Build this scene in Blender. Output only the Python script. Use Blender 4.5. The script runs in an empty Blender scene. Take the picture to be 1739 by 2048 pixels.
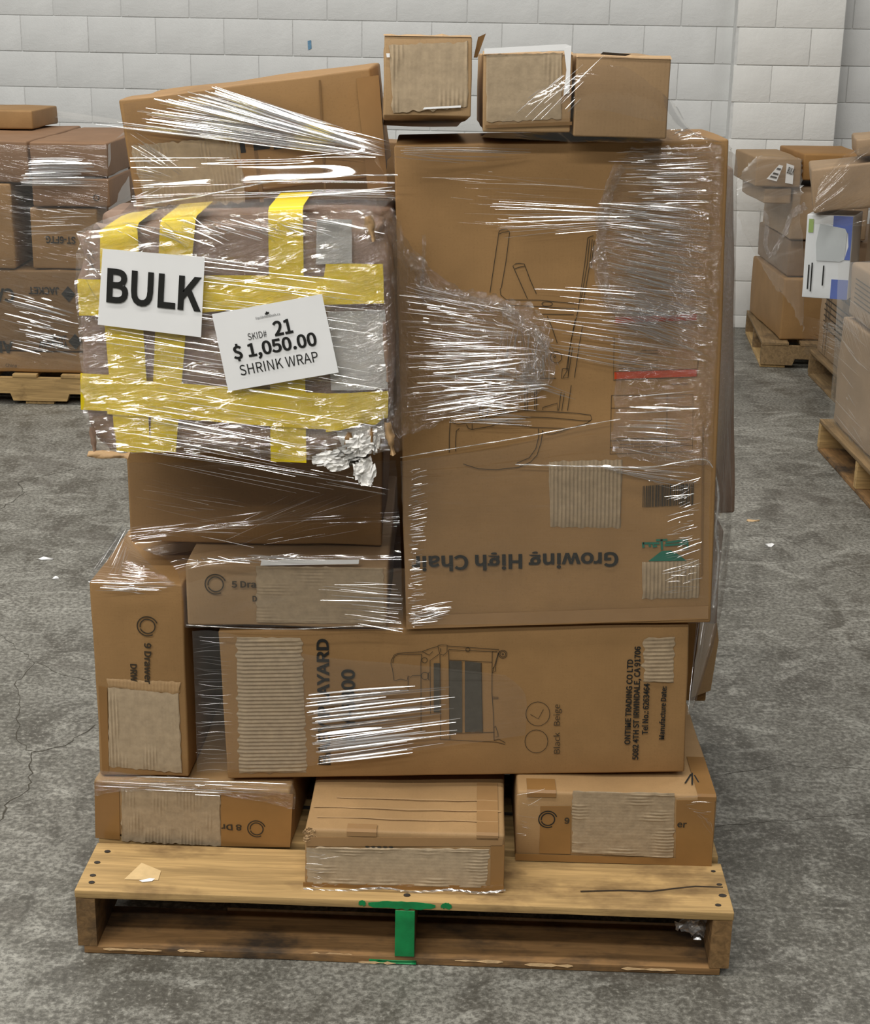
import bpy, math, random
import numpy as np
from mathutils import Matrix, Vector, noise as mnoise

# ------------------------------------------------------------------ camera, light, exposure
scene = bpy.context.scene
COL = scene.collection
R = math.radians
FOC = 3067.6                                   # focal length in pixels of the 1739 x 2048 frame
cam_d = bpy.data.cameras.new('camera'); cam = bpy.data.objects.new('camera', cam_d); COL.objects.link(cam)
cam_d.sensor_fit = 'HORIZONTAL'; cam_d.sensor_width = 36.0; cam_d.lens = FOC / 1739 * 36.0
cam_d.clip_start = .05; cam_d.clip_end = 100
_p, _r = R(17.5487), R(-.9717)
_f = Vector((0, math.cos(_p), -math.sin(_p))); _x = Vector((1, 0, 0)); _d = _f.cross(_x)
_rx = math.cos(_r) * _x + math.sin(_r) * _d; _dn = -math.sin(_r) * _x + math.cos(_r) * _d
cam.matrix_world = Matrix(((_rx.x, -_dn.x, -_f.x, 0), (_rx.y, -_dn.y, -_f.y, 0), (_rx.z, -_dn.z, -_f.z, 1.6746), (0, 0, 0, 1)))
scene.camera = cam

world = bpy.data.worlds.new('hall_ambient'); scene.world = world; world.use_nodes = True
bg = world.node_tree.nodes['Background']; bg.inputs[0].default_value = (.95, .97, 1.0, 1); bg.inputs[1].default_value = .085

def ceiling_lamp(x, y, z, w, l, power, col=(1, .98, .94)):
    """a fluorescent high-bay strip hanging from the hall roof"""
    d = bpy.data.lights.new('strip_lamp', 'AREA'); d.shape = 'RECTANGLE'; d.size = w; d.size_y = l
    d.energy = power; d.color = col
    o = bpy.data.objects.new('strip_lamp', d); o.location = (x, y, z); COL.objects.link(o)
    return o
LAMP = 124
for ly in (-3.7, -1.0, 1.7, 6.1):              # four lines of strips running across the hall
    for lx in (-5.5, -2.75, 0.0): ceiling_lamp(lx, ly, 5.6, 2.5, .36, LAMP)
ceiling_lamp(4.3, 6.1, 5.6, 2.5, .36, LAMP)

scene.view_settings.view_transform = 'Standard'; scene.view_settings.look = 'None'
scene.view_settings.gamma = 1.0; scene.view_settings.use_curve_mapping = False
scene.view_settings.exposure = -.45
scene.cycles.use_denoising = True
scene.cycles.transparent_max_bounces = 24
scene.cycles.max_bounces = 6
scene.cycles.sample_clamp_indirect = 6.0

# ------------------------------------------------------------------ materials
MATS = {}
class NT:
    """small helper around a node tree"""
    def __init__(s, name):
        m = bpy.data.materials.new(name); m.use_nodes = True; s.m = m; s.t = m.node_tree
        s.t.nodes.clear(); s.out = s.t.nodes.new('ShaderNodeOutputMaterial'); MATS[name] = m
    def n(s, kind, **kw):
        nd = s.t.nodes.new('ShaderNode' + kind)
        for k, v in kw.items():
            if k.startswith('i_'):
                key = k[2:].replace('_', ' ')
                nd.inputs[int(key) if key.isdigit() else key].default_value = v
            else: setattr(nd, k, v)
        return nd
    def l(s, a, b): s.t.links.new(a, b)
    def coord(s, kind='Object', scale=(1, 1, 1), rot=(0, 0, 0)):
        c = s.n('TexCoord'); mp = s.n('Mapping'); mp.inputs['Scale'].default_value = scale; mp.inputs['Rotation'].default_value = rot
        s.l(c.outputs[kind], mp.inputs[0]); return mp.outputs[0]
    def noise(s, vec, scale, detail=4, rough=.55, dist=0):
        nd = s.n('TexNoise'); nd.inputs['Scale'].default_value = scale; nd.inputs['Detail'].default_value = detail
        nd.inputs['Roughness'].default_value = rough; nd.inputs['Distortion'].default_value = dist
        s.l(vec, nd.inputs['Vector']); return nd.outputs['Fac']
    def ramp(s, fac, stops):
        r = s.n('ValToRGB'); e = r.color_ramp.elements
        while len(e) < len(stops): e.new(.5)
        for k, (p, c) in enumerate(stops):
            e[k].position = p; e[k].color = (c, c, c, 1) if isinstance(c, (int, float)) else (*c, 1)
        s.l(fac, r.inputs[0]); return r.outputs[0]
    def mix(s, fac, a, b, mode='MIX'):
        x = s.n('Mix', data_type='RGBA', blend_type=mode)
        for sock, v in ((x.inputs[0], fac), (x.inputs[6], a), (x.inputs[7], b)):
            if isinstance(v, (int, float)): sock.default_value = v
            elif isinstance(v, tuple): sock.default_value = (*v, 1)
            else: s.l(v, sock)
        return x.outputs[2]
    def math(s, op, a, b=None):
        x = s.n('Math', operation=op)
        for sock, v in ((x.inputs[0], a), (x.inputs[1], b)):
            if v is None: continue
            if isinstance(v, (int, float)): sock.default_value = v
            else: s.l(v, sock)
        return x.outputs[0]
    def bump(s, h, strength, dist=.002):
        b = s.n('Bump'); b.inputs['Strength'].default_value = strength; b.inputs['Distance'].default_value = dist
        s.l(h, b.inputs['Height']); return b.outputs[0]
    def finish(s, col, rough=.7, normal=None, spec=.35):
        p = s.n('BsdfPrincipled'); 
        for key, v in (('Base Color', col), ('Roughness', rough)):
            if isinstance(v, tuple): p.inputs[key].default_value = (*v, 1)
            elif isinstance(v, (int, float)): p.inputs[key].default_value = v
            else: s.l(v, p.inputs[key])
        p.inputs['Specular IOR Level'].default_value = spec
        if normal is not None: s.l(normal, p.inputs['Normal'])
        s.l(p.outputs[0], s.out.inputs[0]); return s.m

def sh(c, k): return tuple(v * k for v in c)
def cardboard(name, col, flute='x', fl=.07):
    t = NT(name)
    fib = t.noise(t.coord('Object', (14, 14, 120)), 3.0, 5, .6)
    blot = t.noise(t.coord('Object', (1, 1, 1)), 7.0, 4, .6)
    speck = t.noise(t.coord('Object', (1, 1, 1)), 320, 2, .5)
    c1 = t.mix(t.ramp(blot, [(.3, 0), (.72, 1)]), sh(col, .86), sh(col, 1.10))
    c2 = t.mix(t.math('MULTIPLY', t.ramp(fib, [(.35, 0), (.65, 1)]), .30), c1, sh(col, .84))
    c3 = t.mix(t.math('MULTIPLY', t.ramp(speck, [(.56, 0), (.7, 1)]), .22), c2, sh(col, .60))
    w = t.n('TexWave', wave_type='BANDS', bands_direction='X' if flute == 'x' else 'Z')
    t.l(t.coord('Object'), w.inputs['Vector']); w.inputs['Scale'].default_value = 46; w.inputs['Distortion'].default_value = .6
    h = t.math('ADD', t.math('MULTIPLY', w.outputs['Fac'], fl), t.math('MULTIPLY', blot, .8))
    return t.finish(c3, .62, t.bump(h, .22, .003), .3)

def plain(name, col, rough=.6, spec=.3, var=.12, scale=40, bump=0.0):
    t = NT(name)
    f = t.noise(t.coord('Object'), scale, 4, .6)
    c = t.mix(t.ramp(f, [(.3, 0), (.7, 1)]), sh(col, 1 - var), sh(col, 1 + var))
    return t.finish(c, rough, t.bump(f, bump, .004) if bump else None, spec)

def wood(name, col, dark, axis='x', stain=.55):
    t = NT(name)
    sc = (1.6, 26, 26) if axis == 'x' else (26, 1.6, 26)
    g = t.noise(t.coord('Object', sc), 2.4, 6, .62, .8)
    big = t.noise(t.coord('Object', (1.4, 2.2, 3)), 3.2, 5, .65)
    c = t.mix(t.ramp(g, [(.36, 0), (.62, 1)]), sh(col, .66), sh(col, 1.08))
    c = t.mix(t.ramp(big, [(stain, 0), (stain + .17, .85)]), c, dark)
    return t.finish(c, .68, t.bump(g, .35, .003), .25)

def film(name, su, sv, bump=.5, dist=.004, gloss=.22, haze=.05, rough=.16, fold=.25, foldpos=(.58, .75), detail=3, tint=(.93, .91, .88)):
    """clear stretch film: see-through, glossy, whiter where it is folded double"""
    t = NT(name)
    uv = t.coord('UV', (su, sv, 1))
    n1 = t.noise(uv, 1.0, detail, .6, .25)
    n2 = t.noise(t.coord('UV', (su * .37, sv * .55, 1)), 1.0, 2, .5, .1)
    h = t.math('ADD', n1, t.math('MULTIPLY', n2, .9))
    nrm = t.bump(h, bump, dist)
    g = t.n('BsdfGlossy'); g.inputs['Roughness'].default_value = rough; g.inputs['Color'].default_value = (1, 1, 1, 1); t.l(nrm, g.inputs['Normal'])
    d = t.n('BsdfDiffuse'); d.inputs['Color'].default_value = (*tint, 1); t.l(nrm, d.inputs['Normal'])
    tr = t.n('BsdfTransparent'); tr.inputs['Color'].default_value = (.97, .965, .955, 1)
    fm = t.math('MULTIPLY', t.ramp(n1, [(foldpos[0], 0), (foldpos[1], 1)]), fold)
    m1 = t.n('MixShader'); t.l(t.math('ADD', fm, haze), m1.inputs[0]); t.l(tr.outputs[0], m1.inputs[1]); t.l(d.outputs[0], m1.inputs[2])
    lw = t.n('LayerWeight'); lw.inputs['Blend'].default_value = .25; t.l(nrm, lw.inputs['Normal'])
    m2 = t.n('MixShader'); t.l(t.math('ADD', t.math('MULTIPLY', lw.outputs['Fresnel'], .22), gloss), m2.inputs[0])
    t.l(m1.outputs[0], m2.inputs[1]); t.l(g.outputs[0], m2.inputs[2])
    t.l(m2.outputs[0], t.out.inputs[0]); return t.m

def floor_mat():
    t = NT('concrete_floor'); o = t.coord('Object'); oy = t.coord('Object', (1, .55, 1))
    a = t.noise(oy, 1.1, 8, .66, .4); b = t.noise(oy, 7.0, 8, .7, .6); c = t.noise(o, 85, 5, .72); e = t.noise(t.coord('Object', (.8, 1.5, 1)), 4.5, 8, .70, 1.6)
    k = t.mix(t.ramp(a, [(.34, 0), (.66, 1)]), (0.140, 0.133, 0.109), (0.244, 0.235, 0.203))
    k = t.mix(t.math('MULTIPLY', t.ramp(b, [(.41, 1), (.53, 0)]), .70), k, (0.079, 0.073, 0.059))
    k = t.mix(t.math('MULTIPLY', t.ramp(e, [(.50, 0), (.66, 1)]), .8), k, (0.372, 0.362, 0.316))
    k = t.mix(t.math('MULTIPLY', t.ramp(c, [(.44, 1), (.52, 0)]), .62), k, (0.058, 0.053, 0.043))
    k = t.mix(t.math('MULTIPLY', t.ramp(c, [(.56, 0), (.64, 1)]), .50), k, (0.428, 0.412, 0.359))
    st = t.noise(o, 2.3, 3, .55, .4)
    k = t.mix(t.math('MULTIPLY', t.ramp(st, [(.61, 0), (.64, 1)]), .34), k, (0.070, 0.060, 0.048))
    rg = t.ramp(b, [(.3, .40), (.7, .62)])
    return t.finish(k, rg, t.bump(t.math('ADD', t.math('MULTIPLY', b, .7), t.math('MULTIPLY', c, .35)), .28, .006), .4)

def block_mat(name, col):
    t = NT(name); o = t.coord('Object')
    inf = t.n('ObjectInfo')
    a = t.noise(o, 5, 5, .6); pit = t.noise(o, 38, 4, .6); fine = t.noise(o, 160, 3, .6)
    c = t.mix(t.ramp(a, [(.3, 0), (.7, 1)]), sh(col, .93), sh(col, 1.04))
    c = t.mix(t.math('MULTIPLY', inf.outputs['Random'], .16), c, sh(col, .86))
    c = t.mix(t.math('MULTIPLY', t.ramp(pit, [(.68, 0), (.74, 1)]), .55), c, (.28, .27, .25))
    h = t.math('ADD', t.math('MULTIPLY', fine, .35), t.math('ADD', pit, a))
    return t.finish(c, .55, t.bump(h, .30, .006), .35)

floor_mat()
block_mat('painted_block', (.70, .705, .69)); block_mat('painted_block_bright', (.80, .795, .76))
plain('mortar', (.66, .665, .65), .7, .2, .10, 20)
KR = (.335, .192, .076)
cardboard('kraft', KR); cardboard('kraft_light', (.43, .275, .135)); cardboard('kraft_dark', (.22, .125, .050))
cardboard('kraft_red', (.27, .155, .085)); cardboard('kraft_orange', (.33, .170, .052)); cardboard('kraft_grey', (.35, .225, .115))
cardboard('kraft_pink', (.27, .178, .125)); cardboard('kraft_far', (.40, .275, .165)); cardboard('kraft_far_dark', (.24, .155, .09))
cardboard('kraft_mid', (.385, .235, .105))
plain('torn_paper', (.36, .272, .172), .85, .15, .14, 60, .25)
plain('torn_light', (.41, .315, .205), .85, .15, .12, 60, .2)
plain('brown_tape', (.27, .140, .045), .20, .5, .10, 8)
plain('clear_tape', (.33, .19, .08), .18, .5, .08, 9)
plain('white_tape', (.46, .45, .42), .3, .5, .10, 25, .3)
plain('yellow_tape', (.80, .60, .008), .34, .45, .10, 14, .25)
plain('white_paper', (.92, .92, .91), .42, .4, .03, 6, .12)
plain('tissue', (.78, .76, .72), .9, .1, .15, 70, .5)
plain('ink', (.018, .018, .016), .55, .3, .1, 30)
plain('ink_brown', (.045, .034, .022), .6, .25, .15, 40)
plain('ink_grey', (.085, .075, .058), .7, .2, .1, 60)
plain('ink_teal', (.02, .16, .105), .55, .3, .1, 30)
plain('ink_red', (.50, .055, .012), .5, .3, .12, 30)
plain('worn_wood', (.66, .47, .235), .7, .2, .10, 40)
plain('shadow_seam', (.05, .036, .024), .9, .1, .1, 10)  # near-black colour standing in for shade inside narrow gaps
plain('green_paint', (.006, .225, .062), .42, .4, .2, 30, .2)
plain('box_blue', (.12, .17, .45), .35, .4, .06, 10)
plain('box_white', (.74, .76, .76), .35, .4, .04, 10)
plain('box_print_grey', (.52, .55, .55), .4, .4, .06, 10)
plain('box_green', (.32, .44, .15), .4, .4, .1, 12)
plain('blue_chalk', (.16, .30, .44), .8, .1, .2, 60)
plain('nail_iron', (.035, .028, .022), .5, .4, .3, 90)
plain('crack_dirt', (.075, .068, .055), .95, .05, .3, 60)
plain('wood_split', (.60, .41, .22), .8, .15, .18, 60, .4)
wood('wood_deck', (.50, .325, .135), (.16, .095, .042), 'x', .515)
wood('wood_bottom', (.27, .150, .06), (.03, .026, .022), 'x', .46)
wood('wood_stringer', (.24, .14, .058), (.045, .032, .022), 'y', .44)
wood('wood_far', (.52, .345, .15), (.22, .14, .06), 'x', .60)
wood('wood_far_y', (.50, .33, .14), (.20, .125, .055), 'y', .58)
wood('wood_far_dark', (.25, .165, .08), (.08, .055, .035), 'x', .55)
film('film_crinkle', 60, 170, 1.0, .015, .085, .002, .12, .045, (.62, .76), 4)
film('film_streak', 4, 200, .45, .004, .045, .006, .09, .05, (.62, .76), 2)
film('film_clear', 4, 60, .35, .004, .06, .008, .09, .03, (.62, .8), 2)
film('film_smooth', 1.5, 5, .05, .003, .09, .006, .03, .01, (.6, .8), 1)
film('film_torn', 75, 190, 1.0, .016, .13, .008, .13, .16, (.60, .74), 4)
film('film_ragged', 110, 110, 1.0, .016, .16, .02, .14, .24, (.55, .70), 4)
film('film_far', 6, 45, .6, .01, .08, .03, .12, .12, (.58, .74), 3, (.80, .77, .72))
film('film_haze', 3, 30, .4, .006, .07, .11, .2, .10, (.55, .75), 2, (.74, .70, .64))
def strand_mat(name, g, w, rough):
    t = NT(name)
    a = t.n('BsdfGlossy'); a.inputs['Roughness'].default_value = rough
    d = t.n('BsdfDiffuse'); d.inputs['Color'].default_value = (.93, .92, .89, 1)
    tr = t.n('BsdfTransparent')
    m = t.n('MixShader'); m.inputs[0].default_value = w; t.l(tr.outputs[0], m.inputs[1]); t.l(d.outputs[0], m.inputs[2])
    m2 = t.n('MixShader'); m2.inputs[0].default_value = g; t.l(m.outputs[0], m2.inputs[1]); t.l(a.outputs[0], m2.inputs[2])
    t.l(m2.outputs[0], t.out.inputs[0])
strand_mat('film_fold', .42, .05, .17)
strand_mat('film_fold_soft', .16, .04, .20)
strand_mat('film_rope', .34, .22, .20)
M = MATS

# ------------------------------------------------------------------ mesh helpers
def link_mesh(name, verts, faces, mat, parent=None, smooth=False, uvs=None, loc=None):
    me = bpy.data.meshes.new(name); me.from_pydata([tuple(map(float, v)) for v in verts], [], faces); me.update()
    if uvs is not None:
        lay = me.uv_layers.new(name='UVMap')
        idx = np.empty(len(me.loops), dtype=np.int32); me.loops.foreach_get('vertex_index', idx)
        lay.data.foreach_set('uv', np.asarray(uvs, dtype=np.float32)[idx].ravel())
    if smooth: me.polygons.foreach_set('use_smooth', [True] * len(me.polygons))
    me.materials.append(M[mat] if isinstance(mat, str) else mat)
    o = bpy.data.objects.new(name, me); COL.objects.link(o); o.parent = parent
    if loc is not None: o.location = loc
    return o

def tag(o, label=None, cat=None, group=None, kind=None):
    if label: o['label'] = label
    if cat: o['category'] = cat
    if group: o['group'] = group
    if kind: o['kind'] = kind
    return o

def thing(name, label, cat, loc=(0, 0, 0), rot=(0, 0, 0), group=None):
    o = bpy.data.objects.new(name, None); COL.objects.link(o); o.empty_display_size = .05
    o.location = loc; o.rotation_euler = [R(a) for a in rot]
    return tag(o, label, cat, group)

def box_arrays(w, d, h, r, seg=.05, dent=0.0, seed=0, deform=None):
    """rounded, slightly dented carton; origin front bottom left, x right, y back, z up"""
    def axis(L):
        n = max(2, int(round((L - 2 * r) / seg)))
        return np.concatenate([[0, r * .45, r], np.linspace(r, L - r, n + 1)[1:-1], [L - r, L - r * .45, L]])
    ax = [axis(w), axis(d), axis(h)]
    verts = {}; V = []; F = []
    def vid(p):
        k = tuple(round(c, 6) for c in p)
        if k not in verts: verts[k] = len(V); V.append(p)
        return verts[k]
    for a, b, c, flip in ((0, 2, 1, 0), (0, 1, 2, 1), (1, 2, 0, 1)):
        for side in (0, 1):
            A, B = ax[a], ax[b]; cc = (w, d, h)[c] * side
            g = []
            for u in A:
                row = []
                for v in B:
                    p = [0, 0, 0]; p[a] = u; p[b] = v; p[c] = cc; row.append(vid(tuple(p)))
                g.append(row)
            for i in range(len(A) - 1):
                for j in range(len(B) - 1):
                    q = (g[i][j], g[i + 1][j], g[i + 1][j + 1], g[i][j + 1])
                    F.append(q if (side ^ flip) == 0 else q[::-1])
    P = np.array(V); L = np.array([w, d, h])
    inner = np.clip(P, r, L - r); dl = P - inner; nn = np.linalg.norm(dl, axis=1, keepdims=True)
    N = np.where(nn > 1e-9, dl / np.maximum(nn, 1e-9), 0)
    P = np.where(nn > 1e-9, inner + N * r, P)
    if dent:
        for k in range(len(P)):
            p = P[k]; q = Vector((p[0] * 7 + seed * 3.1, p[1] * 5 + seed, p[2] * 7 - seed))
            P[k] = p + N[k] * dent * (mnoise.noise(q) - .35) + Vector((0, 0, 0))
    if deform is not None: P = deform(P, N)
    return P, F

def carton(name, label, loc, rot, w, d, h, mat='kraft', seed=0, r=.006, dent=.0035, group=None, cat='box', deform=None, seg=.05):
    root = thing(name, label, cat, loc, rot, group)
    P, F = box_arrays(w, d, h, r, seg, dent, seed, deform)
    link_mesh('body', P, F, mat, root, True)
    return root

def poly(parent, name, uv, mat, off=.0012, thick=.0006, label=None):
    """a flat piece (tape, paper) lying on a box front: thin slab from a uv outline"""
    n = len(uv); V = [(u, -off, v) for u, v in uv] + [(u, -off + thick, v) for u, v in uv]
    F = [tuple(range(n)), tuple(range(2 * n - 1, n - 1, -1))] + [(i, i + n, (i + 1) % n + n, (i + 1) % n) for i in range(n)]
    o = link_mesh(name, V, F, mat, parent)
    if label: o['label'] = label
    return o

def bil(q, s, t):
    a, b, c, d = [np.array(p, float) for p in q]      # bl br tr tl
    return (a * (1 - s) + b * s) * (1 - t) + (d * (1 - s) + c * s) * t

def patch(parent, q, mat, spacing=.0066, ridge='v', amp=.0011, jag=.004, seed=0, base=.0012, cover=1.0, name='torn_patch', label=None):
    """a place where the printed paper was ripped off: raised ridges of the fluting, ragged edge"""
    rnd = random.Random(seed); q = [tuple(p) for p in q]
    W_ = np.linalg.norm(np.array(q[1]) - np.array(q[0])); H_ = np.linalg.norm(np.array(q[3]) - np.array(q[0]))
    ns, nt = (max(8, int(W_ / spacing * 6)), max(6, int(H_ / .012))) if ridge == 'v' else (max(6, int(W_ / .012)), max(8, int(H_ / spacing * 6)))
    ns, nt = min(ns, 260), min(nt, 260)
    V = []; F = []
    for j in range(nt + 1):
        for i in range(ns + 1):
            s, t = i / ns, j / nt
            u, v = bil(q, s, t)
            e = max(abs(s - .5), abs(t - .5)) * 2
            if i in (0, ns): u += (mnoise.noise(Vector((v * 90, seed, i))) ) * jag
            if j in (0, nt): v += (mnoise.noise(Vector((u * 90, seed, j + 7)))) * jag
            ph = (u if ridge == 'v' else v) / spacing * 2 * math.pi + .5 * mnoise.noise(Vector((u * 12, v * 12, seed)))
            m = 1.0
            if cover < 1.0:
                nz = mnoise.noise(Vector((u * 22 + seed, v * 22, 3.3))) * .5 + .5
                m = 1.0 if nz + .35 * (e - .6) > cover else .05
            y = base + amp * m * (.5 + .5 * math.sin(ph)) + .0006 * mnoise.noise(Vector((u * 60, v * 60, seed)))
            if i in (0, ns) or j in (0, nt): y = .0002
            V.append((u, -y, v))
    for j in range(nt):
        for i in range(ns):
            a = j * (ns + 1) + i; F.append((a, a + 1, a + ns + 2, a + ns + 1))
    o = link_mesh(name, V, F, mat, parent, True)
    if label: o['label'] = label
    return o

def lines(parent, name, pls, width=.0012, mat='ink_brown', off=.0016, label=None):
    """printed line drawing: flat inked ribbons"""
    V = []; F = []
    for pl in pls:
        pl = [np.array(p, float) for p in pl]
        for k, p in enumerate(pl):
            a = pl[max(k - 1, 0)]; b = pl[min(k + 1, len(pl) - 1)]; t = b - a; t = t / (np.linalg.norm(t) + 1e-9)
            nrm = np.array([-t[1], t[0]]) * width * .5
            for sgn in (1, -1): V.append((p[0] + sgn * nrm[0], -off, p[1] + sgn * nrm[1]))
            if k: n = len(V); F.append((n - 4, n - 3, n - 1, n - 2))
    o = link_mesh(name, V, F, mat, parent)
    if label: o['label'] = label
    return o

def ring(c, r, a0=0, a1=360, n=28): return [(c[0] + r * math.cos(R(a0 + (a1 - a0) * k / n)), c[1] + r * math.sin(R(a0 + (a1 - a0) * k / n))) for k in range(n + 1)]

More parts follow.
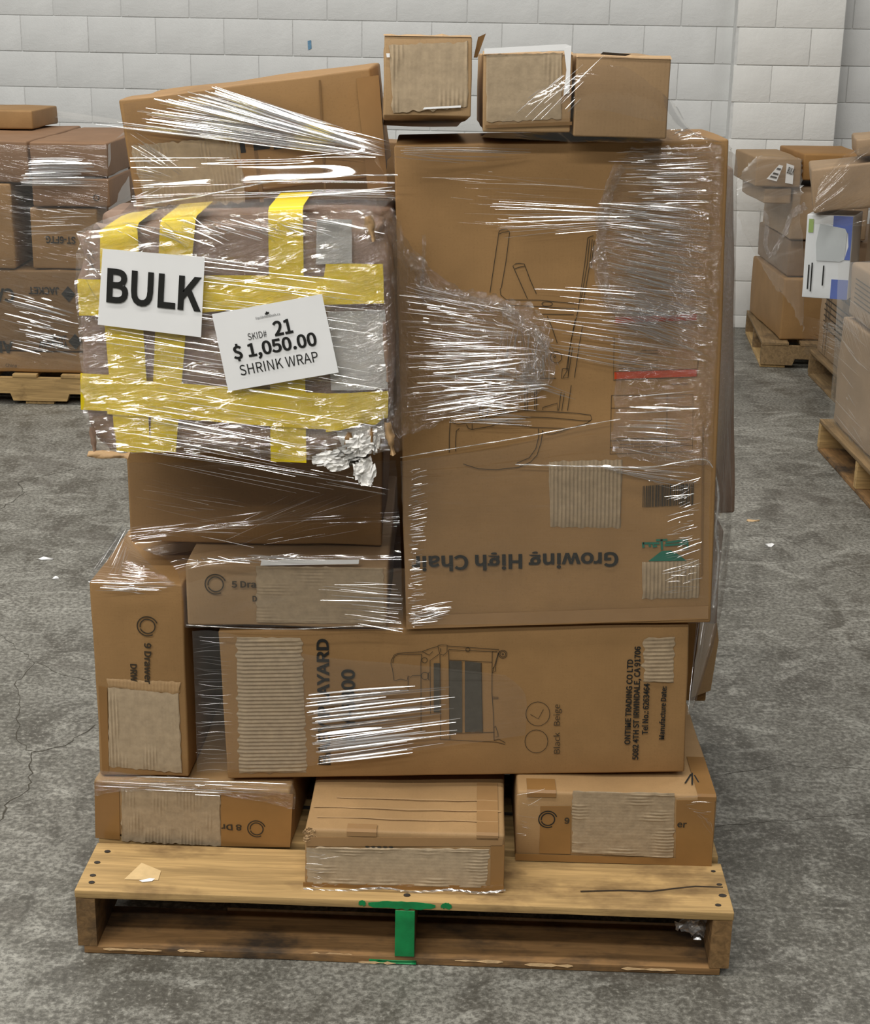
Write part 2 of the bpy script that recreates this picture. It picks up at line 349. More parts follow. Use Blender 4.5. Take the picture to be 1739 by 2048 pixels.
def text_mesh(s, bold):
    """lettering laid out from the glyph outlines below, in units of the capital height"""
    V = []; F = []; x = 0.0
    for c in s:
        adv, vs, fs = GLYPHS[('b' if bold >= .011 else 'r') + c]
        if vs:
            n = len(V); V += [(x + int(p.split(',')[0]) / 500, int(p.split(',')[1]) / 500) for p in vs.split()]
            F += [tuple(int(q) + n for q in f.split(',')) for f in fs.split()]
        x += adv
    return np.array(V), F
GLYPHS = {
'r ': (0.306, '', ''),
'r#': (0.757, '69,0 109,0 128,156 229,156 211,0 252,0 270,156 341,156 341,199 276,199 290,312 356,312 356,355 295,355 312,495 271,495 254,355 152,355 170,495 130,495 112,355 42,355 42,312 107,312 93,199 27,199 27,156 87,156 133,199 147,312 249,312 235,199', '20,18,19 20,17,18 16,14,15 16,13,14 22,20,21 22,17,20 22,16,17 22,13,16 22,12,13 22,11,12 23,11,22 24,29,23 29,11,23 24,28,29 30,11,29 31,10,30 10,11,30 31,9,10 26,24,25 26,28,24 26,31,28 26,9,31 26,8,9 26,7,8 27,7,26 0,2,27 2,7,27 0,1,2 3,7,2 4,6,3 6,7,3 4,5,6'),
'r.': (0.379, '95,-9 112,-5 127,4 136,19 140,38 136,58 127,73 112,83 95,86 77,83 63,73 53,58 50,38 53,19 63,4 77,-5', '9,7,8 10,7,9 10,6,7 11,6,10 11,5,6 12,5,11 12,4,5 13,4,12 13,3,4 14,3,13 14,2,3 15,2,14 15,1,2 0,1,15'),
'rA': (0.829, '3,0 66,0 115,153 297,153 345,0 412,0 242,500 172,500 130,203 155,280 168,322 181,363 193,406 205,449 207,449 220,406 232,364 244,322 258,280 282,203', '0,13,7 13,6,7 13,14,6 14,5,6 0,12,13 15,5,14 16,5,15 0,11,12 17,5,16 0,10,11 18,5,17 0,9,10 0,8,9 19,5,18 0,2,8 2,19,8 2,3,19 3,5,19 0,1,2 4,5,3'),
'rB': (0.896, '69,0 228,0 305,9 365,36 404,82 417,147 410,192 389,228 357,252 316,266 316,269 347,286 370,311 384,342 389,378 376,434 341,472 286,493 217,500 69,500 132,288 132,450 209,450 260,446 297,432 319,407 327,370 320,335 299,310 261,293 206,288 132,50 132,239 219,239 277,233 320,217 346,189 355,149 346,105 319,74 277,56 219,50', '0,21,19 21,18,19 21,17,18 21,16,17 21,22,16 22,23,16 23,15,16 0,20,21 24,15,23 24,14,15 25,14,24 26,14,25 26,13,14 27,13,26 27,12,13 28,12,27 28,11,12 29,11,28 30,11,29 0,32,20 32,30,20 32,11,30 32,10,11 32,9,10 32,8,9 32,33,8 33,7,8 0,31,32 34,7,33 35,7,34 35,6,7 36,6,35 36,5,6 37,5,36 38,5,37 38,4,5 39,4,38 39,3,4 40,3,39 41,3,40 0,41,31 0,3,41 0,2,3 0,1,2'),
'rC': (0.87, '257,-9 303,-4 343,10 379,32 411,63 376,103 351,79 324,61 294,50 260,46 195,61 146,102 115,166 104,252 116,336 148,399 198,440 262,454 292,450 319,441 343,426 364,407 398,447 373,471 342,490 304,504 261,509 173,491 103,440 56,358 40,250 56,141 102,60 171,9', '27,25,26 27,24,25 28,24,27 28,23,24 28,17,23 17,22,23 28,16,17 18,22,17 19,22,18 19,20,22 20,21,22 29,16,28 29,15,16 29,14,15 30,14,29 30,13,14 30,12,13 31,12,30 31,11,12 32,11,31 6,4,5 32,10,11 7,4,6 7,3,4 8,3,7 32,9,10 33,9,32 9,3,8 33,3,9 33,2,3 33,1,2 0,1,33'),
'rD': (0.939, '69,0 196,0 296,17 369,67 414,146 429,252 414,358 369,436 295,484 194,500 69,500 132,52 132,449 188,449 266,436 321,398 353,336 364,252 353,167 321,104 266,65 188,52', '0,12,10 12,9,10 12,8,9 12,13,8 13,7,8 0,11,12 14,7,13 15,7,14 15,6,7 16,6,15 16,5,6 17,5,16 18,5,17 18,4,5 19,4,18 19,3,4 20,3,19 20,2,3 21,2,20 0,21,11 0,2,21 0,1,2'),
'rH': (0.993, '69,0 132,0 132,236 365,236 365,0 428,0 428,500 365,500 365,291 132,291 132,500 69,500', '0,10,11 0,9,10 8,6,7 8,5,6 0,2,9 2,8,9 2,3,8 3,5,8 0,1,2 4,5,3'),
'rI': (0.4, '69,0 132,0 132,500 69,500', '0,2,3 0,1,2'),
'rK': (0.881, '69,0 132,0 132,158 218,261 368,0 438,0 257,310 414,500 342,500 133,249 132,249 132,500 69,500', '0,11,12 0,10,11 9,7,8 9,6,7 9,3,6 3,5,6 9,2,3 4,5,3 0,9,10 0,2,9 0,1,2'),
'rN': (0.986, '69,0 128,0 128,263 127,302 126,341 123,381 121,419 123,419 177,316 359,0 424,0 424,500 364,500 364,240 365,201 367,160 370,120 373,82 370,82 316,185 133,500 69,500', '0,6,21 6,20,21 6,7,20 7,19,20 13,11,12 13,10,11 0,5,6 8,19,7 0,4,5 0,3,4 9,19,8 0,2,3 0,1,2 14,10,13 15,10,14 9,18,19 16,10,15 17,10,16 9,17,18 9,10,17'),
'rP': (0.864, '69,0 132,0 132,199 214,199 289,208 347,237 385,285 398,353 385,422 347,468 288,492 211,500 69,500 132,250 132,449 203,449 261,444 302,428 327,399 336,353 328,307 304,275 263,256 206,250', '0,14,12 14,11,12 14,10,11 14,9,10 14,15,9 15,16,9 16,8,9 0,13,14 17,8,16 18,8,17 18,7,8 19,7,18 20,7,19 20,6,7 21,6,20 21,5,6 22,5,21 23,5,22 0,2,13 2,23,13 2,5,23 2,4,5 2,3,4 0,1,2'),
'rR': (0.866, '132,263 132,449 216,449 268,444 306,429 329,402 337,360 329,317 306,287 268,269 216,263 343,0 414,0 287,219 333,237 369,266 392,307 400,360 387,426 351,469 295,493 225,500 69,500 69,0 132,0 132,212 222,212', '23,1,22 1,21,22 1,20,21 1,19,20 1,2,19 2,3,19 3,18,19 23,0,1 4,18,3 5,18,4 5,17,18 6,17,5 7,17,6 7,16,17 8,16,7 8,15,16 9,15,8 10,15,9 10,14,15 23,25,0 25,10,0 25,14,10 25,13,14 25,26,13 26,12,13 23,24,25 11,12,26'),
'rS': (0.813, '207,-9 278,2 331,32 365,77 377,133 369,182 347,218 315,246 274,267 203,297 174,311 147,327 128,350 120,381 127,411 146,434 175,449 214,454 247,450 276,441 303,427 327,407 360,447 331,472 296,492 257,504 214,509 151,499 101,472 68,430 56,377 65,328 89,292 122,266 158,248 229,217 262,201 289,184 307,160 313,128 306,94 285,69 252,52 208,46 170,51 133,63 99,83 70,108 33,65 68,34 110,11 156,-4', '27,25,26 27,24,25 28,24,27 28,23,24 28,22,23 29,16,28 16,17,28 17,22,28 18,22,17 19,22,18 29,15,16 19,20,22 20,21,22 29,14,15 30,14,29 30,13,14 30,12,13 31,12,30 31,11,12 32,11,31 32,10,11 32,9,10 32,8,9 33,8,32 33,7,8 34,7,33 35,7,34 35,6,7 35,5,6 36,5,35 37,5,36 38,5,37 38,4,5 39,4,38 39,3,4 40,3,39 48,46,47 41,3,40 48,45,46 41,2,3 42,2,41 49,45,48 49,44,45 43,2,42 49,43,44 49,2,43 50,2,49 50,1,2 51,1,50 51,0,1'),
'rW': (1.198, '123,0 198,0 273,302 279,331 286,359 292,387 298,415 301,415 307,387 313,359 319,331 325,302 401,0 477,0 580,500 520,500 467,228 460,187 453,147 446,106 439,65 435,65 426,106 417,147 409,188 400,228 330,500 272,500 203,228 194,187 185,147 176,106 168,65 165,65 158,106 150,147 143,187 135,228 83,500 18,500', '0,38,39 0,37,38 28,26,27 28,6,26 6,7,26 7,25,26 16,14,15 16,13,14 28,5,6 8,25,7 28,4,5 9,25,8 28,3,4 10,25,9 28,2,3 11,25,10 28,1,2 12,25,11 0,36,37 29,1,28 12,24,25 17,13,16 12,23,24 0,35,36 30,1,29 18,13,17 12,22,23 0,34,35 31,1,30 19,13,18 12,21,22 32,1,31 20,13,19 0,33,34 0,32,33 0,1,32 12,20,21 12,13,20'),
'ra': (0.768, '148,-9 181,-5 213,7 243,24 271,44 273,44 278,0 329,0 329,228 322,290 299,338 260,369 201,380 158,375 119,364 84,348 56,332 80,289 104,303 130,316 160,325 191,328 229,320 252,299 264,269 267,235 165,217 95,189 54,149 40,96 48,52 71,19 105,-2 166,42 140,45 119,55 105,73 100,100 109,133 137,159 189,179 267,193 267,90 241,69 216,54 192,45', '13,11,12 14,11,13 14,10,11 15,10,14 16,10,15 16,21,10 21,22,10 22,9,10 17,18,16 18,19,16 19,20,16 20,21,16 23,9,22 24,9,23 24,8,9 25,8,24 26,8,25 26,41,8 41,7,8 27,41,26 27,40,41 42,7,41 28,40,27 28,39,40 28,38,39 29,38,28 29,37,38 29,36,37 30,36,29 43,5,42 5,7,42 30,35,36 44,5,43 30,34,35 45,5,44 31,34,30 31,33,34 33,4,45 4,5,45 33,3,4 6,7,5 31,3,33 31,2,3 32,2,31 32,1,2 0,1,32'),
'rc': (0.696, '209,-9 241,-6 273,4 302,18 329,38 302,80 283,65 262,54 239,46 214,43 168,53 131,82 108,127 100,185 108,243 133,288 170,317 216,327 237,325 256,319 274,308 290,295 321,336 300,353 276,367 247,376 214,380 145,367 89,329 50,267 35,185 49,103 85,42 140,4', '27,25,26 27,24,25 28,24,27 28,23,24 28,22,23 28,17,22 17,18,22 18,19,22 19,20,22 20,21,22 29,16,28 16,17,28 29,15,16 29,14,15 30,14,29 30,13,14 31,13,30 31,12,13 31,11,12 32,11,31 32,10,11 6,4,5 7,4,6 8,4,7 32,9,10 9,4,8 32,4,9 33,4,32 33,3,4 33,2,3 0,2,33 0,1,2'),
'rd': (0.846, '189,-9 221,-5 251,7 278,23 302,44 304,44 309,0 360,0 360,543 297,543 297,400 301,337 277,355 253,368 227,377 196,380 136,366 85,327 49,266 36,185 47,103 78,42 126,4 203,44 159,53 127,81 107,126 100,186 109,243 132,288 166,317 207,327 230,325 252,318 275,306 297,289 297,94 274,72 251,56 227,47', '10,8,9 10,7,8 11,7,10 16,14,15 16,13,14 16,12,13 17,12,16 17,11,12 17,31,11 31,32,11 32,33,11 33,34,11 34,35,11 35,7,11 17,30,31 18,30,17 18,29,30 36,7,35 18,28,29 19,28,18 19,27,28 19,26,27 20,26,19 20,25,26 21,25,20 37,7,36 21,24,25 38,5,37 5,7,37 39,5,38 21,23,24 23,5,39 21,4,23 4,5,23 21,3,4 6,7,5 22,3,21 22,2,3 22,1,2 0,1,22'),
're': (0.756, '213,-9 248,-6 280,2 309,14 334,29 312,70 291,58 269,49 245,43 220,41 171,50 133,76 108,117 97,171 347,171 348,178 348,187 349,196 349,206 339,278 311,333 264,368 201,380 140,366 87,328 49,266 35,185 49,103 87,42 143,4 96,215 109,264 133,300 165,322 203,330 241,323 270,301 288,265 295,215', '23,21,22 23,20,21 24,20,23 24,34,20 34,35,20 35,19,20 24,33,34 25,33,24 36,19,35 25,32,33 37,19,36 25,31,32 37,18,19 26,31,25 38,18,37 26,30,31 26,38,30 26,18,38 26,17,18 26,16,17 26,15,16 27,13,26 13,15,26 13,14,15 27,12,13 27,11,12 28,11,27 28,10,11 6,4,5 7,4,6 28,9,10 8,4,7 9,4,8 29,9,28 29,4,9 29,3,4 29,2,3 0,2,29 0,1,2'),
'rg': (0.769, '188,-171 265,-160 324,-132 362,-91 375,-42 367,-3 343,25 302,41 246,46 173,46 142,49 122,57 112,70 108,86 110,100 115,111 123,121 132,130 145,125 159,121 173,118 187,117 240,126 283,152 312,193 323,246 320,269 314,290 305,308 293,323 368,323 368,370 239,370 229,374 216,377 202,379 187,380 134,371 90,344 60,303 48,248 53,216 63,188 79,165 97,148 97,145 82,133 69,117 60,98 56,76 58,56 65,39 76,26 89,16 89,12 66,-5 49,-26 38,-48 35,-72 46,-114 77,-145 126,-164 187,160 157,166 132,183 115,211 108,248 115,284 132,311 157,328 187,334 218,328 243,311 260,284 266,248 260,211 243,183 217,166 196,-128 151,-123 118,-110 97,-90 89,-63 91,-47 98,-31 110,-15 127,0 139,-3 152,-4 164,-5 175,-5 239,-5 271,-8 295,-16 309,-30 314,-53 306,-80 282,-104 245,-121', '37,35,36 37,34,35 37,33,34 37,32,33 38,32,37 38,31,32 38,30,31 39,69,38 69,70,38 70,30,38 71,30,70 39,68,69 72,29,71 29,30,71 72,28,29 39,67,68 73,28,72 73,27,28 40,67,39 73,26,27 40,66,67 74,26,73 74,25,26 41,66,40 41,65,66 75,25,74 75,24,25 42,65,41 42,64,65 76,24,75 76,23,24 43,64,42 43,63,64 77,23,76 43,62,63 62,23,77 44,62,43 44,23,62 44,22,23 45,22,44 46,22,45 47,17,46 17,22,46 47,16,17 18,22,17 18,21,22 19,21,18 47,15,16 20,21,19 48,15,47 48,14,15 48,13,14 49,13,48 49,12,13 50,12,49 50,11,12 50,10,11 51,10,50 51,9,10 51,8,9 51,7,8 51,6,7 52,6,51 53,6,52 53,5,6 54,5,53 55,86,54 86,5,54 55,85,86 87,5,86 88,5,87 88,91,5 91,92,5 92,4,5 89,91,88 90,91,89 56,85,55 93,4,92 56,84,85 94,4,93 57,84,56 95,4,94 57,83,84 95,3,4 57,82,83 58,82,57 96,3,95 58,81,82 59,81,58 97,3,96 59,80,81 97,2,3 98,2,97 59,79,80 60,79,59 78,2,98 60,78,79 60,2,78 60,1,2 61,1,60 61,0,1'),
'rh': (0.828, '63,0 126,0 126,269 151,293 175,311 200,322 226,325 258,320 280,302 293,271 297,226 297,0 359,0 359,235 352,297 331,343 296,370 246,380 210,375 178,362 149,342 123,318 126,394 126,543 63,543', '0,23,24 0,22,23 0,21,22 18,16,17 19,16,18 19,15,16 20,15,19 20,7,15 7,14,15 21,6,20 6,7,20 21,5,6 21,4,5 8,14,7 0,2,21 2,3,21 3,4,21 9,14,8 9,13,14 10,13,9 0,1,2 10,12,13 11,12,10'),
'ri': (0.375, '94,447 111,450 124,458 133,471 136,488 133,505 124,517 111,526 94,529 77,526 64,517 56,505 53,488 56,471 64,458 77,450 63,0 126,0 126,370 63,370', '16,18,19 16,17,18 9,7,8 10,7,9 10,6,7 11,6,10 11,5,6 12,5,11 12,4,5 13,4,12 13,3,4 14,3,13 14,2,3 15,2,14 15,1,2 0,1,15'),
'rk': (0.753, '63,0 124,0 124,98 194,179 302,0 370,0 230,221 353,370 284,370 127,175 124,175 124,543 63,543', '0,11,12 0,10,11 9,7,8 9,6,7 9,3,6 3,5,6 9,2,3 4,5,3 0,9,10 0,2,9 0,1,2'),
'rl': (0.387, '128,-9 140,-8 149,-7 157,-5 164,-3 156,44 151,44 148,43 145,43 143,43 136,44 130,49 127,57 126,70 126,543 63,543 63,74 66,39 78,13 98,-3', '16,14,15 16,13,14 17,13,16 17,12,13 17,11,12 17,10,11 17,9,10 6,4,5 7,4,6 8,4,7 9,4,8 17,4,9 18,4,17 19,4,18 0,4,19 0,3,4 0,2,3 0,1,2'),
'rn': (0.832, '63,0 126,0 126,269 151,293 175,311 200,322 226,325 258,320 280,302 293,271 297,226 297,0 359,0 359,235 352,297 331,343 296,370 246,380 210,375 178,362 148,341 121,317 120,317 114,370 63,370', '18,16,17 19,16,18 19,15,16 0,23,24 0,22,23 20,15,19 20,7,15 7,14,15 21,6,20 6,7,20 21,5,6 21,4,5 8,14,7 0,21,22 0,2,21 2,3,21 3,4,21 9,14,8 9,13,14 10,13,9 0,1,2 10,12,13 11,12,10'),
'ro': (0.827, '207,-9 272,4 326,42 364,103 378,185 364,267 326,329 272,367 207,380 142,367 87,329 49,267 35,185 49,103 87,42 142,4 207,43 163,53 129,82 107,127 100,185 107,243 129,288 163,317 207,327 251,317 285,288 307,243 314,185 307,127 285,82 251,53', '9,7,8 10,7,9 10,6,7 11,23,10 23,24,10 24,6,10 24,25,6 25,5,6 11,22,23 26,5,25 11,21,22 27,5,26 12,21,11 27,4,5 28,4,27 12,20,21 13,20,12 13,19,20 29,4,28 29,3,4 13,18,19 30,3,29 14,18,13 30,2,3 14,17,18 31,2,30 16,2,31 14,16,17 14,2,16 15,2,14 15,1,2 0,1,15'),
'rq': (0.846, '297,-156 360,-156 360,370 310,370 304,336 303,336 279,355 254,369 227,377 196,380 136,366 85,327 49,266 36,185 47,103 78,42 126,4 189,-9 220,-5 250,6 277,22 301,43 297,-25 203,44 159,53 127,81 107,126 100,186 109,243 132,288 166,317 207,327 230,325 252,318 275,306 297,289 297,94 274,72 251,56 227,47', '10,8,9 10,7,8 4,2,3 4,1,2 10,6,7 11,6,10 11,5,6 11,4,5 11,31,4 31,32,4 32,33,4 33,34,4 34,35,4 35,1,4 11,30,31 12,30,11 12,29,30 36,1,35 12,28,29 13,28,12 13,27,28 13,26,27 14,26,13 14,25,26 15,25,14 37,21,36 21,1,36 15,24,25 38,21,37 39,21,38 15,23,24 23,21,39 15,21,23 15,20,21 22,1,21 16,20,15 16,19,20 16,18,19 17,18,16 0,1,22'),
'rs': (0.638, '160,-9 217,0 260,24 285,58 294,101 284,145 258,176 222,197 181,214 151,225 126,238 108,255 102,278 106,298 118,316 140,327 171,332 194,329 215,322 235,312 254,299 284,338 261,354 234,367 203,377 170,380 116,372 76,349 51,316 42,275 52,234 77,205 111,184 150,168 181,156 208,141 227,122 235,98 230,75 217,57 194,44 162,40 130,43 102,52 77,66 52,84 22,42 51,22 84,6 121,-5', '26,24,25 26,23,24 27,23,26 27,22,23 27,21,22 28,16,27 16,21,27 16,17,21 17,18,21 18,19,21 19,20,21 28,15,16 28,14,15 29,14,28 29,13,14 29,12,13 29,11,12 30,11,29 30,10,11 30,9,10 31,9,30 31,8,9 31,7,8 32,7,31 32,6,7 33,6,32 33,5,6 34,5,33 35,5,34 35,4,5 36,4,35 37,4,36 37,3,4 38,3,37 46,44,45 39,3,38 46,43,44 39,2,3 40,2,39 46,42,43 41,2,40 46,41,42 47,41,46 47,2,41 47,1,2 48,1,47 49,1,48 49,0,1'),
'rt': (0.514, '179,-9 196,-8 214,-5 231,0 248,5 235,52 225,48 215,45 204,42 193,42 166,46 148,60 139,82 136,113 136,320 237,320 237,370 136,370 136,475 84,475 77,370 18,367 18,320 74,320 74,115 79,64 97,25 129,0', '20,18,19 20,17,18 21,17,20 21,16,17 21,15,16 22,15,21 23,15,22 24,14,23 14,15,23 24,13,14 25,13,24 25,12,13 25,11,12 26,11,25 26,10,11 6,4,5 7,4,6 26,9,10 8,4,7 9,4,8 26,4,9 27,4,26 27,3,4 0,3,27 0,2,3 0,1,2'),
'ru': (0.828, '171,-9 207,-4 238,9 267,31 293,58 295,58 300,0 352,0 352,370 290,370 290,108 265,80 241,60 216,49 190,45 158,51 136,68 124,99 120,143 120,370 57,370 57,136 64,73 85,28 120,0', '21,19,20 21,18,19 10,8,9 10,7,8 21,17,18 22,17,21 11,5,10 5,7,10 22,16,17 12,5,11 23,16,22 23,15,16 13,4,12 4,5,12 13,3,4 6,7,5 23,14,15 14,3,13 23,3,14 23,2,3 24,2,23 24,1,2 0,1,24'),
'b ': (0.306, '', ''),
'b$': (0.757, '127,-24 89,-10 54,10 8,46 64,127 107,93 132,79 158,70 186,67 216,71 234,82 244,98 248,118 221,175 153,215 74,268 35,364 45,422 72,468 114,500 146,510 146,594 238,594 238,513 255,509 288,495 316,476 355,439 291,368 255,400 238,411 219,418 197,420 173,416 157,406 147,391 144,374 170,325 238,287 319,232 357,128 347,68 319,20 275,-13 238,-24 238,-107 146,-107 146,-28', '20,22,21 20,23,22 20,24,23 19,24,20 19,25,24 18,25,19 18,26,25 18,27,26 17,27,18 17,32,27 32,31,27 31,30,27 30,29,27 29,28,27 16,33,17 33,32,17 16,34,33 16,35,34 16,36,35 16,37,36 15,37,16 15,38,37 15,39,38 14,39,15 14,40,39 13,40,14 12,40,13 12,41,40 3,5,4 11,41,12 10,41,11 3,6,5 9,41,10 3,7,6 8,41,9 3,8,7 8,42,41 3,42,8 2,42,3 2,43,42 1,43,2 0,43,1 0,44,43 47,44,0 47,45,44 46,45,47'),
'b,': (0.379, '50,-58 67,-41 77,-22 76,-27 96,-25 71,-21 49,-7 33,14 27,42 33,70 49,92 72,105 99,110 131,102 156,81 170,50 174,13 166,-40 143,-87 107,-124 40,-163 7,-83', '11,13,12 10,13,11 10,14,13 9,14,10 9,15,14 8,15,9 8,16,15 7,16,8 6,16,7 6,17,16 5,4,6 4,17,6 1,3,2 3,17,4 1,17,3 1,18,17 0,18,1 21,18,0 20,18,21 20,19,18'),
'b-': (0.473, '229,238 229,144 8,144 8,238', '2,0,3 2,1,0'),
'b.': (0.379, '31,66 46,89 68,105 95,110 121,105 144,89 158,67 164,38 158,10 144,-13 121,-27 95,-33 68,-27 46,-13 31,10 26,38', '2,4,3 1,4,2 1,5,4 1,6,5 0,6,1 0,7,6 15,7,0 14,7,15 14,8,7 13,8,14 13,9,8 12,9,13 12,10,9 12,11,10'),
'b0': (0.757, '22,370 56,458 113,514 190,533 266,514 323,458 357,370 369,252 357,132 323,43 266,-14 190,-33 113,-14 56,43 22,132 11,252 255,341 238,399 215,428 190,435 165,428 142,399 124,341 118,252 124,161 142,103 165,74 190,66 215,74 238,103 255,161 262,252', '2,4,3 1,4,2 1,5,4 1,19,5 19,18,5 18,6,5 0,20,1 20,19,1 0,21,20 17,6,18 0,22,21 16,6,17 16,7,6 15,22,0 15,23,22 31,7,16 31,8,7 14,23,15 30,8,31 14,24,23 14,25,24 29,8,30 13,25,14 29,9,8 13,26,25 28,9,29 13,27,26 27,9,28 13,9,27 12,9,13 12,10,9 12,11,10'),
'b1': (0.757, '149,75 149,402 59,402 59,483 108,494 133,502 155,510 181,523 257,523 257,75 358,75 358,-23 37,-23 37,75', '6,8,7 6,9,8 5,9,6 4,1,5 1,9,5 3,1,4 2,1,3 0,9,1 12,0,13 12,9,0 12,10,9 12,11,10'),
'b2': (0.757, '115,149 184,231 223,300 235,360 231,392 218,415 198,429 167,435 144,431 122,422 101,406 64,367 -6,436 44,484 81,510 125,527 175,532 244,521 298,486 333,431 344,362 329,279 286,197 222,115 185,77 143,74 164,76 185,77 206,77 368,77 368,-23 7,-23 7,47', '15,17,16 14,17,15 14,18,17 13,18,14 13,19,18 12,7,13 7,19,13 11,10,12 10,9,12 9,8,12 8,7,12 6,19,7 6,20,19 5,20,6 4,20,5 3,20,4 3,21,20 2,21,3 1,21,2 1,22,21 0,22,1 0,23,22 32,23,0 32,25,23 25,24,23 27,29,28 27,30,29 26,30,27 25,30,26 32,30,25 31,30,32'),
'b3': (0.757, '49,134 90,97 114,81 142,71 175,67 209,72 233,86 248,107 253,136 247,167 228,189 189,206 98,215 98,305 180,314 214,330 231,351 236,379 232,403 221,419 203,430 175,435 152,432 129,424 108,411 69,377 5,453 54,493 91,513 132,527 178,532 243,523 297,494 334,447 347,385 339,335 318,294 284,263 258,249 258,277 288,265 327,233 354,189 364,133 350,64 309,11 250,-22 180,-32 121,-26 73,-9 33,15 -12,58', '29,31,30 28,31,29 28,32,31 27,32,28 27,33,32 26,33,27 25,24,26 24,23,26 23,22,26 22,21,26 21,33,26 21,20,33 20,34,33 19,34,20 18,34,19 17,34,18 17,35,34 16,35,17 15,35,16 15,36,35 14,36,15 13,36,14 12,39,13 39,36,13 39,37,36 12,38,39 37,40,39 37,41,40 38,41,37 12,41,38 12,11,41 11,42,41 10,42,11 9,42,10 9,43,42 8,43,9 7,43,8 51,1,0 7,44,43 6,44,7 51,2,1 5,44,6 51,3,2 4,44,5 51,4,3 51,44,4 51,45,44 50,45,51 49,45,50 49,46,45 48,46,49 48,47,46'),
'b4': (0.757, '-10,114 -10,186 209,523 314,523 314,211 381,211 381,114 314,114 314,-23 209,-23 209,114 209,363 210,387 211,412 211,408 247,408 244,403 234,384 223,365 212,346 122,211 209,211 209,341', '1,3,2 1,13,3 13,15,3 15,4,3 1,14,13 12,15,13 1,12,14 12,15,14 16,4,15 17,4,16 1,11,12 18,4,17 19,4,18 1,22,11 20,4,19 1,20,22 20,21,22 1,4,20 1,5,4 1,6,5 0,6,1 10,6,0 9,7,10 7,6,10 9,8,7'),
'b5': (0.757, '47,133 87,96 110,81 138,70 172,67 205,73 231,91 248,120 255,161 249,201 233,228 209,245 174,251 156,250 140,245 124,238 92,218 34,254 53,523 341,523 341,423 151,423 144,341 125,332 145,339 167,344 193,345 258,335 315,301 353,243 366,162 351,80 309,19 248,-20 180,-32 120,-26 72,-10 33,14 -14,54', '17,21,18 21,19,18 21,20,19 17,23,21 23,22,21 25,27,26 24,27,25 23,27,24 23,28,27 17,28,23 17,12,28 12,29,28 16,15,17 15,14,17 14,13,17 13,12,17 11,29,12 10,29,11 10,30,29 9,30,10 8,30,9 8,31,30 7,31,8 38,1,0 6,31,7 38,2,1 5,31,6 38,3,2 5,32,31 4,32,5 38,4,3 38,32,4 37,32,38 37,33,32 36,33,37 35,33,36 35,34,33'),
'b6': (0.757, '31,370 76,462 143,516 222,532 264,528 301,516 332,497 374,459 306,386 274,417 259,426 243,432 227,434 187,425 156,398 131,342 128,315 107,294 140,315 174,329 210,334 276,323 329,288 362,230 373,153 360,79 324,20 270,-19 205,-33 128,-15 67,39 28,124 15,239 228,70 247,86 261,114 266,154 262,193 249,219 230,234 199,240 182,238 162,229 140,213 123,193 132,138 150,95 175,72 205,64', '2,4,3 2,5,4 1,5,2 1,6,5 1,7,6 0,13,1 13,12,1 12,7,1 12,11,7 11,10,7 10,9,7 9,8,7 0,14,13 0,15,14 32,15,0 32,16,15 19,21,20 18,21,19 18,22,21 17,22,18 32,17,16 32,22,17 32,40,22 40,23,22 32,41,40 39,23,40 31,43,32 43,42,32 42,41,32 38,23,39 38,24,23 37,24,38 31,44,43 31,45,44 36,24,37 35,24,36 35,25,24 31,46,45 30,46,31 34,25,35 30,47,46 33,25,34 33,26,25 30,48,47 48,26,33 30,26,48 29,26,30 29,27,26 28,27,29'),
'b7': (0.757, '10,423 10,523 370,523 370,455 296,344 255,242 233,131 222,-23 109,-23 124,134 150,250 193,357 234,423', '0,2,1 0,3,2 0,12,3 12,4,3 11,4,12 10,4,11 10,5,4 9,5,10 9,6,5 8,6,9 8,7,6'),
'b8': (0.757, '17,178 41,223 74,258 99,275 99,254 80,270 56,300 38,337 32,381 44,442 79,490 130,521 192,531 258,520 310,488 342,438 353,376 346,331 327,292 303,261 287,245 287,264 310,248 341,216 363,173 371,119 358,59 320,10 263,-21 191,-33 119,-21 61,11 22,61 8,124 248,399 236,419 218,432 192,437 168,433 151,422 140,405 136,381 143,353 162,330 193,311 219,299 229,309 242,330 250,351 253,372 256,154 233,179 196,200 159,216 144,204 126,182 114,157 110,130 116,103 132,81 158,67 192,61 223,66 246,79 259,98 264,122', '11,13,12 10,13,11 10,14,13 9,14,10 9,15,14 8,38,9 38,37,9 37,15,9 37,36,15 36,16,15 8,39,38 35,16,36 8,40,39 34,16,35 8,41,40 49,16,34 8,42,41 7,42,8 49,17,16 48,17,49 7,43,42 47,17,48 6,43,7 47,18,17 6,44,43 46,18,47 6,45,44 45,18,46 5,3,6 3,45,6 3,18,45 3,21,18 21,19,18 5,2,3 4,21,3 2,4,5 4,20,21 22,19,21 20,22,19 1,4,2 1,20,4 20,23,22 1,23,20 0,53,1 53,23,1 53,24,23 0,54,53 52,24,53 0,55,54 51,24,52 0,56,55 50,24,51 33,56,0 50,25,24 33,57,56 65,25,50 33,58,57 32,58,33 64,25,65 64,26,25 32,59,58 63,26,64 32,60,59 62,26,63 32,61,60 61,26,62 32,26,61 31,26,32 31,27,26 30,27,31 30,28,27 30,29,28'),
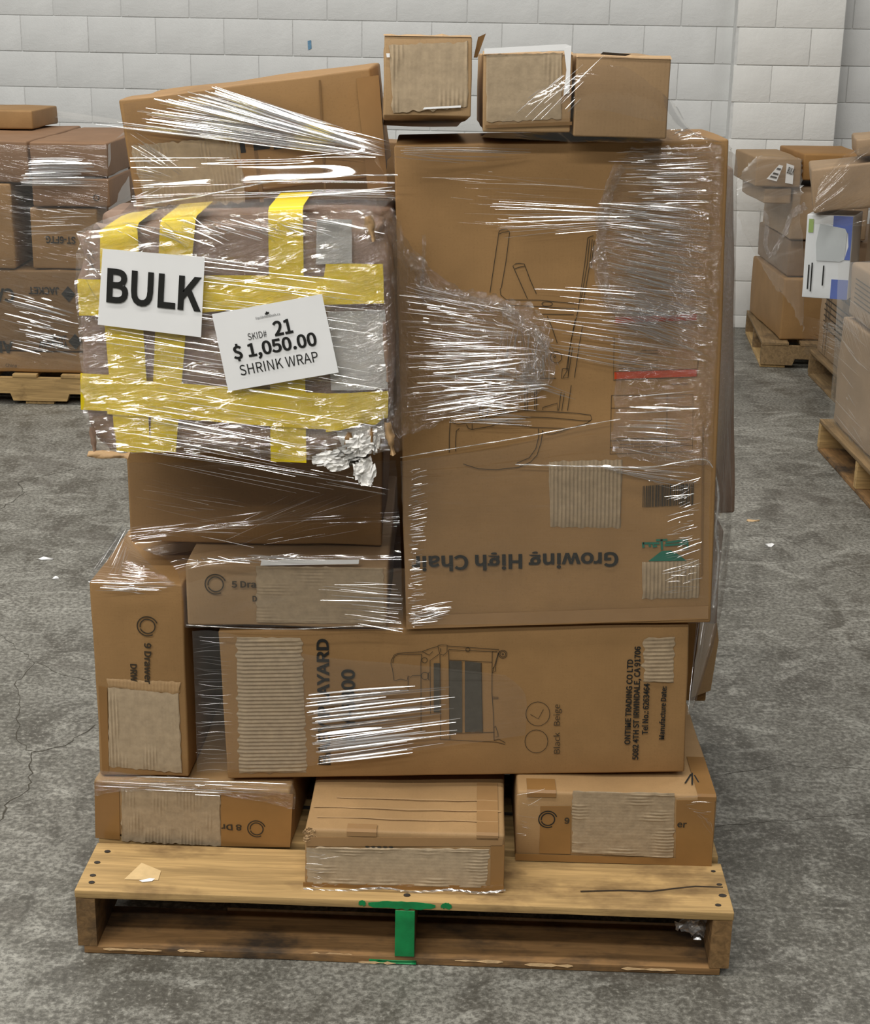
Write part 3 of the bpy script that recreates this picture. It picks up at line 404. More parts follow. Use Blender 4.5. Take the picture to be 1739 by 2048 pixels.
'b9': (0.757, '72,114 105,84 122,75 139,69 157,67 193,75 223,103 248,159 251,186 273,207 241,185 205,171 167,166 102,178 50,213 17,271 6,347 19,421 55,480 108,519 173,533 251,516 312,464 352,382 365,272 349,136 305,41 239,-15 162,-33 117,-28 80,-16 49,3 7,40 151,431 132,415 118,386 112,346 117,308 130,281 149,266 179,260 197,262 218,272 240,289 258,310 249,364 230,406 205,429 174,436', '19,21,20 18,21,19 18,22,21 17,22,18 17,48,22 48,47,22 47,23,22 17,33,48 17,34,33 46,23,47 16,34,17 16,35,34 45,23,46 16,36,35 45,24,23 44,24,45 15,36,16 15,37,36 43,24,44 15,38,37 42,24,43 15,39,38 41,24,42 41,9,24 9,25,24 14,39,15 14,40,39 40,9,41 14,9,40 13,9,14 13,10,9 8,25,9 7,25,8 13,11,10 12,11,13 6,25,7 6,26,25 32,1,0 5,26,6 32,2,1 4,26,5 32,3,2 32,4,3 32,26,4 32,27,26 31,27,32 30,27,31 30,28,27 29,28,30'),
'b:': (0.379, '31,66 46,89 68,105 95,110 121,105 144,89 158,67 164,38 158,10 144,-13 121,-27 95,-33 68,-27 46,-13 31,10 26,38 31,342 46,365 68,380 95,385 122,380 144,365 158,342 164,314 158,285 144,262 121,247 95,242 68,247 46,263 31,286 26,314', '18,20,19 17,20,18 17,21,20 17,22,21 16,22,17 16,23,22 31,23,16 31,24,23 30,24,31 29,24,30 29,25,24 28,25,29 28,26,25 28,27,26 2,4,3 1,4,2 1,5,4 1,6,5 0,6,1 0,7,6 15,7,0 14,7,15 14,8,7 13,8,14 13,9,8 12,9,13 12,10,9 12,11,10'),
'bA': (0.829, '259,523 445,-23 328,-23 280,129 132,129 83,-23 -30,-23 155,523 236,273 222,315 209,357 197,399 190,425 222,425 215,399 203,357 190,315 177,273 162,226 250,226', '6,12,7 12,0,7 12,13,0 13,1,0 6,11,12 14,1,13 6,15,11 15,10,11 15,10,14 10,1,14 9,1,10 6,16,15 8,1,9 6,17,16 19,1,8 6,18,17 6,4,18 4,19,18 4,3,19 3,1,19 6,5,4 2,1,3'),
'bB': (0.896, '218,523 292,516 354,492 398,445 413,379 407,336 390,298 362,267 339,255 339,283 368,273 407,243 432,201 441,146 425,72 379,17 311,-14 229,-23 46,-23 46,523 255,316 284,329 298,346 303,370 298,396 284,412 255,423 208,427 155,427 155,311 205,311 271,79 305,94 325,116 331,149 325,178 307,197 272,210 218,215 155,215 155,74 218,74', '18,28,19 28,0,19 28,1,0 28,2,1 28,3,2 28,27,3 27,26,3 26,4,3 18,29,28 25,4,26 24,4,25 23,4,24 23,5,4 22,5,23 21,5,22 21,6,5 20,6,21 30,6,20 18,39,29 39,30,29 39,9,30 9,6,30 9,7,6 39,8,9 7,10,9 7,11,10 8,11,7 39,11,8 39,38,11 38,12,11 18,40,39 37,12,38 36,12,37 36,13,12 35,13,36 34,13,35 33,13,34 33,14,13 32,14,33 31,14,32 41,14,31 18,41,40 18,14,41 18,15,14 18,16,15 18,17,16'),
'bC': (0.87, '34,366 85,456 163,513 260,533 310,527 352,511 388,489 431,450 367,373 329,407 309,419 287,427 263,430 208,418 166,384 138,329 128,252 138,173 165,116 206,82 261,70 288,73 313,82 336,98 377,137 443,61 394,14 354,-11 308,-27 256,-32 161,-13 84,44 34,133 16,250', '2,4,3 2,5,4 1,5,2 1,6,5 1,7,6 0,13,1 13,12,1 12,7,1 12,11,7 11,10,7 10,9,7 9,8,7 0,14,13 0,15,14 33,15,0 33,16,15 33,17,16 32,17,33 32,18,17 23,25,24 31,18,32 31,19,18 22,25,23 21,25,22 31,20,19 20,25,21 31,25,20 31,26,25 30,26,31 30,27,26 30,28,27 29,28,30'),
'bD': (0.939, '196,523 304,506 386,452 436,366 453,252 436,138 387,50 305,-5 198,-23 46,-23 46,523 256,87 302,120 331,174 341,252 331,329 303,382 257,414 186,425 155,425 155,75 186,75', '9,19,10 19,0,10 19,1,0 19,2,1 19,18,2 18,17,2 17,3,2 9,20,19 16,3,17 15,3,16 15,4,3 14,4,15 14,5,4 13,5,14 12,5,13 12,6,5 11,6,12 21,6,11 9,21,20 9,6,21 9,7,6 9,8,7'),
'bE': (0.804, '380,523 380,423 155,423 155,313 345,313 345,213 155,213 155,77 388,77 388,-23 46,-23 46,523', '10,2,11 2,0,11 2,1,0 10,3,2 10,6,3 6,4,3 6,5,4 10,7,6 10,8,7 10,9,8'),
'bF': (0.753, '380,523 380,423 155,423 155,301 346,301 346,201 155,201 155,-23 46,-23 46,523', '8,2,9 2,0,9 2,1,0 8,3,2 8,6,3 6,4,3 6,5,4 8,7,6'),
'bG': (0.94, '34,366 87,456 168,513 268,532 322,526 366,511 402,489 445,450 381,373 344,406 324,419 300,427 272,430 212,418 168,384 139,329 128,252 138,173 166,117 210,83 273,70 294,72 315,76 333,84 338,88 338,183 232,183 232,283 443,283 443,38 404,6 364,-14 317,-28 264,-32 165,-13 85,43 34,133 16,250', '2,4,3 2,5,4 1,5,2 1,6,5 1,7,6 0,13,1 13,12,1 12,7,1 12,11,7 11,10,7 10,9,7 9,8,7 0,14,13 0,15,14 37,15,0 37,16,15 26,28,27 26,25,28 25,29,28 37,17,16 36,17,37 24,29,25 36,18,17 35,18,36 35,19,18 23,29,24 22,29,23 35,20,19 21,29,22 20,29,21 35,29,20 34,29,35 34,30,29 34,31,30 33,31,34 33,32,31'),
'bH': (0.993, '155,523 155,314 342,314 342,523 452,523 452,-23 342,-23 342,213 155,213 155,-23 46,-23 46,523', '10,0,11 10,1,0 2,4,3 2,5,4 10,8,1 8,2,1 8,7,2 7,5,2 10,9,8 6,5,7'),
'bI': (0.4, '155,523 155,-23 46,-23 46,523', '2,0,3 2,1,0'),
'bJ': (0.73, '74,136 104,93 120,80 136,72 155,70 181,74 197,86 208,110 213,154 213,523 323,523 323,145 314,79 286,21 234,-19 163,-33 112,-27 68,-9 32,20 -9,75', '8,10,9 8,11,10 7,11,8 7,12,11 19,1,0 6,12,7 19,2,1 5,12,6 19,3,2 5,13,12 18,3,19 4,13,5 18,4,3 18,13,4 18,14,13 17,14,18 16,14,17 16,15,14'),
'bK': (0.881, '155,523 155,272 122,272 331,523 464,523 286,308 479,-23 354,-23 214,220 155,150 155,-23 46,-23 46,523', '11,0,12 11,2,0 2,1,0 2,4,3 2,5,4 2,8,5 8,6,5 11,9,2 9,8,2 7,6,8 11,10,9'),
'bL': (0.741, '155,523 155,77 374,77 374,-23 46,-23 46,523', '4,0,5 4,1,0 4,2,1 4,3,2'),
'bM': (1.108, '161,523 262,241 272,215 281,188 289,162 293,152 262,152 266,162 275,188 283,214 292,240 393,523 508,523 508,-23 403,-23 403,277 404,313 406,352 408,391 409,401 448,401 414,302 314,27 239,27 138,302 104,401 143,401 144,391 146,352 148,313 149,277 149,-23 46,-23 46,523', '32,25,33 25,0,33 25,26,0 26,1,0 10,19,11 19,12,11 19,20,12 20,13,12 32,24,25 27,1,26 10,18,19 21,13,20 28,1,27 10,17,18 10,16,17 29,1,28 10,15,16 30,1,29 22,13,21 32,23,24 10,14,15 31,1,30 31,2,1 9,14,10 31,8,2 8,3,2 8,3,9 3,14,9 4,14,3 31,7,8 31,6,7 5,14,4 31,5,6 31,23,5 23,22,5 22,14,5 32,31,23 14,13,22'),
'bN': (0.986, '146,523 336,196 384,105 348,105 347,119 344,159 342,200 341,240 341,523 448,523 448,-23 346,-23 157,305 109,395 146,395 146,382 149,343 151,303 152,263 152,-23 46,-23 46,523', '20,13,21 13,0,21 13,14,0 14,1,0 7,9,8 7,10,9 20,17,13 17,12,13 15,1,14 16,1,15 17,12,16 12,1,16 11,1,12 20,18,17 20,19,18 6,10,7 5,2,6 2,10,6 11,5,1 5,2,1 11,4,5 11,3,4 11,2,3 11,10,2'),
'bO': (1.012, '33,367 81,456 157,513 253,533 349,513 425,456 473,367 490,252 473,136 425,46 349,-12 253,-33 157,-12 81,46 33,136 16,252 368,329 342,385 303,418 253,430 203,418 164,385 138,329 128,252 138,173 164,117 203,82 253,70 303,82 342,117 368,173 378,252', '2,4,3 1,4,2 1,5,4 0,20,1 20,19,1 19,5,1 19,18,5 18,6,5 17,6,18 0,21,20 0,22,21 16,6,17 15,22,0 16,7,6 31,7,16 15,23,22 14,23,15 31,8,7 14,24,23 30,8,31 29,8,30 14,25,24 13,25,14 29,9,8 28,9,29 13,26,25 27,9,28 13,27,26 13,9,27 13,10,9 12,10,13 12,11,10'),
'bP': (0.864, '213,523 294,515 361,487 407,433 422,353 407,275 363,218 296,186 216,176 155,176 155,-23 46,-23 46,523 257,279 289,294 306,317 312,353 305,389 288,409 256,421 202,425 155,425 155,274 205,274', '11,21,12 21,0,12 21,1,0 21,2,1 21,3,2 21,20,3 20,19,3 19,18,3 18,4,3 11,22,21 17,4,18 16,4,17 16,5,4 15,5,16 14,5,15 13,5,14 23,5,13 23,6,5 11,23,22 11,9,23 9,6,23 9,7,6 9,8,7 11,10,9'),
'bR': (0.866, '261,291 291,306 307,327 313,360 307,391 292,409 262,421 215,425 155,425 155,286 214,286 155,189 155,-23 46,-23 46,523 226,523 301,516 365,488 409,436 423,361 414,300 387,251 345,216 321,207 455,-23 330,-23 208,189', '13,8,14 8,15,14 8,16,15 8,17,16 8,18,17 8,7,18 7,6,18 6,19,18 13,9,8 5,19,6 4,19,5 3,19,4 3,20,19 2,20,3 1,20,2 0,20,1 0,21,20 10,21,0 13,11,9 11,10,9 11,21,10 11,22,21 11,23,22 11,26,23 26,24,23 13,12,11 25,24,26'),
'bS': (0.813, '68,142 113,102 143,85 175,74 208,70 245,75 270,87 284,105 289,128 285,151 273,166 251,181 220,196 148,227 109,247 72,276 43,319 32,377 46,440 85,490 143,521 213,532 261,527 305,513 344,492 393,450 331,375 290,407 267,420 242,427 214,430 182,426 160,415 148,401 144,382 149,361 162,345 185,331 213,319 284,288 328,265 366,234 392,190 401,132 387,68 347,14 286,-20 208,-32 151,-27 100,-10 55,15 0,62', '20,22,21 20,23,22 19,23,20 19,24,23 19,25,24 18,25,19 18,30,25 30,29,25 29,28,25 28,27,25 27,26,25 17,31,18 31,30,18 17,32,31 17,33,32 17,34,33 17,35,34 16,35,17 16,36,35 16,37,36 16,38,37 15,38,16 15,39,38 15,40,39 14,40,15 14,41,40 13,41,14 13,42,41 12,42,13 11,42,12 11,43,42 10,43,11 9,43,10 8,43,9 51,1,0 8,44,43 7,44,8 6,44,7 51,2,1 5,44,6 51,3,2 4,44,5 51,4,3 51,44,4 51,45,44 50,45,51 49,45,50 49,46,45 48,46,49 48,47,46'),
'bT': (0.817, '-2,423 -2,523 411,523 411,423 259,423 259,-23 149,-23 149,423', '0,2,1 0,3,2 7,3,0 6,4,7 4,3,7 6,5,4'),
'bU': (0.984, '43,523 153,523 153,206 161,136 182,96 210,76 246,70 284,76 312,96 333,136 342,206 342,523 449,523 449,204 434,97 392,22 326,-20 246,-33 167,-20 101,22 58,97 43,204', '21,1,0 21,2,1 10,12,11 10,13,12 9,13,10 21,3,2 20,3,21 9,14,13 8,14,9 20,4,3 19,4,20 8,15,14 7,15,8 19,5,4 6,15,7 19,6,5 19,15,6 18,15,19 18,16,15 18,17,16'),
'bW': (1.198, '102,523 158,232 166,192 173,151 180,111 185,89 149,89 153,111 162,152 171,193 181,233 254,523 348,523 422,233 432,193 440,152 449,111 454,89 419,89 423,110 430,151 437,191 444,232 501,523 609,523 497,-23 383,-23 303,296 296,326 290,354 284,382 282,392 317,392 315,382 309,354 302,326 296,296 217,-23 105,-23 -11,523', '38,0,39 38,1,0 10,12,11 10,31,12 31,32,12 32,13,12 22,24,23 22,25,24 10,30,31 33,13,32 10,29,30 34,13,33 10,28,29 35,13,34 10,36,28 36,27,28 36,27,35 27,13,35 10,37,36 26,13,27 9,37,10 26,14,13 38,2,1 21,25,22 26,20,14 20,15,14 8,3,9 3,37,9 38,8,2 8,3,2 20,15,21 15,25,21 16,25,15 38,7,8 4,37,3 26,19,20 17,25,16 38,6,7 5,37,4 26,18,19 38,5,6 38,37,5 26,17,18 26,25,17'),
'bY': (0.724, '-38,523 81,523 152,368 164,341 176,314 189,286 195,272 168,272 175,287 188,314 200,341 212,368 282,523 400,523 236,188 236,-23 126,-23 126,188', '17,1,0 17,2,1 11,13,12 11,14,13 17,3,2 10,14,11 9,14,10 17,4,3 8,5,9 5,14,9 17,8,4 8,5,4 17,7,8 6,14,5 17,6,7 17,14,6 16,14,17 16,15,14'),
'ba': (0.768, '33,161 82,209 159,239 242,254 241,264 232,285 218,299 190,304 164,302 139,294 115,282 71,256 24,340 73,369 110,386 153,398 202,404 269,391 318,354 345,297 353,229 353,-23 258,-23 252,21 279,21 256,4 223,-15 187,-28 148,-32 97,-24 54,1 26,42 16,97 244,165 195,157 150,139 130,120 124,99 127,83 134,74 147,68 166,65 186,68 206,75 228,88 244,101', '15,17,16 14,17,15 14,18,17 13,18,14 12,18,13 12,19,18 11,10,12 10,9,12 9,8,12 8,7,12 7,19,12 6,19,7 5,19,6 5,20,19 4,20,5 3,20,4 2,20,3 1,20,2 1,33,20 33,21,20 0,33,1 0,34,33 45,21,33 32,34,0 32,35,34 32,36,35 32,37,36 44,21,45 32,38,37 31,38,32 43,21,44 31,39,38 42,24,43 24,21,43 31,40,39 41,24,42 31,41,40 31,24,41 30,23,31 23,24,31 30,26,23 26,22,23 25,21,24 26,21,25 29,26,30 29,27,26 22,21,26 28,27,29'),
'bc': (0.696, '28,276 72,345 136,389 213,404 252,399 285,388 313,372 354,340 294,262 260,289 246,297 232,302 217,304 180,295 151,273 131,236 123,185 130,134 150,97 178,75 215,67 234,69 252,75 270,85 307,114 360,32 314,-2 281,-18 246,-29 208,-32 131,-18 68,26 26,95 12,185', '2,4,3 2,5,4 1,5,2 1,6,5 1,7,6 0,7,1 0,12,7 12,11,7 11,10,7 10,9,7 9,8,7 0,13,12 0,14,13 33,14,0 33,15,14 33,16,15 32,16,33 32,17,16 32,18,17 23,25,24 32,19,18 31,19,32 22,25,23 21,25,22 31,20,19 20,25,21 31,25,20 31,26,25 30,26,31 30,27,26 29,27,30 29,28,27'),
'be': (0.756, '27,275 69,344 130,388 201,404 274,390 329,348 362,285 373,207 372,195 372,185 371,175 367,147 126,147 130,126 151,93 181,72 221,64 242,66 262,71 281,79 322,103 365,20 319,-7 288,-20 252,-29 212,-32 134,-18 70,26 27,95 12,185 266,258 252,285 232,301 203,306 174,301 150,283 130,254 126,238 268,238', '2,4,3 2,5,4 1,5,2 1,6,5 0,33,1 33,6,1 0,34,33 32,6,33 31,6,32 0,35,34 30,6,31 30,7,6 0,36,35 29,36,0 38,7,30 29,37,36 29,38,37 29,7,38 29,8,7 29,9,8 28,12,29 12,9,29 12,10,9 12,11,10 28,13,12 28,14,13 19,21,20 27,14,28 27,15,14 18,21,19 27,16,15 17,21,18 16,21,17 27,21,16 26,21,27 26,22,21 26,23,22 25,23,26 25,24,23'),
'bf': (0.443, '50,392 50,431 57,488 81,535 123,565 179,575 200,574 219,572 236,567 271,555 244,460 211,474 203,477 195,478 189,479 175,476 167,469 161,455 158,428 158,394 237,394 237,297 158,297 158,-23 50,-23 50,297 -1,297 -1,389', '4,6,5 4,7,6 4,8,7 4,9,8 3,9,4 3,10,9 2,13,3 13,12,3 12,11,3 11,10,3 1,15,2 15,14,2 14,13,2 1,16,15 1,17,16 1,18,17 0,18,1 0,19,18 0,20,19 0,21,20 27,21,0 26,21,27 25,21,26 24,22,25 22,21,25 24,23,22'),
'bg': (0.769, '16,-41 29,-13 50,12 66,24 66,4 60,9 45,27 36,50 32,77 37,105 49,130 66,150 73,156 73,138 61,150 43,177 30,210 25,248 38,312 74,362 126,393 185,403 204,403 221,400 235,397 243,394 392,394 392,299 343,299 324,321 336,299 344,274 346,245 334,183 300,135 249,104 188,94 170,95 154,98 137,103 137,103 140,106 136,100 133,94 132,87 133,80 137,76 148,72 174,69 247,69 308,64 356,44 389,8 399,-43 383,-103 338,-151 272,-183 188,-194 120,-187 64,-165 25,-126 11,-73 238,276 226,295 209,306 187,310 166,306 149,295 137,276 132,248 137,220 149,200 166,188 187,183 208,188 225,200 237,220 242,248 288,-42 282,-36 266,-31 238,-29 174,-29 163,-29 149,-28 135,-26 133,-25 127,-31 119,-42 114,-53 113,-61 117,-77 130,-90 157,-100 196,-104 238,-98 268,-85 285,-68 290,-52', '20,22,21 20,23,22 20,24,23 20,25,24 20,26,25 20,27,26 19,29,20 29,27,20 18,29,19 18,65,29 65,30,29 28,27,29 17,66,18 66,65,18 64,30,65 17,67,66 63,30,64 63,31,30 17,68,67 62,31,63 77,31,62 17,69,68 77,32,31 16,69,17 76,32,77 16,70,69 76,33,32 75,33,76 16,71,70 15,71,16 74,33,75 15,72,71 73,33,74 15,73,72 15,33,73 15,34,33 14,12,15 12,34,15 14,11,12 13,34,12 13,11,14 10,13,11 10,34,13 10,35,34 9,41,10 41,35,10 9,40,41 42,35,41 8,40,9 42,38,35 38,36,35 8,39,40 8,42,39 42,38,39 8,43,42 37,36,38 8,44,43 8,45,44 8,46,45 7,46,8 7,47,46 7,48,47 7,49,48 7,50,49 7,51,50 6,51,7 6,52,51 5,3,6 3,52,6 2,5,3 5,4,3 87,85,86 87,84,85 87,83,84 87,82,83 82,80,81 87,80,82 88,80,87 88,79,80 88,78,79 88,98,78 89,98,88 89,97,98 90,97,89 91,97,90 91,96,97 92,96,91 92,95,96 93,95,92 93,94,95'),
'bh': (0.828, '149,566 149,394 148,373 135,360 167,382 204,398 246,404 306,392 350,357 375,303 382,236 382,-23 273,-23 273,225 270,266 261,288 248,298 226,302 206,299 187,291 167,275 149,259 149,-23 39,-23 39,566', '23,0,24 23,3,0 3,1,0 5,7,6 4,7,5 3,2,1 4,8,7 3,8,4 23,21,3 21,20,3 20,19,3 19,18,3 18,8,3 18,17,8 17,9,8 17,16,9 16,10,9 15,10,16 14,10,15 13,10,14 23,22,21 13,11,10 12,11,13'),
'bi': (0.375, '34,514 48,534 69,548 94,552 120,548 141,535 155,514 160,489 155,462 141,441 120,428 94,423 69,428 47,441 34,463 29,488 149,394 149,-23 39,-23 39,394', '18,16,19 18,17,16 2,4,3 2,5,4 1,5,2 1,6,5 0,6,1 0,7,6 15,7,0 15,8,7 14,8,15 13,8,14 13,9,8 12,9,13 12,10,9 11,10,12'),
'bl': (0.387, '39,566 149,566 149,71 150,63 150,63 147,66 145,66 144,66 146,66 148,67 174,71 191,-20 163,-28 153,-30 142,-32 127,-32 88,-25 59,-2 44,32 39,72', '19,1,0 19,2,1 18,2,19 9,3,10 3,11,10 18,7,2 7,9,2 9,3,2 7,8,9 7,5,6 18,5,7 18,4,5 4,11,3 18,11,4 17,11,18 16,11,17 16,12,11 15,12,16 15,13,12 15,14,13'),
'bn': (0.832, '135,394 141,340 112,340 134,360 166,382 204,398 246,404 306,392 350,357 375,303 382,236 382,-23 273,-23 273,225 270,266 261,288 248,298 226,302 206,299 187,291 167,275 149,259 149,-23 39,-23 39,394', '5,7,6 4,7,5 23,2,24 2,0,24 2,3,0 3,1,0 4,8,7 3,8,4 1,8,3 1,9,8 23,1,2 23,21,1 21,20,1 20,19,1 19,18,1 18,17,1 17,9,1 17,16,9 16,10,9 15,10,16 14,10,15 13,10,14 23,22,21 13,11,10 12,11,13'),
'bo': (0.827, '27,276 70,345 132,389 207,404 281,389 344,345 386,276 402,185 386,94 344,26 281,-18 207,-33 132,-18 70,26 27,94 12,185 284,236 266,273 240,296 207,303 174,296 148,274 130,236 123,185 130,134 148,97 174,75 207,67 240,75 266,97 284,134 291,185', '2,4,3 1,4,2 1,5,4 0,5,1 0,19,5 19,6,5 0,20,19 18,6,19 0,21,20 17,6,18 15,21,0 17,7,6 15,22,21 16,7,17 15,23,22 31,7,16 30,7,31 15,24,23 14,24,15 30,8,7 29,8,30 14,25,24 28,8,29 14,26,25 13,26,14 28,9,8 27,9,28 13,27,26 13,9,27 12,9,13 12,10,9 11,10,12'),
'br': (0.529, '135,394 141,326 109,326 125,350 154,378 189,397 225,403 240,403 253,401 265,398 293,385 272,288 240,298 233,299 227,300 220,301 203,297 185,286 165,265 149,232 149,-23 39,-23 39,394', '5,7,6 5,8,7 5,9,8 5,10,9 4,10,5 21,2,22 2,0,22 2,3,0 3,1,0 4,11,10 3,11,4 1,12,3 12,11,3 21,1,2 21,19,1 19,18,1 18,17,1 17,16,1 16,15,1 15,14,1 14,13,1 13,12,1 21,20,19'),
'bt': (0.514, '50,297 -5,297 -5,389 55,393 62,498 159,498 159,394 260,394 260,297 159,297 159,114 162,88 167,75 176,68 194,65 200,66 209,67 218,70 251,83 276,-11 237,-23 219,-27 199,-31 177,-32 119,-22 78,10 56,58 50,113', '3,5,4 3,6,5 3,7,6 3,8,7 2,8,3 1,8,2 0,8,1 27,9,0 9,8,0 27,10,9 27,11,10 26,11,27 26,12,11 17,19,18 26,13,12 16,19,17 26,14,13 15,19,16 14,19,15 26,19,14 25,19,26 24,19,25 24,20,19 23,20,24 23,21,20 23,22,21'),
'bu': (0.828, '34,394 143,394 143,144 147,104 156,83 168,73 190,69 210,71 228,80 248,96 267,117 267,394 375,394 375,-23 279,-23 274,35 303,35 282,13 250,-11 213,-27 171,-33 111,-22 66,13 41,67 34,134', '24,1,0 24,2,1 10,12,11 10,13,12 24,3,2 23,3,24 9,13,10 23,4,3 8,16,9 16,13,9 23,5,4 7,16,8 23,6,5 6,16,7 23,16,6 22,15,23 15,16,23 17,13,16 22,18,15 18,14,15 21,18,22 18,13,17 21,19,18 14,13,18 20,19,21'),
'bw': (1.094, '100,394 160,162 166,135 171,109 176,84 178,77 144,77 145,84 151,110 158,136 164,162 227,394 323,394 386,162 393,136 399,110 406,84 408,77 374,77 376,84 381,109 387,135 393,162 451,394 560,394 447,-23 335,-23 278,194 271,220 264,247 258,274 256,283 290,283 288,274 282,246 276,219 269,193 212,-23 104,-23 -12,394', '38,0,39 38,1,0 10,12,11 10,31,12 31,32,12 32,13,12 22,24,23 22,25,24 10,30,31 33,13,32 34,13,33 10,29,30 10,28,29 35,13,34 10,36,28 36,27,28 36,27,35 27,13,35 26,13,27 10,37,36 26,21,13 21,14,13 9,2,10 2,37,10 21,14,22 14,25,22 38,9,1 9,2,1 15,25,14 38,8,9 26,20,21 3,37,2 16,25,15 38,7,8 26,19,20 4,37,3 17,25,16 38,6,7 26,18,19 5,37,4 18,25,17 38,5,6 38,37,5 26,25,18'),
}
CAP = 1.0
def text(parent, s, p0, p1, cap, mat='ink', bold=0.0, off=.0018, name='lettering', label=None):
    """lettering fitted between two baseline points, with the given capital height"""
    V, F = text_mesh(s, bold)
    p0 = np.array(p0); p1 = np.array(p1); t = p1 - p0; L = np.linalg.norm(t); t = t / L; up = np.array([-t[1], t[0]])
    x0, x1 = V[:, 0].min(), V[:, 0].max()
    P = p0 + np.outer((V[:, 0] - x0) / (x1 - x0) * L, t) + np.outer(V[:, 1] / CAP * cap, up)
    o = link_mesh(name, [(a, -off, b) for a, b in P], F, mat, parent)
    if label: o['label'] = label
    return o

def crumple(parent, name, c, size, mat, seed, n=10, flat=.4):
    """crumpled scrap of paper or film"""
    V = []; F = []
    for j in range(n + 1):
        for i in range(n + 1):
            s, t = i / n - .5, j / n - .5
            k = Vector((s * 2.6 + seed * 7, t * 2.6, seed))
            V.append((c[0] + size[0] * (s + .16 * mnoise.noise(k)), c[1] + size[1] * (.5 * flat * mnoise.noise(k * 1.7) + .3 * mnoise.noise(k * 3.1)), c[2] + size[2] * (t + .16 * mnoise.noise(k + Vector((5, 5, 5))))))
    for j in range(n):
        for i in range(n):
            a = j * (n + 1) + i
            if (abs(i - n / 2 + .5) + abs(j - n / 2 + .5)) > n * .72 - .9 * random.Random(seed * 99 + a).random(): continue
            F.append((a, a + 1, a + n + 2, a + n + 1))
    return link_mesh(name, V, F, mat, parent, False)

def curl(parent, p0, p1, w, bend, mat, seed, y=-.010, name='torn_ply'):
    """curled strip of ripped board between two points of a box front"""
    p0 = np.array(p0, float); p1 = np.array(p1, float); t = (p1 - p0) / np.linalg.norm(p1 - p0); sd = np.array([-t[1], t[0]]); n, m = 9, 4; V = []; F = []
    for i in range(n + 1):
        k = i / n; c = p0 + (p1 - p0) * k; ww = w * (.75 + .5 * mnoise.noise(Vector((i * .6, seed, 1)))) * (.5 + .5 * math.sin(math.pi * min(1, k * 1.2 + .1)))
        for j in range(m + 1):
            e = j / m * 2 - 1; q = c + sd * ww * .5 * e + t * .2 * w * mnoise.noise(Vector((i * .9, j, seed)))
            V.append((q[0], y - bend * (1 - e * e) - bend * .8 * mnoise.noise(Vector((i * .5, j * .7, seed + 2))), q[1]))
    for i in range(n):
        for j in range(m): a = i * (m + 1) + j; F.append((a, a + 1, a + m + 2, a + m + 1))
    return link_mesh(name, V, F, mat, parent, True)

# ------------------------------------------------------------------ the setting
FL = 14.0
fl = link_mesh('floor', [(-FL, -6, 0), (FL, -6, 0), (FL, 13, 0), (-FL, 13, 0)], [(0, 1, 2, 3)], 'concrete_floor'); fl['kind'] = 'structure'
def floor_line(pts, w, seed, mat='crack_dirt', name='crack'):
    rnd = random.Random(seed); V = []; F = []; fine = []
    for a, b in zip(pts[:-1], pts[1:]):
        L = math.dist(a, b); n = max(2, int(L / .02))
        for k in range(n): fine.append((a[0] + (b[0] - a[0]) * k / n + rnd.uniform(-.006, .006), a[1] + (b[1] - a[1]) * k / n + rnd.uniform(-.006, .006)))
    fine.append(pts[-1])
    for k, p in enumerate(fine):
        a = fine[max(0, k - 1)]; b = fine[min(len(fine) - 1, k + 1)]; t = Vector((b[0] - a[0], b[1] - a[1])); t.normalize()
        ww = w * rnd.uniform(.35, 1.2)
        V += [(p[0] - t.y * ww, p[1] + t.x * ww, .0006), (p[0] + t.y * ww, p[1] - t.x * ww, .0006)]
        if k: n = len(V); F.append((n - 4, n - 3, n - 1, n - 2))
    return link_mesh(name, V, F, mat, fl)
floor_line([(-0.9394, 2.9895), (-0.9473, 3.0917), (-0.9148, 3.1403), (-0.9536, 3.3285), (-0.8869, 3.3714), (-0.8387, 3.485)], .0020, 1)
floor_line([(-0.9536, 3.3285), (-1.0118, 3.394), (-1.0602, 3.6252), (-1.1057, 3.718), (-1.0833, 3.8694), (-0.9916, 3.7884), (-0.9099, 3.7522)], .0013, 2)
floor_line([(-1.5569, 5.2316), (-1.5278, 5.4499), (-1.5876, 5.5776), (-1.5044, 5.6711), (-1.398, 5.7974)], .0016, 3)
floor_line([(-1.0833, 3.8694), (-1.2346, 4.0616)], .0009, 4)
floor_line([(0.6837, 3.2671), (0.8384, 3.3294), (1.0483, 3.3112)], .0008, 5)
floor_line([(1.0674, 5.089), (1.2028, 5.0688), (1.4029, 4.6483)], .0008, 6)
floor_line([(0.597, 3.0199), (0.8044, 3.0606), (0.9927, 3.1014)], .0007, 7)

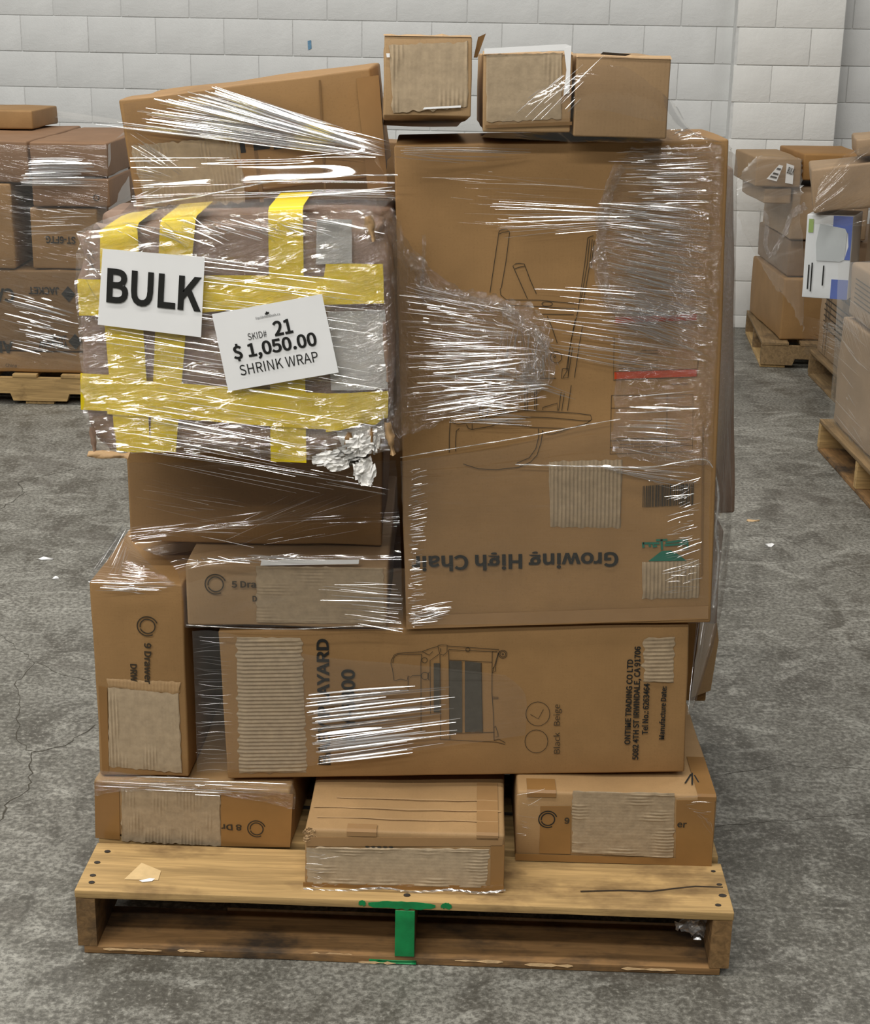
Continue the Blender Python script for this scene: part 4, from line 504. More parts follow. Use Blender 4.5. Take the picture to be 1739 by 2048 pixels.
BLK_W, BLK_H, BLK_D = .4064, .2032, .09
def block_mesh(w, h, mat, seed):
    P, F = box_arrays(w - .004, BLK_D, h - .004, .003, .2, 0, seed)
    o = link_mesh('block', P, F, mat, None, True); me = o.data; bpy.data.objects.remove(o); return me
def block_wall(name, loc, rz, x0, x1, joint_x, z0, rows, mat):
    """painted concrete block wall: mortar bed with every block proud of it; the bond starts at joint_x in odd rows"""
    ca, sa = math.cos(rz), math.sin(rz)
    bed = link_mesh(name, [(x0, .0055, 0), (x1, .0055, 0), (x1, .16, 0), (x0, .16, 0), (x0, .0055, z0 + rows * BLK_H), (x1, .0055, z0 + rows * BLK_H), (x1, .16, z0 + rows * BLK_H), (x0, .16, z0 + rows * BLK_H)],
                    [(0, 1, 5, 4), (1, 2, 6, 5), (2, 3, 7, 6), (3, 0, 4, 7), (4, 5, 6, 7)], 'mortar')
    bed.location = loc; bed.rotation_euler = (0, 0, rz); bed['kind'] = 'structure'
    cache = {}; rnd = random.Random(len(name))
    for k in range(-1, rows):
        zb = z0 + k * BLK_H; zt = zb + BLK_H; zb = max(zb, 0.0)
        if zt - zb < .02: continue
        x = joint_x + (0 if k % 2 else BLK_W / 2)
        x -= math.ceil((x - x0) / BLK_W) * BLK_W
        while x < x1 - .01:
            a, b = max(x, x0), min(x + BLK_W, x1); x += BLK_W
            if b - a < .03: continue
            key = (round(b - a, 3), round(zt - zb, 3))
            if key not in cache: cache[key] = block_mesh(key[0], key[1], mat, len(cache))
            o = bpy.data.objects.new('block', cache[key]); COL.objects.link(o); o.parent = bed
            o.location = (a + .002, rnd.uniform(-.0012, .0012), zb + .002)
    return bed
WYAW = -.085
block_wall('wall_back', (1.64, 9.14, 0), WYAW, -9.2, .02, -4.15, .075, 12, 'painted_block')
block_wall('wall_pilaster', (1.642, 9.02, 0), -.03, 0, .60, .42, .075, 12, 'painted_block_bright')
block_wall('wall_alcove', (2.235, 9.19, 0), -.05, -.02, 2.4, .30, .075, 12, 'painted_block')

wb_ = bpy.data.objects['wall_back']
link_mesh('chalk_mark', [(x, -.003, z) for x, z in [(-2.4369, 1.5842), (-2.4162, 1.5901), (-2.4136, 1.5428), (-2.4344, 1.534)]], [(0, 1, 2, 3)], 'blue_chalk', wb_)

# ------------------------------------------------------------------ pallets
def slab(x0, x1, y0, y1, z0, z1, seed=0, rough=.0015, seg=.06):
    P, F = box_arrays(x1 - x0, y1 - y0, z1 - z0, .002, seg, rough, seed); P = P + np.array([x0, y0, z0]); return P, F
def stringer(x0, w, L, z0, z1, notch=True):
    """notched stringer running along y"""
    prof = [(0, z0)]
    if notch:
        for a in (.16, .60):
            a *= L; b = a + .24 * L
            prof += [(a, z0), (a + .012, z0 + .034), (b - .012, z0 + .034), (b, z0)]
    prof += [(L, z0), (L, z1), (0, z1)]
    n = len(prof); V = [(x0, y, z) for y, z in prof] + [(x0 + w, y, z) for y, z in prof]
    F = [tuple(range(n)), tuple(range(2 * n - 1, n - 1, -1))] + [(i, i + n, (i + 1) % n + n, (i + 1) % n) for i in range(n)]
    return V, F
def make_pallet(label, loc, rz, W, D, Hh, mats, boards, bottoms, nails=False, green=False, group=None):
    md, ms, mb = mats
    p = thing('wooden_pallet', label, 'pallet', loc, (0, 0, rz), group)
    t = .017
    for k, (y0, y1) in enumerate(boards):
        e = .004 * math.sin(k * 5.1)
        P, F = slab(e, W + e * .5, y0, y1, Hh - t, Hh, k + 1); b = link_mesh('deck_board', P, F, md, p, True)
        if nails and k < 2:
            rnd = random.Random(k)
            for xs in (.022, W / 2 + .004, W - .02):
                for f in (.14, .32, .55, .8):
                    yy = y0 + (y1 - y0) * f + rnd.uniform(-.006, .006); xx = xs + rnd.uniform(-.008, .008); rr = rnd.uniform(.0035, .006)
                    V = [(xx + rr * 1.3 * math.cos(a * math.pi / 4), yy + rr * math.sin(a * math.pi / 4), Hh + .0012) for a in range(8)] + [(xx + rr * 1.3 * math.cos(a * math.pi / 4), yy + rr * math.sin(a * math.pi / 4), Hh - .002) for a in range(8)]
                    link_mesh('nail_head', V, [tuple(range(8))] + [(a + 8, (a + 1) % 8 + 8, (a + 1) % 8, a) for a in range(8)], 'nail_iron', b)
    sw = .036
    for k, x in enumerate((.002, W / 2 - sw / 2 + .006, W - sw - .002)):
        V, F = stringer(x, sw, D, t, Hh - t - .0006); s = link_mesh('stringer', V, F, ms, p)
        if green and k == 1:
            P, F = slab(x - .0008, x + sw + .0008, -.0016, .012, t + .001, Hh - t - .001, 5, .0012, .02)
            q = link_mesh('paint_mark', P, F, 'green_paint', s, True); q['label'] = 'green sprayed paint on the end of the middle stringer'
    for k, (y0, y1) in enumerate(bottoms):
        P, F = slab(.012, W - .016, y0, y1, 0.0002, t, 20 + k, .002); link_mesh('bottom_board', P, F, mb, p, True)
    return p
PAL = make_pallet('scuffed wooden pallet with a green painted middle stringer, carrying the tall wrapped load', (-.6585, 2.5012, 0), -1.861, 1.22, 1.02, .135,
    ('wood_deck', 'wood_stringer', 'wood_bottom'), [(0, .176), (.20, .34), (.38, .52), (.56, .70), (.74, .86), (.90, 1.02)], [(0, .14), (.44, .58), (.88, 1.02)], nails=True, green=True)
db = [c for c in PAL.children if c.name.startswith('deck_board')][0]
def on_deck(pts, mat, name, z=.1356, label=None):
    o = link_mesh(name, [(x, y, z) for x, y in pts] , [tuple(range(len(pts)))], mat, db)
    if label: o['label'] = label
# split crack, stencil tab, paint smear and splinters of the leading deck board
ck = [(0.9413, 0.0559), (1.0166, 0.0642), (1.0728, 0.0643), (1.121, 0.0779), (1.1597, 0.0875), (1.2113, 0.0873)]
on_deck([(x, y + .0022) for x, y in ck] + [(x, y - .0022) for x, y in ck[::-1]], 'shadow_seam', 'split', label='long split in the board, its shade painted dark')  # flat dark strip paints the shade down in the split
on_deck([(0.084, 0.043), (0.1036, 0.1042), (0.1468, 0.0777), (0.1483, 0.0436)], 'worn_wood', 'worn_spot', label='pale worn spot')
on_deck([(0.1132, 0.0396), (0.1318, 0.0497), (0.1415, 0.0485), (0.1378, 0.0394), (0.1209, 0.0348)], 'white_paper', 'paper_scrap', .136)
for x0, x1, zb in ((.548, .672, .1195), (.682, .702, .1235), (.530, .543, .1240)):
    rnd = random.Random(int(x0 * 1000)); n = 14; top = []; bot = []
    for i in range(n + 1):
        x = x0 + (x1 - x0) * i / n; k = math.sin(math.pi * (i + .4) / (n + .8)) ** .4
        top.append((x, .1275 + .0085 * k + rnd.uniform(-.0012, .0004))); bot.append((x, .1275 - (.1275 - zb) * k + rnd.uniform(-.0022, .0022)))
    poly(db, 'paint_mark', bot + top[::-1], 'green_paint', .0012, .0008, 'green paint smear on the board edge')
bb = [c for c in PAL.children if c.name.startswith('bottom_board')][0]
for k, (a, b, y, z) in enumerate(((.05, .16, -.002, .014), (.19, .24, .0, .015), (.44, .52, .004, .016), (.53, .60, -.003, .006), (.71, .80, .0, .015), (.84, .93, -.002, .013), (1.02, 1.12, -.002, .012))):
    V = []; n = 9; rnd = random.Random(k)
    for i in range(n + 1):
        x = a + (b - a) * i / n; w = (.0004 + rnd.random() * .0034) * (1 if 0 < i < n else .1)
        V += [(x, y - .0015, z + w), (x, y - .0022, z - w)]
    link_mesh('splinter', V, [(2 * i, 2 * i + 1, 2 * i + 3, 2 * i + 2) for i in range(n)], 'wood_split', bb)
P, F = slab(.26, 1.14, .137, .1405, .013, .0225, 77, .002, .05); link_mesh('split_edge', P, F, 'wood_split', bb, True)
P, F = slab(.548, .64, -.0035, .004, .0, .012, 71, .003, .012); link_mesh('paint_mark', P, F, 'green_paint', bb, True)

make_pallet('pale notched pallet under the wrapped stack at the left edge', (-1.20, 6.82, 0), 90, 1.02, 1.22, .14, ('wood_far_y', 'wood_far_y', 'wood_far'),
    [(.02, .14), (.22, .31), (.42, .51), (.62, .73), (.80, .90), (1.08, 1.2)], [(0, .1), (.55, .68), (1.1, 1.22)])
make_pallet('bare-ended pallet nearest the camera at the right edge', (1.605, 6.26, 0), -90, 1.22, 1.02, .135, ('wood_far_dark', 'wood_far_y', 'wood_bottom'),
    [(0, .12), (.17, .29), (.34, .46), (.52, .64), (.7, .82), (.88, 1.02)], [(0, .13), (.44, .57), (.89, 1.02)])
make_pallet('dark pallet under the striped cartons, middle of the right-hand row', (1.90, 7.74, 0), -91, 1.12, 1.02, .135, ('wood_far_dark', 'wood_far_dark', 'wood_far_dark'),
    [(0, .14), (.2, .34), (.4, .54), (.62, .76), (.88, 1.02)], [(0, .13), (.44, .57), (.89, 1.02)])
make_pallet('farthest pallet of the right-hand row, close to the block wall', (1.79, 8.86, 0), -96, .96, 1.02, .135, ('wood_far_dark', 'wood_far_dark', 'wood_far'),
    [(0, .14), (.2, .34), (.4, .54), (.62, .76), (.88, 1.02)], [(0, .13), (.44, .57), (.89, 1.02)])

# ------------------------------------------------------------------ the cartons of the main load
#BX
BX = {  # name: (front bottom left corner, rotation in degrees, width, depth, height)
 'd8': ((-.661, 2.701, .1365), (0, 0, -4.5), .392, .74, .124),
 'ctr': ((-.233, 2.528, .1375), (0, 0, -1.4), .374, .88, .119),
 'r9': ((.165, 2.633, .1375), (0, 0, -.9), .384, .76, .149),
 'd9': ((-.649, 2.712, .263), (0, 0, -2.0), .178, .66, .405),
 'pl': ((-.397, 2.700, .2655), (0, -2.0, 0), .893, .34, .312),
 'd5': ((-.463, 2.690, .5905), (0, 0, 0), .378, .62, .124),
 'ch': ((-.051, 2.690, .5935), (0, -2.0, 0), .574, .28, .888),
 'A': ((-.587, 2.800, .7165), (0, 0, 0), .486, .52, .247),
 'y': ((-.598, 2.550, .9650), (0, -2.0, 0), .530, .40, .382),
 'B': ((-.548, 2.800, 1.3560), (0, -7.8, 0), .452, .42, .190),
 't1': ((-.098, 2.650, 1.5300), (-5.5, 0, 2.2), .148, .44, .132),
 't2': ((.068, 2.655, 1.5060), (-1.0, -.6, 0), .150, .46, .129),
 't3': ((.220, 2.645, 1.5020), (0, .5, 0), .158, .46, .132),
 'R1': ((.120, 3.03, .690), (0, -4.4, -1.5), .500, .46, .70),
 'R2': ((-.02, 3.06, .47), (0, 0, -1.0), .625, .42, .212),
 'R4': ((-.62, 3.455, .265), (0, 0, -1.5), .575, .08, 1.17),
 'R3': ((.16, 3.40, .1365), (0, 0, -2), .50, .12, .33),
}
#/BX
def mk(key, name, label, mat, seed, **kw):
    loc, rot, w, d, h = BX[key]; return carton(name, label, loc, rot, w, d, h, mat, seed, **kw)

d8 = mk('d8', 'cardboard_box', 'flat brown carton at the bottom left, printing upside down, resting on the pallet deck', 'kraft_mid', 1, r=.008)
ctr = mk('ctr', 'cardboard_box', 'flat carton jutting forward in the middle of the pallet, wrapped in scuffed tape', 'kraft_mid', 2, r=.008)
r9 = mk('r9', 'cardboard_box', 'flat carton at the bottom right of the pallet, with tape on its right end', 'kraft_mid', 3, r=.008)
d9 = mk('d9', 'cardboard_box', 'upright narrow carton at the left of the load, sideways lettering and a ripped-off label', 'kraft', 4)
pl = mk('pl', 'cardboard_box', 'wide carton with a sideways playpen drawing and a ribbed torn strip', 'kraft', 5, r=.005, dent=.002)
d5 = mk('d5', 'cardboard_box', 'low carton with a ring mark and large torn patch, under the dark shaded carton', 'kraft_grey', 6)
ch = mk('ch', 'cardboard_box', 'tall upside-down carton with a line drawing of a chair, right half of the load', 'kraft', 7, r=.005, dent=.002)
A_ = mk('A', 'cardboard_box', 'dark shaded carton below the yellow-taped one', 'kraft', 8)
B_ = mk('B', 'cardboard_box', 'leaning carton at the top left of the load, creased and tilted up to the right', 'kraft', 9, dent=.005)
t1 = mk('t1', 'cardboard_box', 'leftmost of the three long cartons on top, tipped up with torn front', 'kraft_light', 10, r=.004)
t2 = mk('t2', 'cardboard_box', 'middle of the three top cartons, edged with white tape', 'kraft_light', 11, r=.004)
t3 = mk('t3', 'cardboard_box', 'rightmost of the three top cartons, plain front under film', 'kraft_grey', 12, r=.004)
R1 = mk('R1', 'cardboard_box', 'tall carton behind the chair carton, its edge showing at the right', 'kraft_pink', 13)
R2 = mk('R2', 'cardboard_box', 'carton behind the playpen carton, under the tall rear one', 'kraft_pink', 14)
R4 = mk('R4', 'cardboard_box', 'added dark filler carton at the very back, keeping the gap beside the chair carton dark', 'kraft_dark', 16)  # added filler, blocks the bright background seen through the gap
R3 = mk('R3', 'cardboard_box', 'crushed carton low at the back right of the pallet, its corner poking out', 'kraft_orange', 15)

# yellow-taped crate: battered corners
def bash(P, N):
    Q = P.copy(); w, d, h = BX['y'][2], BX['y'][3], BX['y'][4]
    for k, p in enumerate(P):
        fx, fz, fy = p[0] / w, p[2] / h, p[1] / d
        for cx, cz, rad, amt in ((0, 1, .16, .030), (0, 0, .13, .018), (1, 0, .20, .022), (1, 1, .14, .02)):
            q = math.hypot((fx - cx) * w, (fz - cz) * h) / (rad * .62)
            if q < 1 and fy < .6:
                s = (1 - q) ** 1.4 * amt; n = mnoise.noise(Vector((p[0] * 40, p[1] * 30, p[2] * 40)))
                Q[k] += np.array([(1 if cx == 0 else -1) * s * (.8 + n), s * (.7 + 1.2 * n), (1 if cz == 0 else -1) * s * (.5 + n)])
        Q[k][2] += .005 * math.sin(fx * math.pi) * (fz > .5)
        Q[k][1] += .006 * mnoise.noise(Vector((p[0] * 9, 2, p[2] * 9))) * (fy < .3)
    return Q
loc, rot, w, d, h = BX['y']
yb = carton('cardboard_box', 'battered carton banded with yellow tape, carrying the two paper signs', loc, rot, w, d, h, 'kraft_pink', 21, .012, .006, deform=bash, seg=.022)

# --- printing and damage on the chair carton
lines(ch, 'printed_drawing', [[(0.1795, 0.737), (0.1714, 0.6854), (0.1632, 0.6321)], [(0.1982, 0.7367), (0.1914, 0.6851), (0.1833, 0.6407), (0.1811, 0.6374), (0.1822, 0.6273), (0.1922, 0.6186), (0.2503, 0.6171), (0.3174, 0.6091)], [(0.1795, 0.7337), (0.1861, 0.7364), (0.1982, 0.7378), (0.1927, 0.7422), (0.1813, 0.7403), (0.1795, 0.737)], [(0.229, 0.6197), (0.2035, 0.6782), (0.208, 0.6814), (0.2147, 0.6824), (0.2235, 0.6812), (0.2346, 0.6509), (0.2447, 0.6284)], [(0.2069, 0.6726), (0.2146, 0.6758), (0.2246, 0.6774)], [(0.1966, 0.609), (0.2503, 0.6058), (0.3152, 0.6002)], [(0.2731, 0.6099), (0.2727, 0.6087), (0.2713, 0.6076), (0.2692, 0.6067), (0.2666, 0.6062), (0.2637, 0.606), (0.2608, 0.6063), (0.2582, 0.6069), (0.2561, 0.6078), (0.2548, 0.609), (0.2543, 0.6103), (0.2548, 0.6115), (0.2561, 0.6126), (0.2582, 0.6135), (0.2608, 0.614), (0.2637, 0.6141), (0.2666, 0.6139), (0.2692, 0.6133), (0.2713, 0.6123), (0.2726, 0.6112), (0.2731, 0.6099)], [(0.2548, 0.5922), (0.3108, 0.5901)], [(0.2638, 0.5886), (0.2728, 0.5669), (0.282, 0.5394)], [(0.334, 0.7244), (0.329, 0.6781), (0.3186, 0.6001), (0.3067, 0.5458), (0.2981, 0.4909)], [(0.334, 0.7244), (0.3395, 0.7269), (0.3439, 0.7281)], [(0.3373, 0.7221), (0.3334, 0.6781), (0.3229, 0.6135)], [(0.3417, 0.722), (0.3378, 0.678), (0.3274, 0.6134)], [(0.3451, 0.7198), (0.3401, 0.6713)], [(0.3132, 0.5821), (0.3046, 0.5322), (0.3004, 0.4908), (0.2925, 0.4771)], [(0.3267, 0.5728), (0.3204, 0.5319), (0.3129, 0.4767)], [(0.3074, 0.4629), (0.3009, 0.4163)], [(0.2893, 0.4516), (0.2849, 0.4166)], [(0.295, 0.4492), (0.2906, 0.4165)], [(0.3091, 0.5321), (0.3016, 0.4793)], [(0.29, 0.5141), (0.2895, 0.5109), (0.2881, 0.508), (0.2859, 0.5058), (0.283, 0.5043), (0.2799, 0.5039), (0.2768, 0.5045), (0.2739, 0.506), (0.2716, 0.5083), (0.2702, 0.5112), (0.2697, 0.5144), (0.2702, 0.5176), (0.2716, 0.5205), (0.2738, 0.5227), (0.2767, 0.5241), (0.2798, 0.5246), (0.2829, 0.524), (0.2858, 0.5225), (0.288, 0.5202), (0.2895, 0.5173), (0.29, 0.5141)], [(0.2794, 0.5154), (0.2793, 0.5148), (0.2791, 0.5143), (0.2787, 0.5139), (0.2782, 0.5137), (0.2776, 0.5136), (0.277, 0.5137), (0.2765, 0.514), (0.2761, 0.5144), (0.2759, 0.5149), (0.2758, 0.5155), (0.2759, 0.516), (0.2761, 0.5165), (0.2765, 0.5169), (0.277, 0.5172), (0.2776, 0.5173), (0.2781, 0.5172), (0.2786, 0.5169), (0.279, 0.5165), (0.2793, 0.516), (0.2794, 0.5154)], [(0.2505, 0.4767), (0.28, 0.4762)], [(0.2913, 0.4933), (0.3026, 0.4931), (0.3016, 0.4769), (0.2891, 0.476), (0.2913, 0.4933)], [(0.0903, 0.3988), (0.104, 0.3938), (0.1293, 0.3981), (0.1522, 0.4024), (0.1866, 0.4136), (0.2186, 0.4177), (0.2598, 0.4158), (0.3169, 0.4113), (0.3426, 0.4073), (0.3445, 0.3991), (0.3354, 0.3921), (0.3057, 0.3832), (0.2737, 0.3731), (0.2599, 0.3745), (0.2553, 0.3805)], [(0.1189, 0.3936), (0.1222, 0.3864), (0.1291, 0.3844), (0.1636, 0.3899), (0.1957, 0.4017), (0.2369, 0.4056), (0.2827, 0.4025), (0.3285, 0.397), (0.3427, 0.3967)], [(0.1911, 0.3947), (0.2369, 0.3863), (0.2966, 0.3834)], [(0.1292, 0.3946), (0.1291, 0.3844)], [(0.0899, 0.4035), (0.0876, 0.3728), (0.0871, 0.3418)], [(0.1062, 0.3867), (0.1004, 0.382), (0.0989, 0.3631), (0.0987, 0.344)], [(0.2484, 0.3842), (0.2496, 0.37), (0.2439, 0.3463), (0.2323, 0.3297), (0.2092, 0.3194)], [(0.2564, 0.3793), (0.2535, 0.358), (0.2462, 0.3343), (0.2346, 0.3213), (0.2138, 0.3121), (0.1722, 0.308), (0.1398, 0.3102), (0.1122, 0.3198)], [(0.2244, 0.462), (0.2244, 0.4176)], [(0.229, 0.462), (0.2289, 0.4175)], [(0.2415, 0.4594), (0.242, 0.4197)], [(0.2449, 0.4594), (0.2456, 0.4196)], [(0.2563, 0.4182), (0.2563, 0.4229), (0.2826, 0.4307), (0.2826, 0.4166)], [(0.1433, 0.4261), (0.142, 0.4097), (0.1465, 0.4025)], [(0.1581, 0.4258), (0.1569, 0.4118), (0.1522, 0.4024)], [(0.149, 0.426), (0.1481, 0.4048)], [(0.173, 0.4349), (0.1775, 0.4184), (0.1912, 0.4135)], [(0.1799, 0.4348), (0.1821, 0.4207), (0.1958, 0.4146)]], .0012, 'ink_brown', label='thin line drawing of a high chair, upside down')
text(ch, 'Growing High Chair', *[(0.3972, 0.1445), (0.0133, 0.1426)], .0262, 'ink', .014)
patch(ch, [(0.271, 0.1959), (0.4, 0.1917), (0.4014, 0.3228), (0.2678, 0.3213)], 'torn_paper', .0072, 'v', .0024, .003, 3)
patch(ch, [(0.4437, 0.0511), (0.5492, 0.0513), (0.5477, 0.1267), (0.4411, 0.1246)], 'torn_paper', .0072, 'v', .0024, .003, 4)
u0, u1 = [(0.4397, 0.2316), (0.5313, 0.2349)]
V = []; F = []; rnd = random.Random(4); x = u0[0]
while x < u1[0]:
    wd = rnd.choice((.0012, .0022, .0034)); z0 = u0[1] + (u1[1] - u0[1]) * (x - u0[0]) / (u1[0] - u0[0]); n = len(V)
    V += [(x, -.0016, z0), (x + wd, -.0016, z0), (x + wd, -.0016, z0 + .041), (x, -.0016, z0 + .041)]; F.append((n, n + 1, n + 2, n + 3)); x += wd + rnd.choice((.0008, .0012, .0018))
link_mesh('bar_code', V, F, 'ink_brown', ch)
lines(ch, 'printed_table', [[(0.3826, 0.5493), (0.3825, 0.4706), (0.5312, 0.4742)], [(0.533, 0.5097), (0.5316, 0.4751)], [(0.3837, 0.4861), (0.532, 0.4888)], [(0.3795, 0.4429), (0.5256, 0.4425), (0.5281, 0.3359), (0.3785, 0.3339), (0.3795, 0.4429)], [(0.4793, 0.4426), (0.4809, 0.3354)], [(0.3795, 0.4195), (0.526, 0.4196)], [(0.379, 0.3586), (0.5276, 0.3597)], [(0.3789, 0.3458), (0.5279, 0.3474)], [(0.4311, 0.5238), (0.4606, 0.5239)], [(0.4208, 0.5178), (0.4608, 0.5179)], [(0.4002, 0.5049), (0.4611, 0.5051)], [(0.3916, 0.4984), (0.4612, 0.4985)], [(0.3918, 0.4918), (0.4614, 0.492)], [(0.3887, 0.3621), (0.4735, 0.3624)], [(0.3959, 0.3519), (0.4667, 0.3522)], [(0.4139, 0.3388), (0.4564, 0.3389)], [(0.4866, 0.4616), (0.5163, 0.4617)], [(0.4879, 0.3503), (0.5215, 0.3504)]], .0010, 'ink_brown')
poly(ch, 'red_band', [(0.3844, 0.4726), (0.5308, 0.475), (0.5312, 0.4882), (0.3842, 0.4853)], 'ink_red')
poly(ch, 'red_band', [(0.3845, 0.5737), (0.5275, 0.5765), (0.528, 0.5872), (0.3843, 0.5844)], 'ink_red')
poly(ch, 'logo', [(0.4531, 0.1263), (0.5236, 0.1261), (0.5046, 0.1412), (0.4934, 0.1463), (0.4767, 0.1456)], 'ink_teal', label='teal hill shaped emblem')
lines(ch, 'logo_lettering', [[(0.516, 0.1644), (0.5243, 0.1633), (0.5247, 0.1516), (0.5173, 0.1517)], [(0.4837, 0.1621), (0.5242, 0.1672)], [(0.482, 0.1572), (0.5226, 0.1595)], [(0.4761, 0.169), (0.4776, 0.1485)], [(0.466, 0.1672), (0.4872, 0.1679)], [(0.4421, 0.1638), (0.4433, 0.153)], [(0.4421, 0.1618), (0.4726, 0.1613)], [(0.4542, 0.1596), (0.4552, 0.1547)], [(0.4616, 0.1595), (0.4617, 0.1546), (0.4681, 0.1565)]], .0042, 'ink_teal')
poly(ch, 'side_seam', [(0.5514, 0.097), (0.5542, 0.097), (0.5472, 0.3849), (0.5445, 0.385)], 'kraft_dark', .0014)
poly(ch, 'carton_tape', [(0.0005, -0.0018), (0.5684, 0.0089), (0.5675, 0.035), (0.0011, 0.0244)], 'clear_tape', .0009)

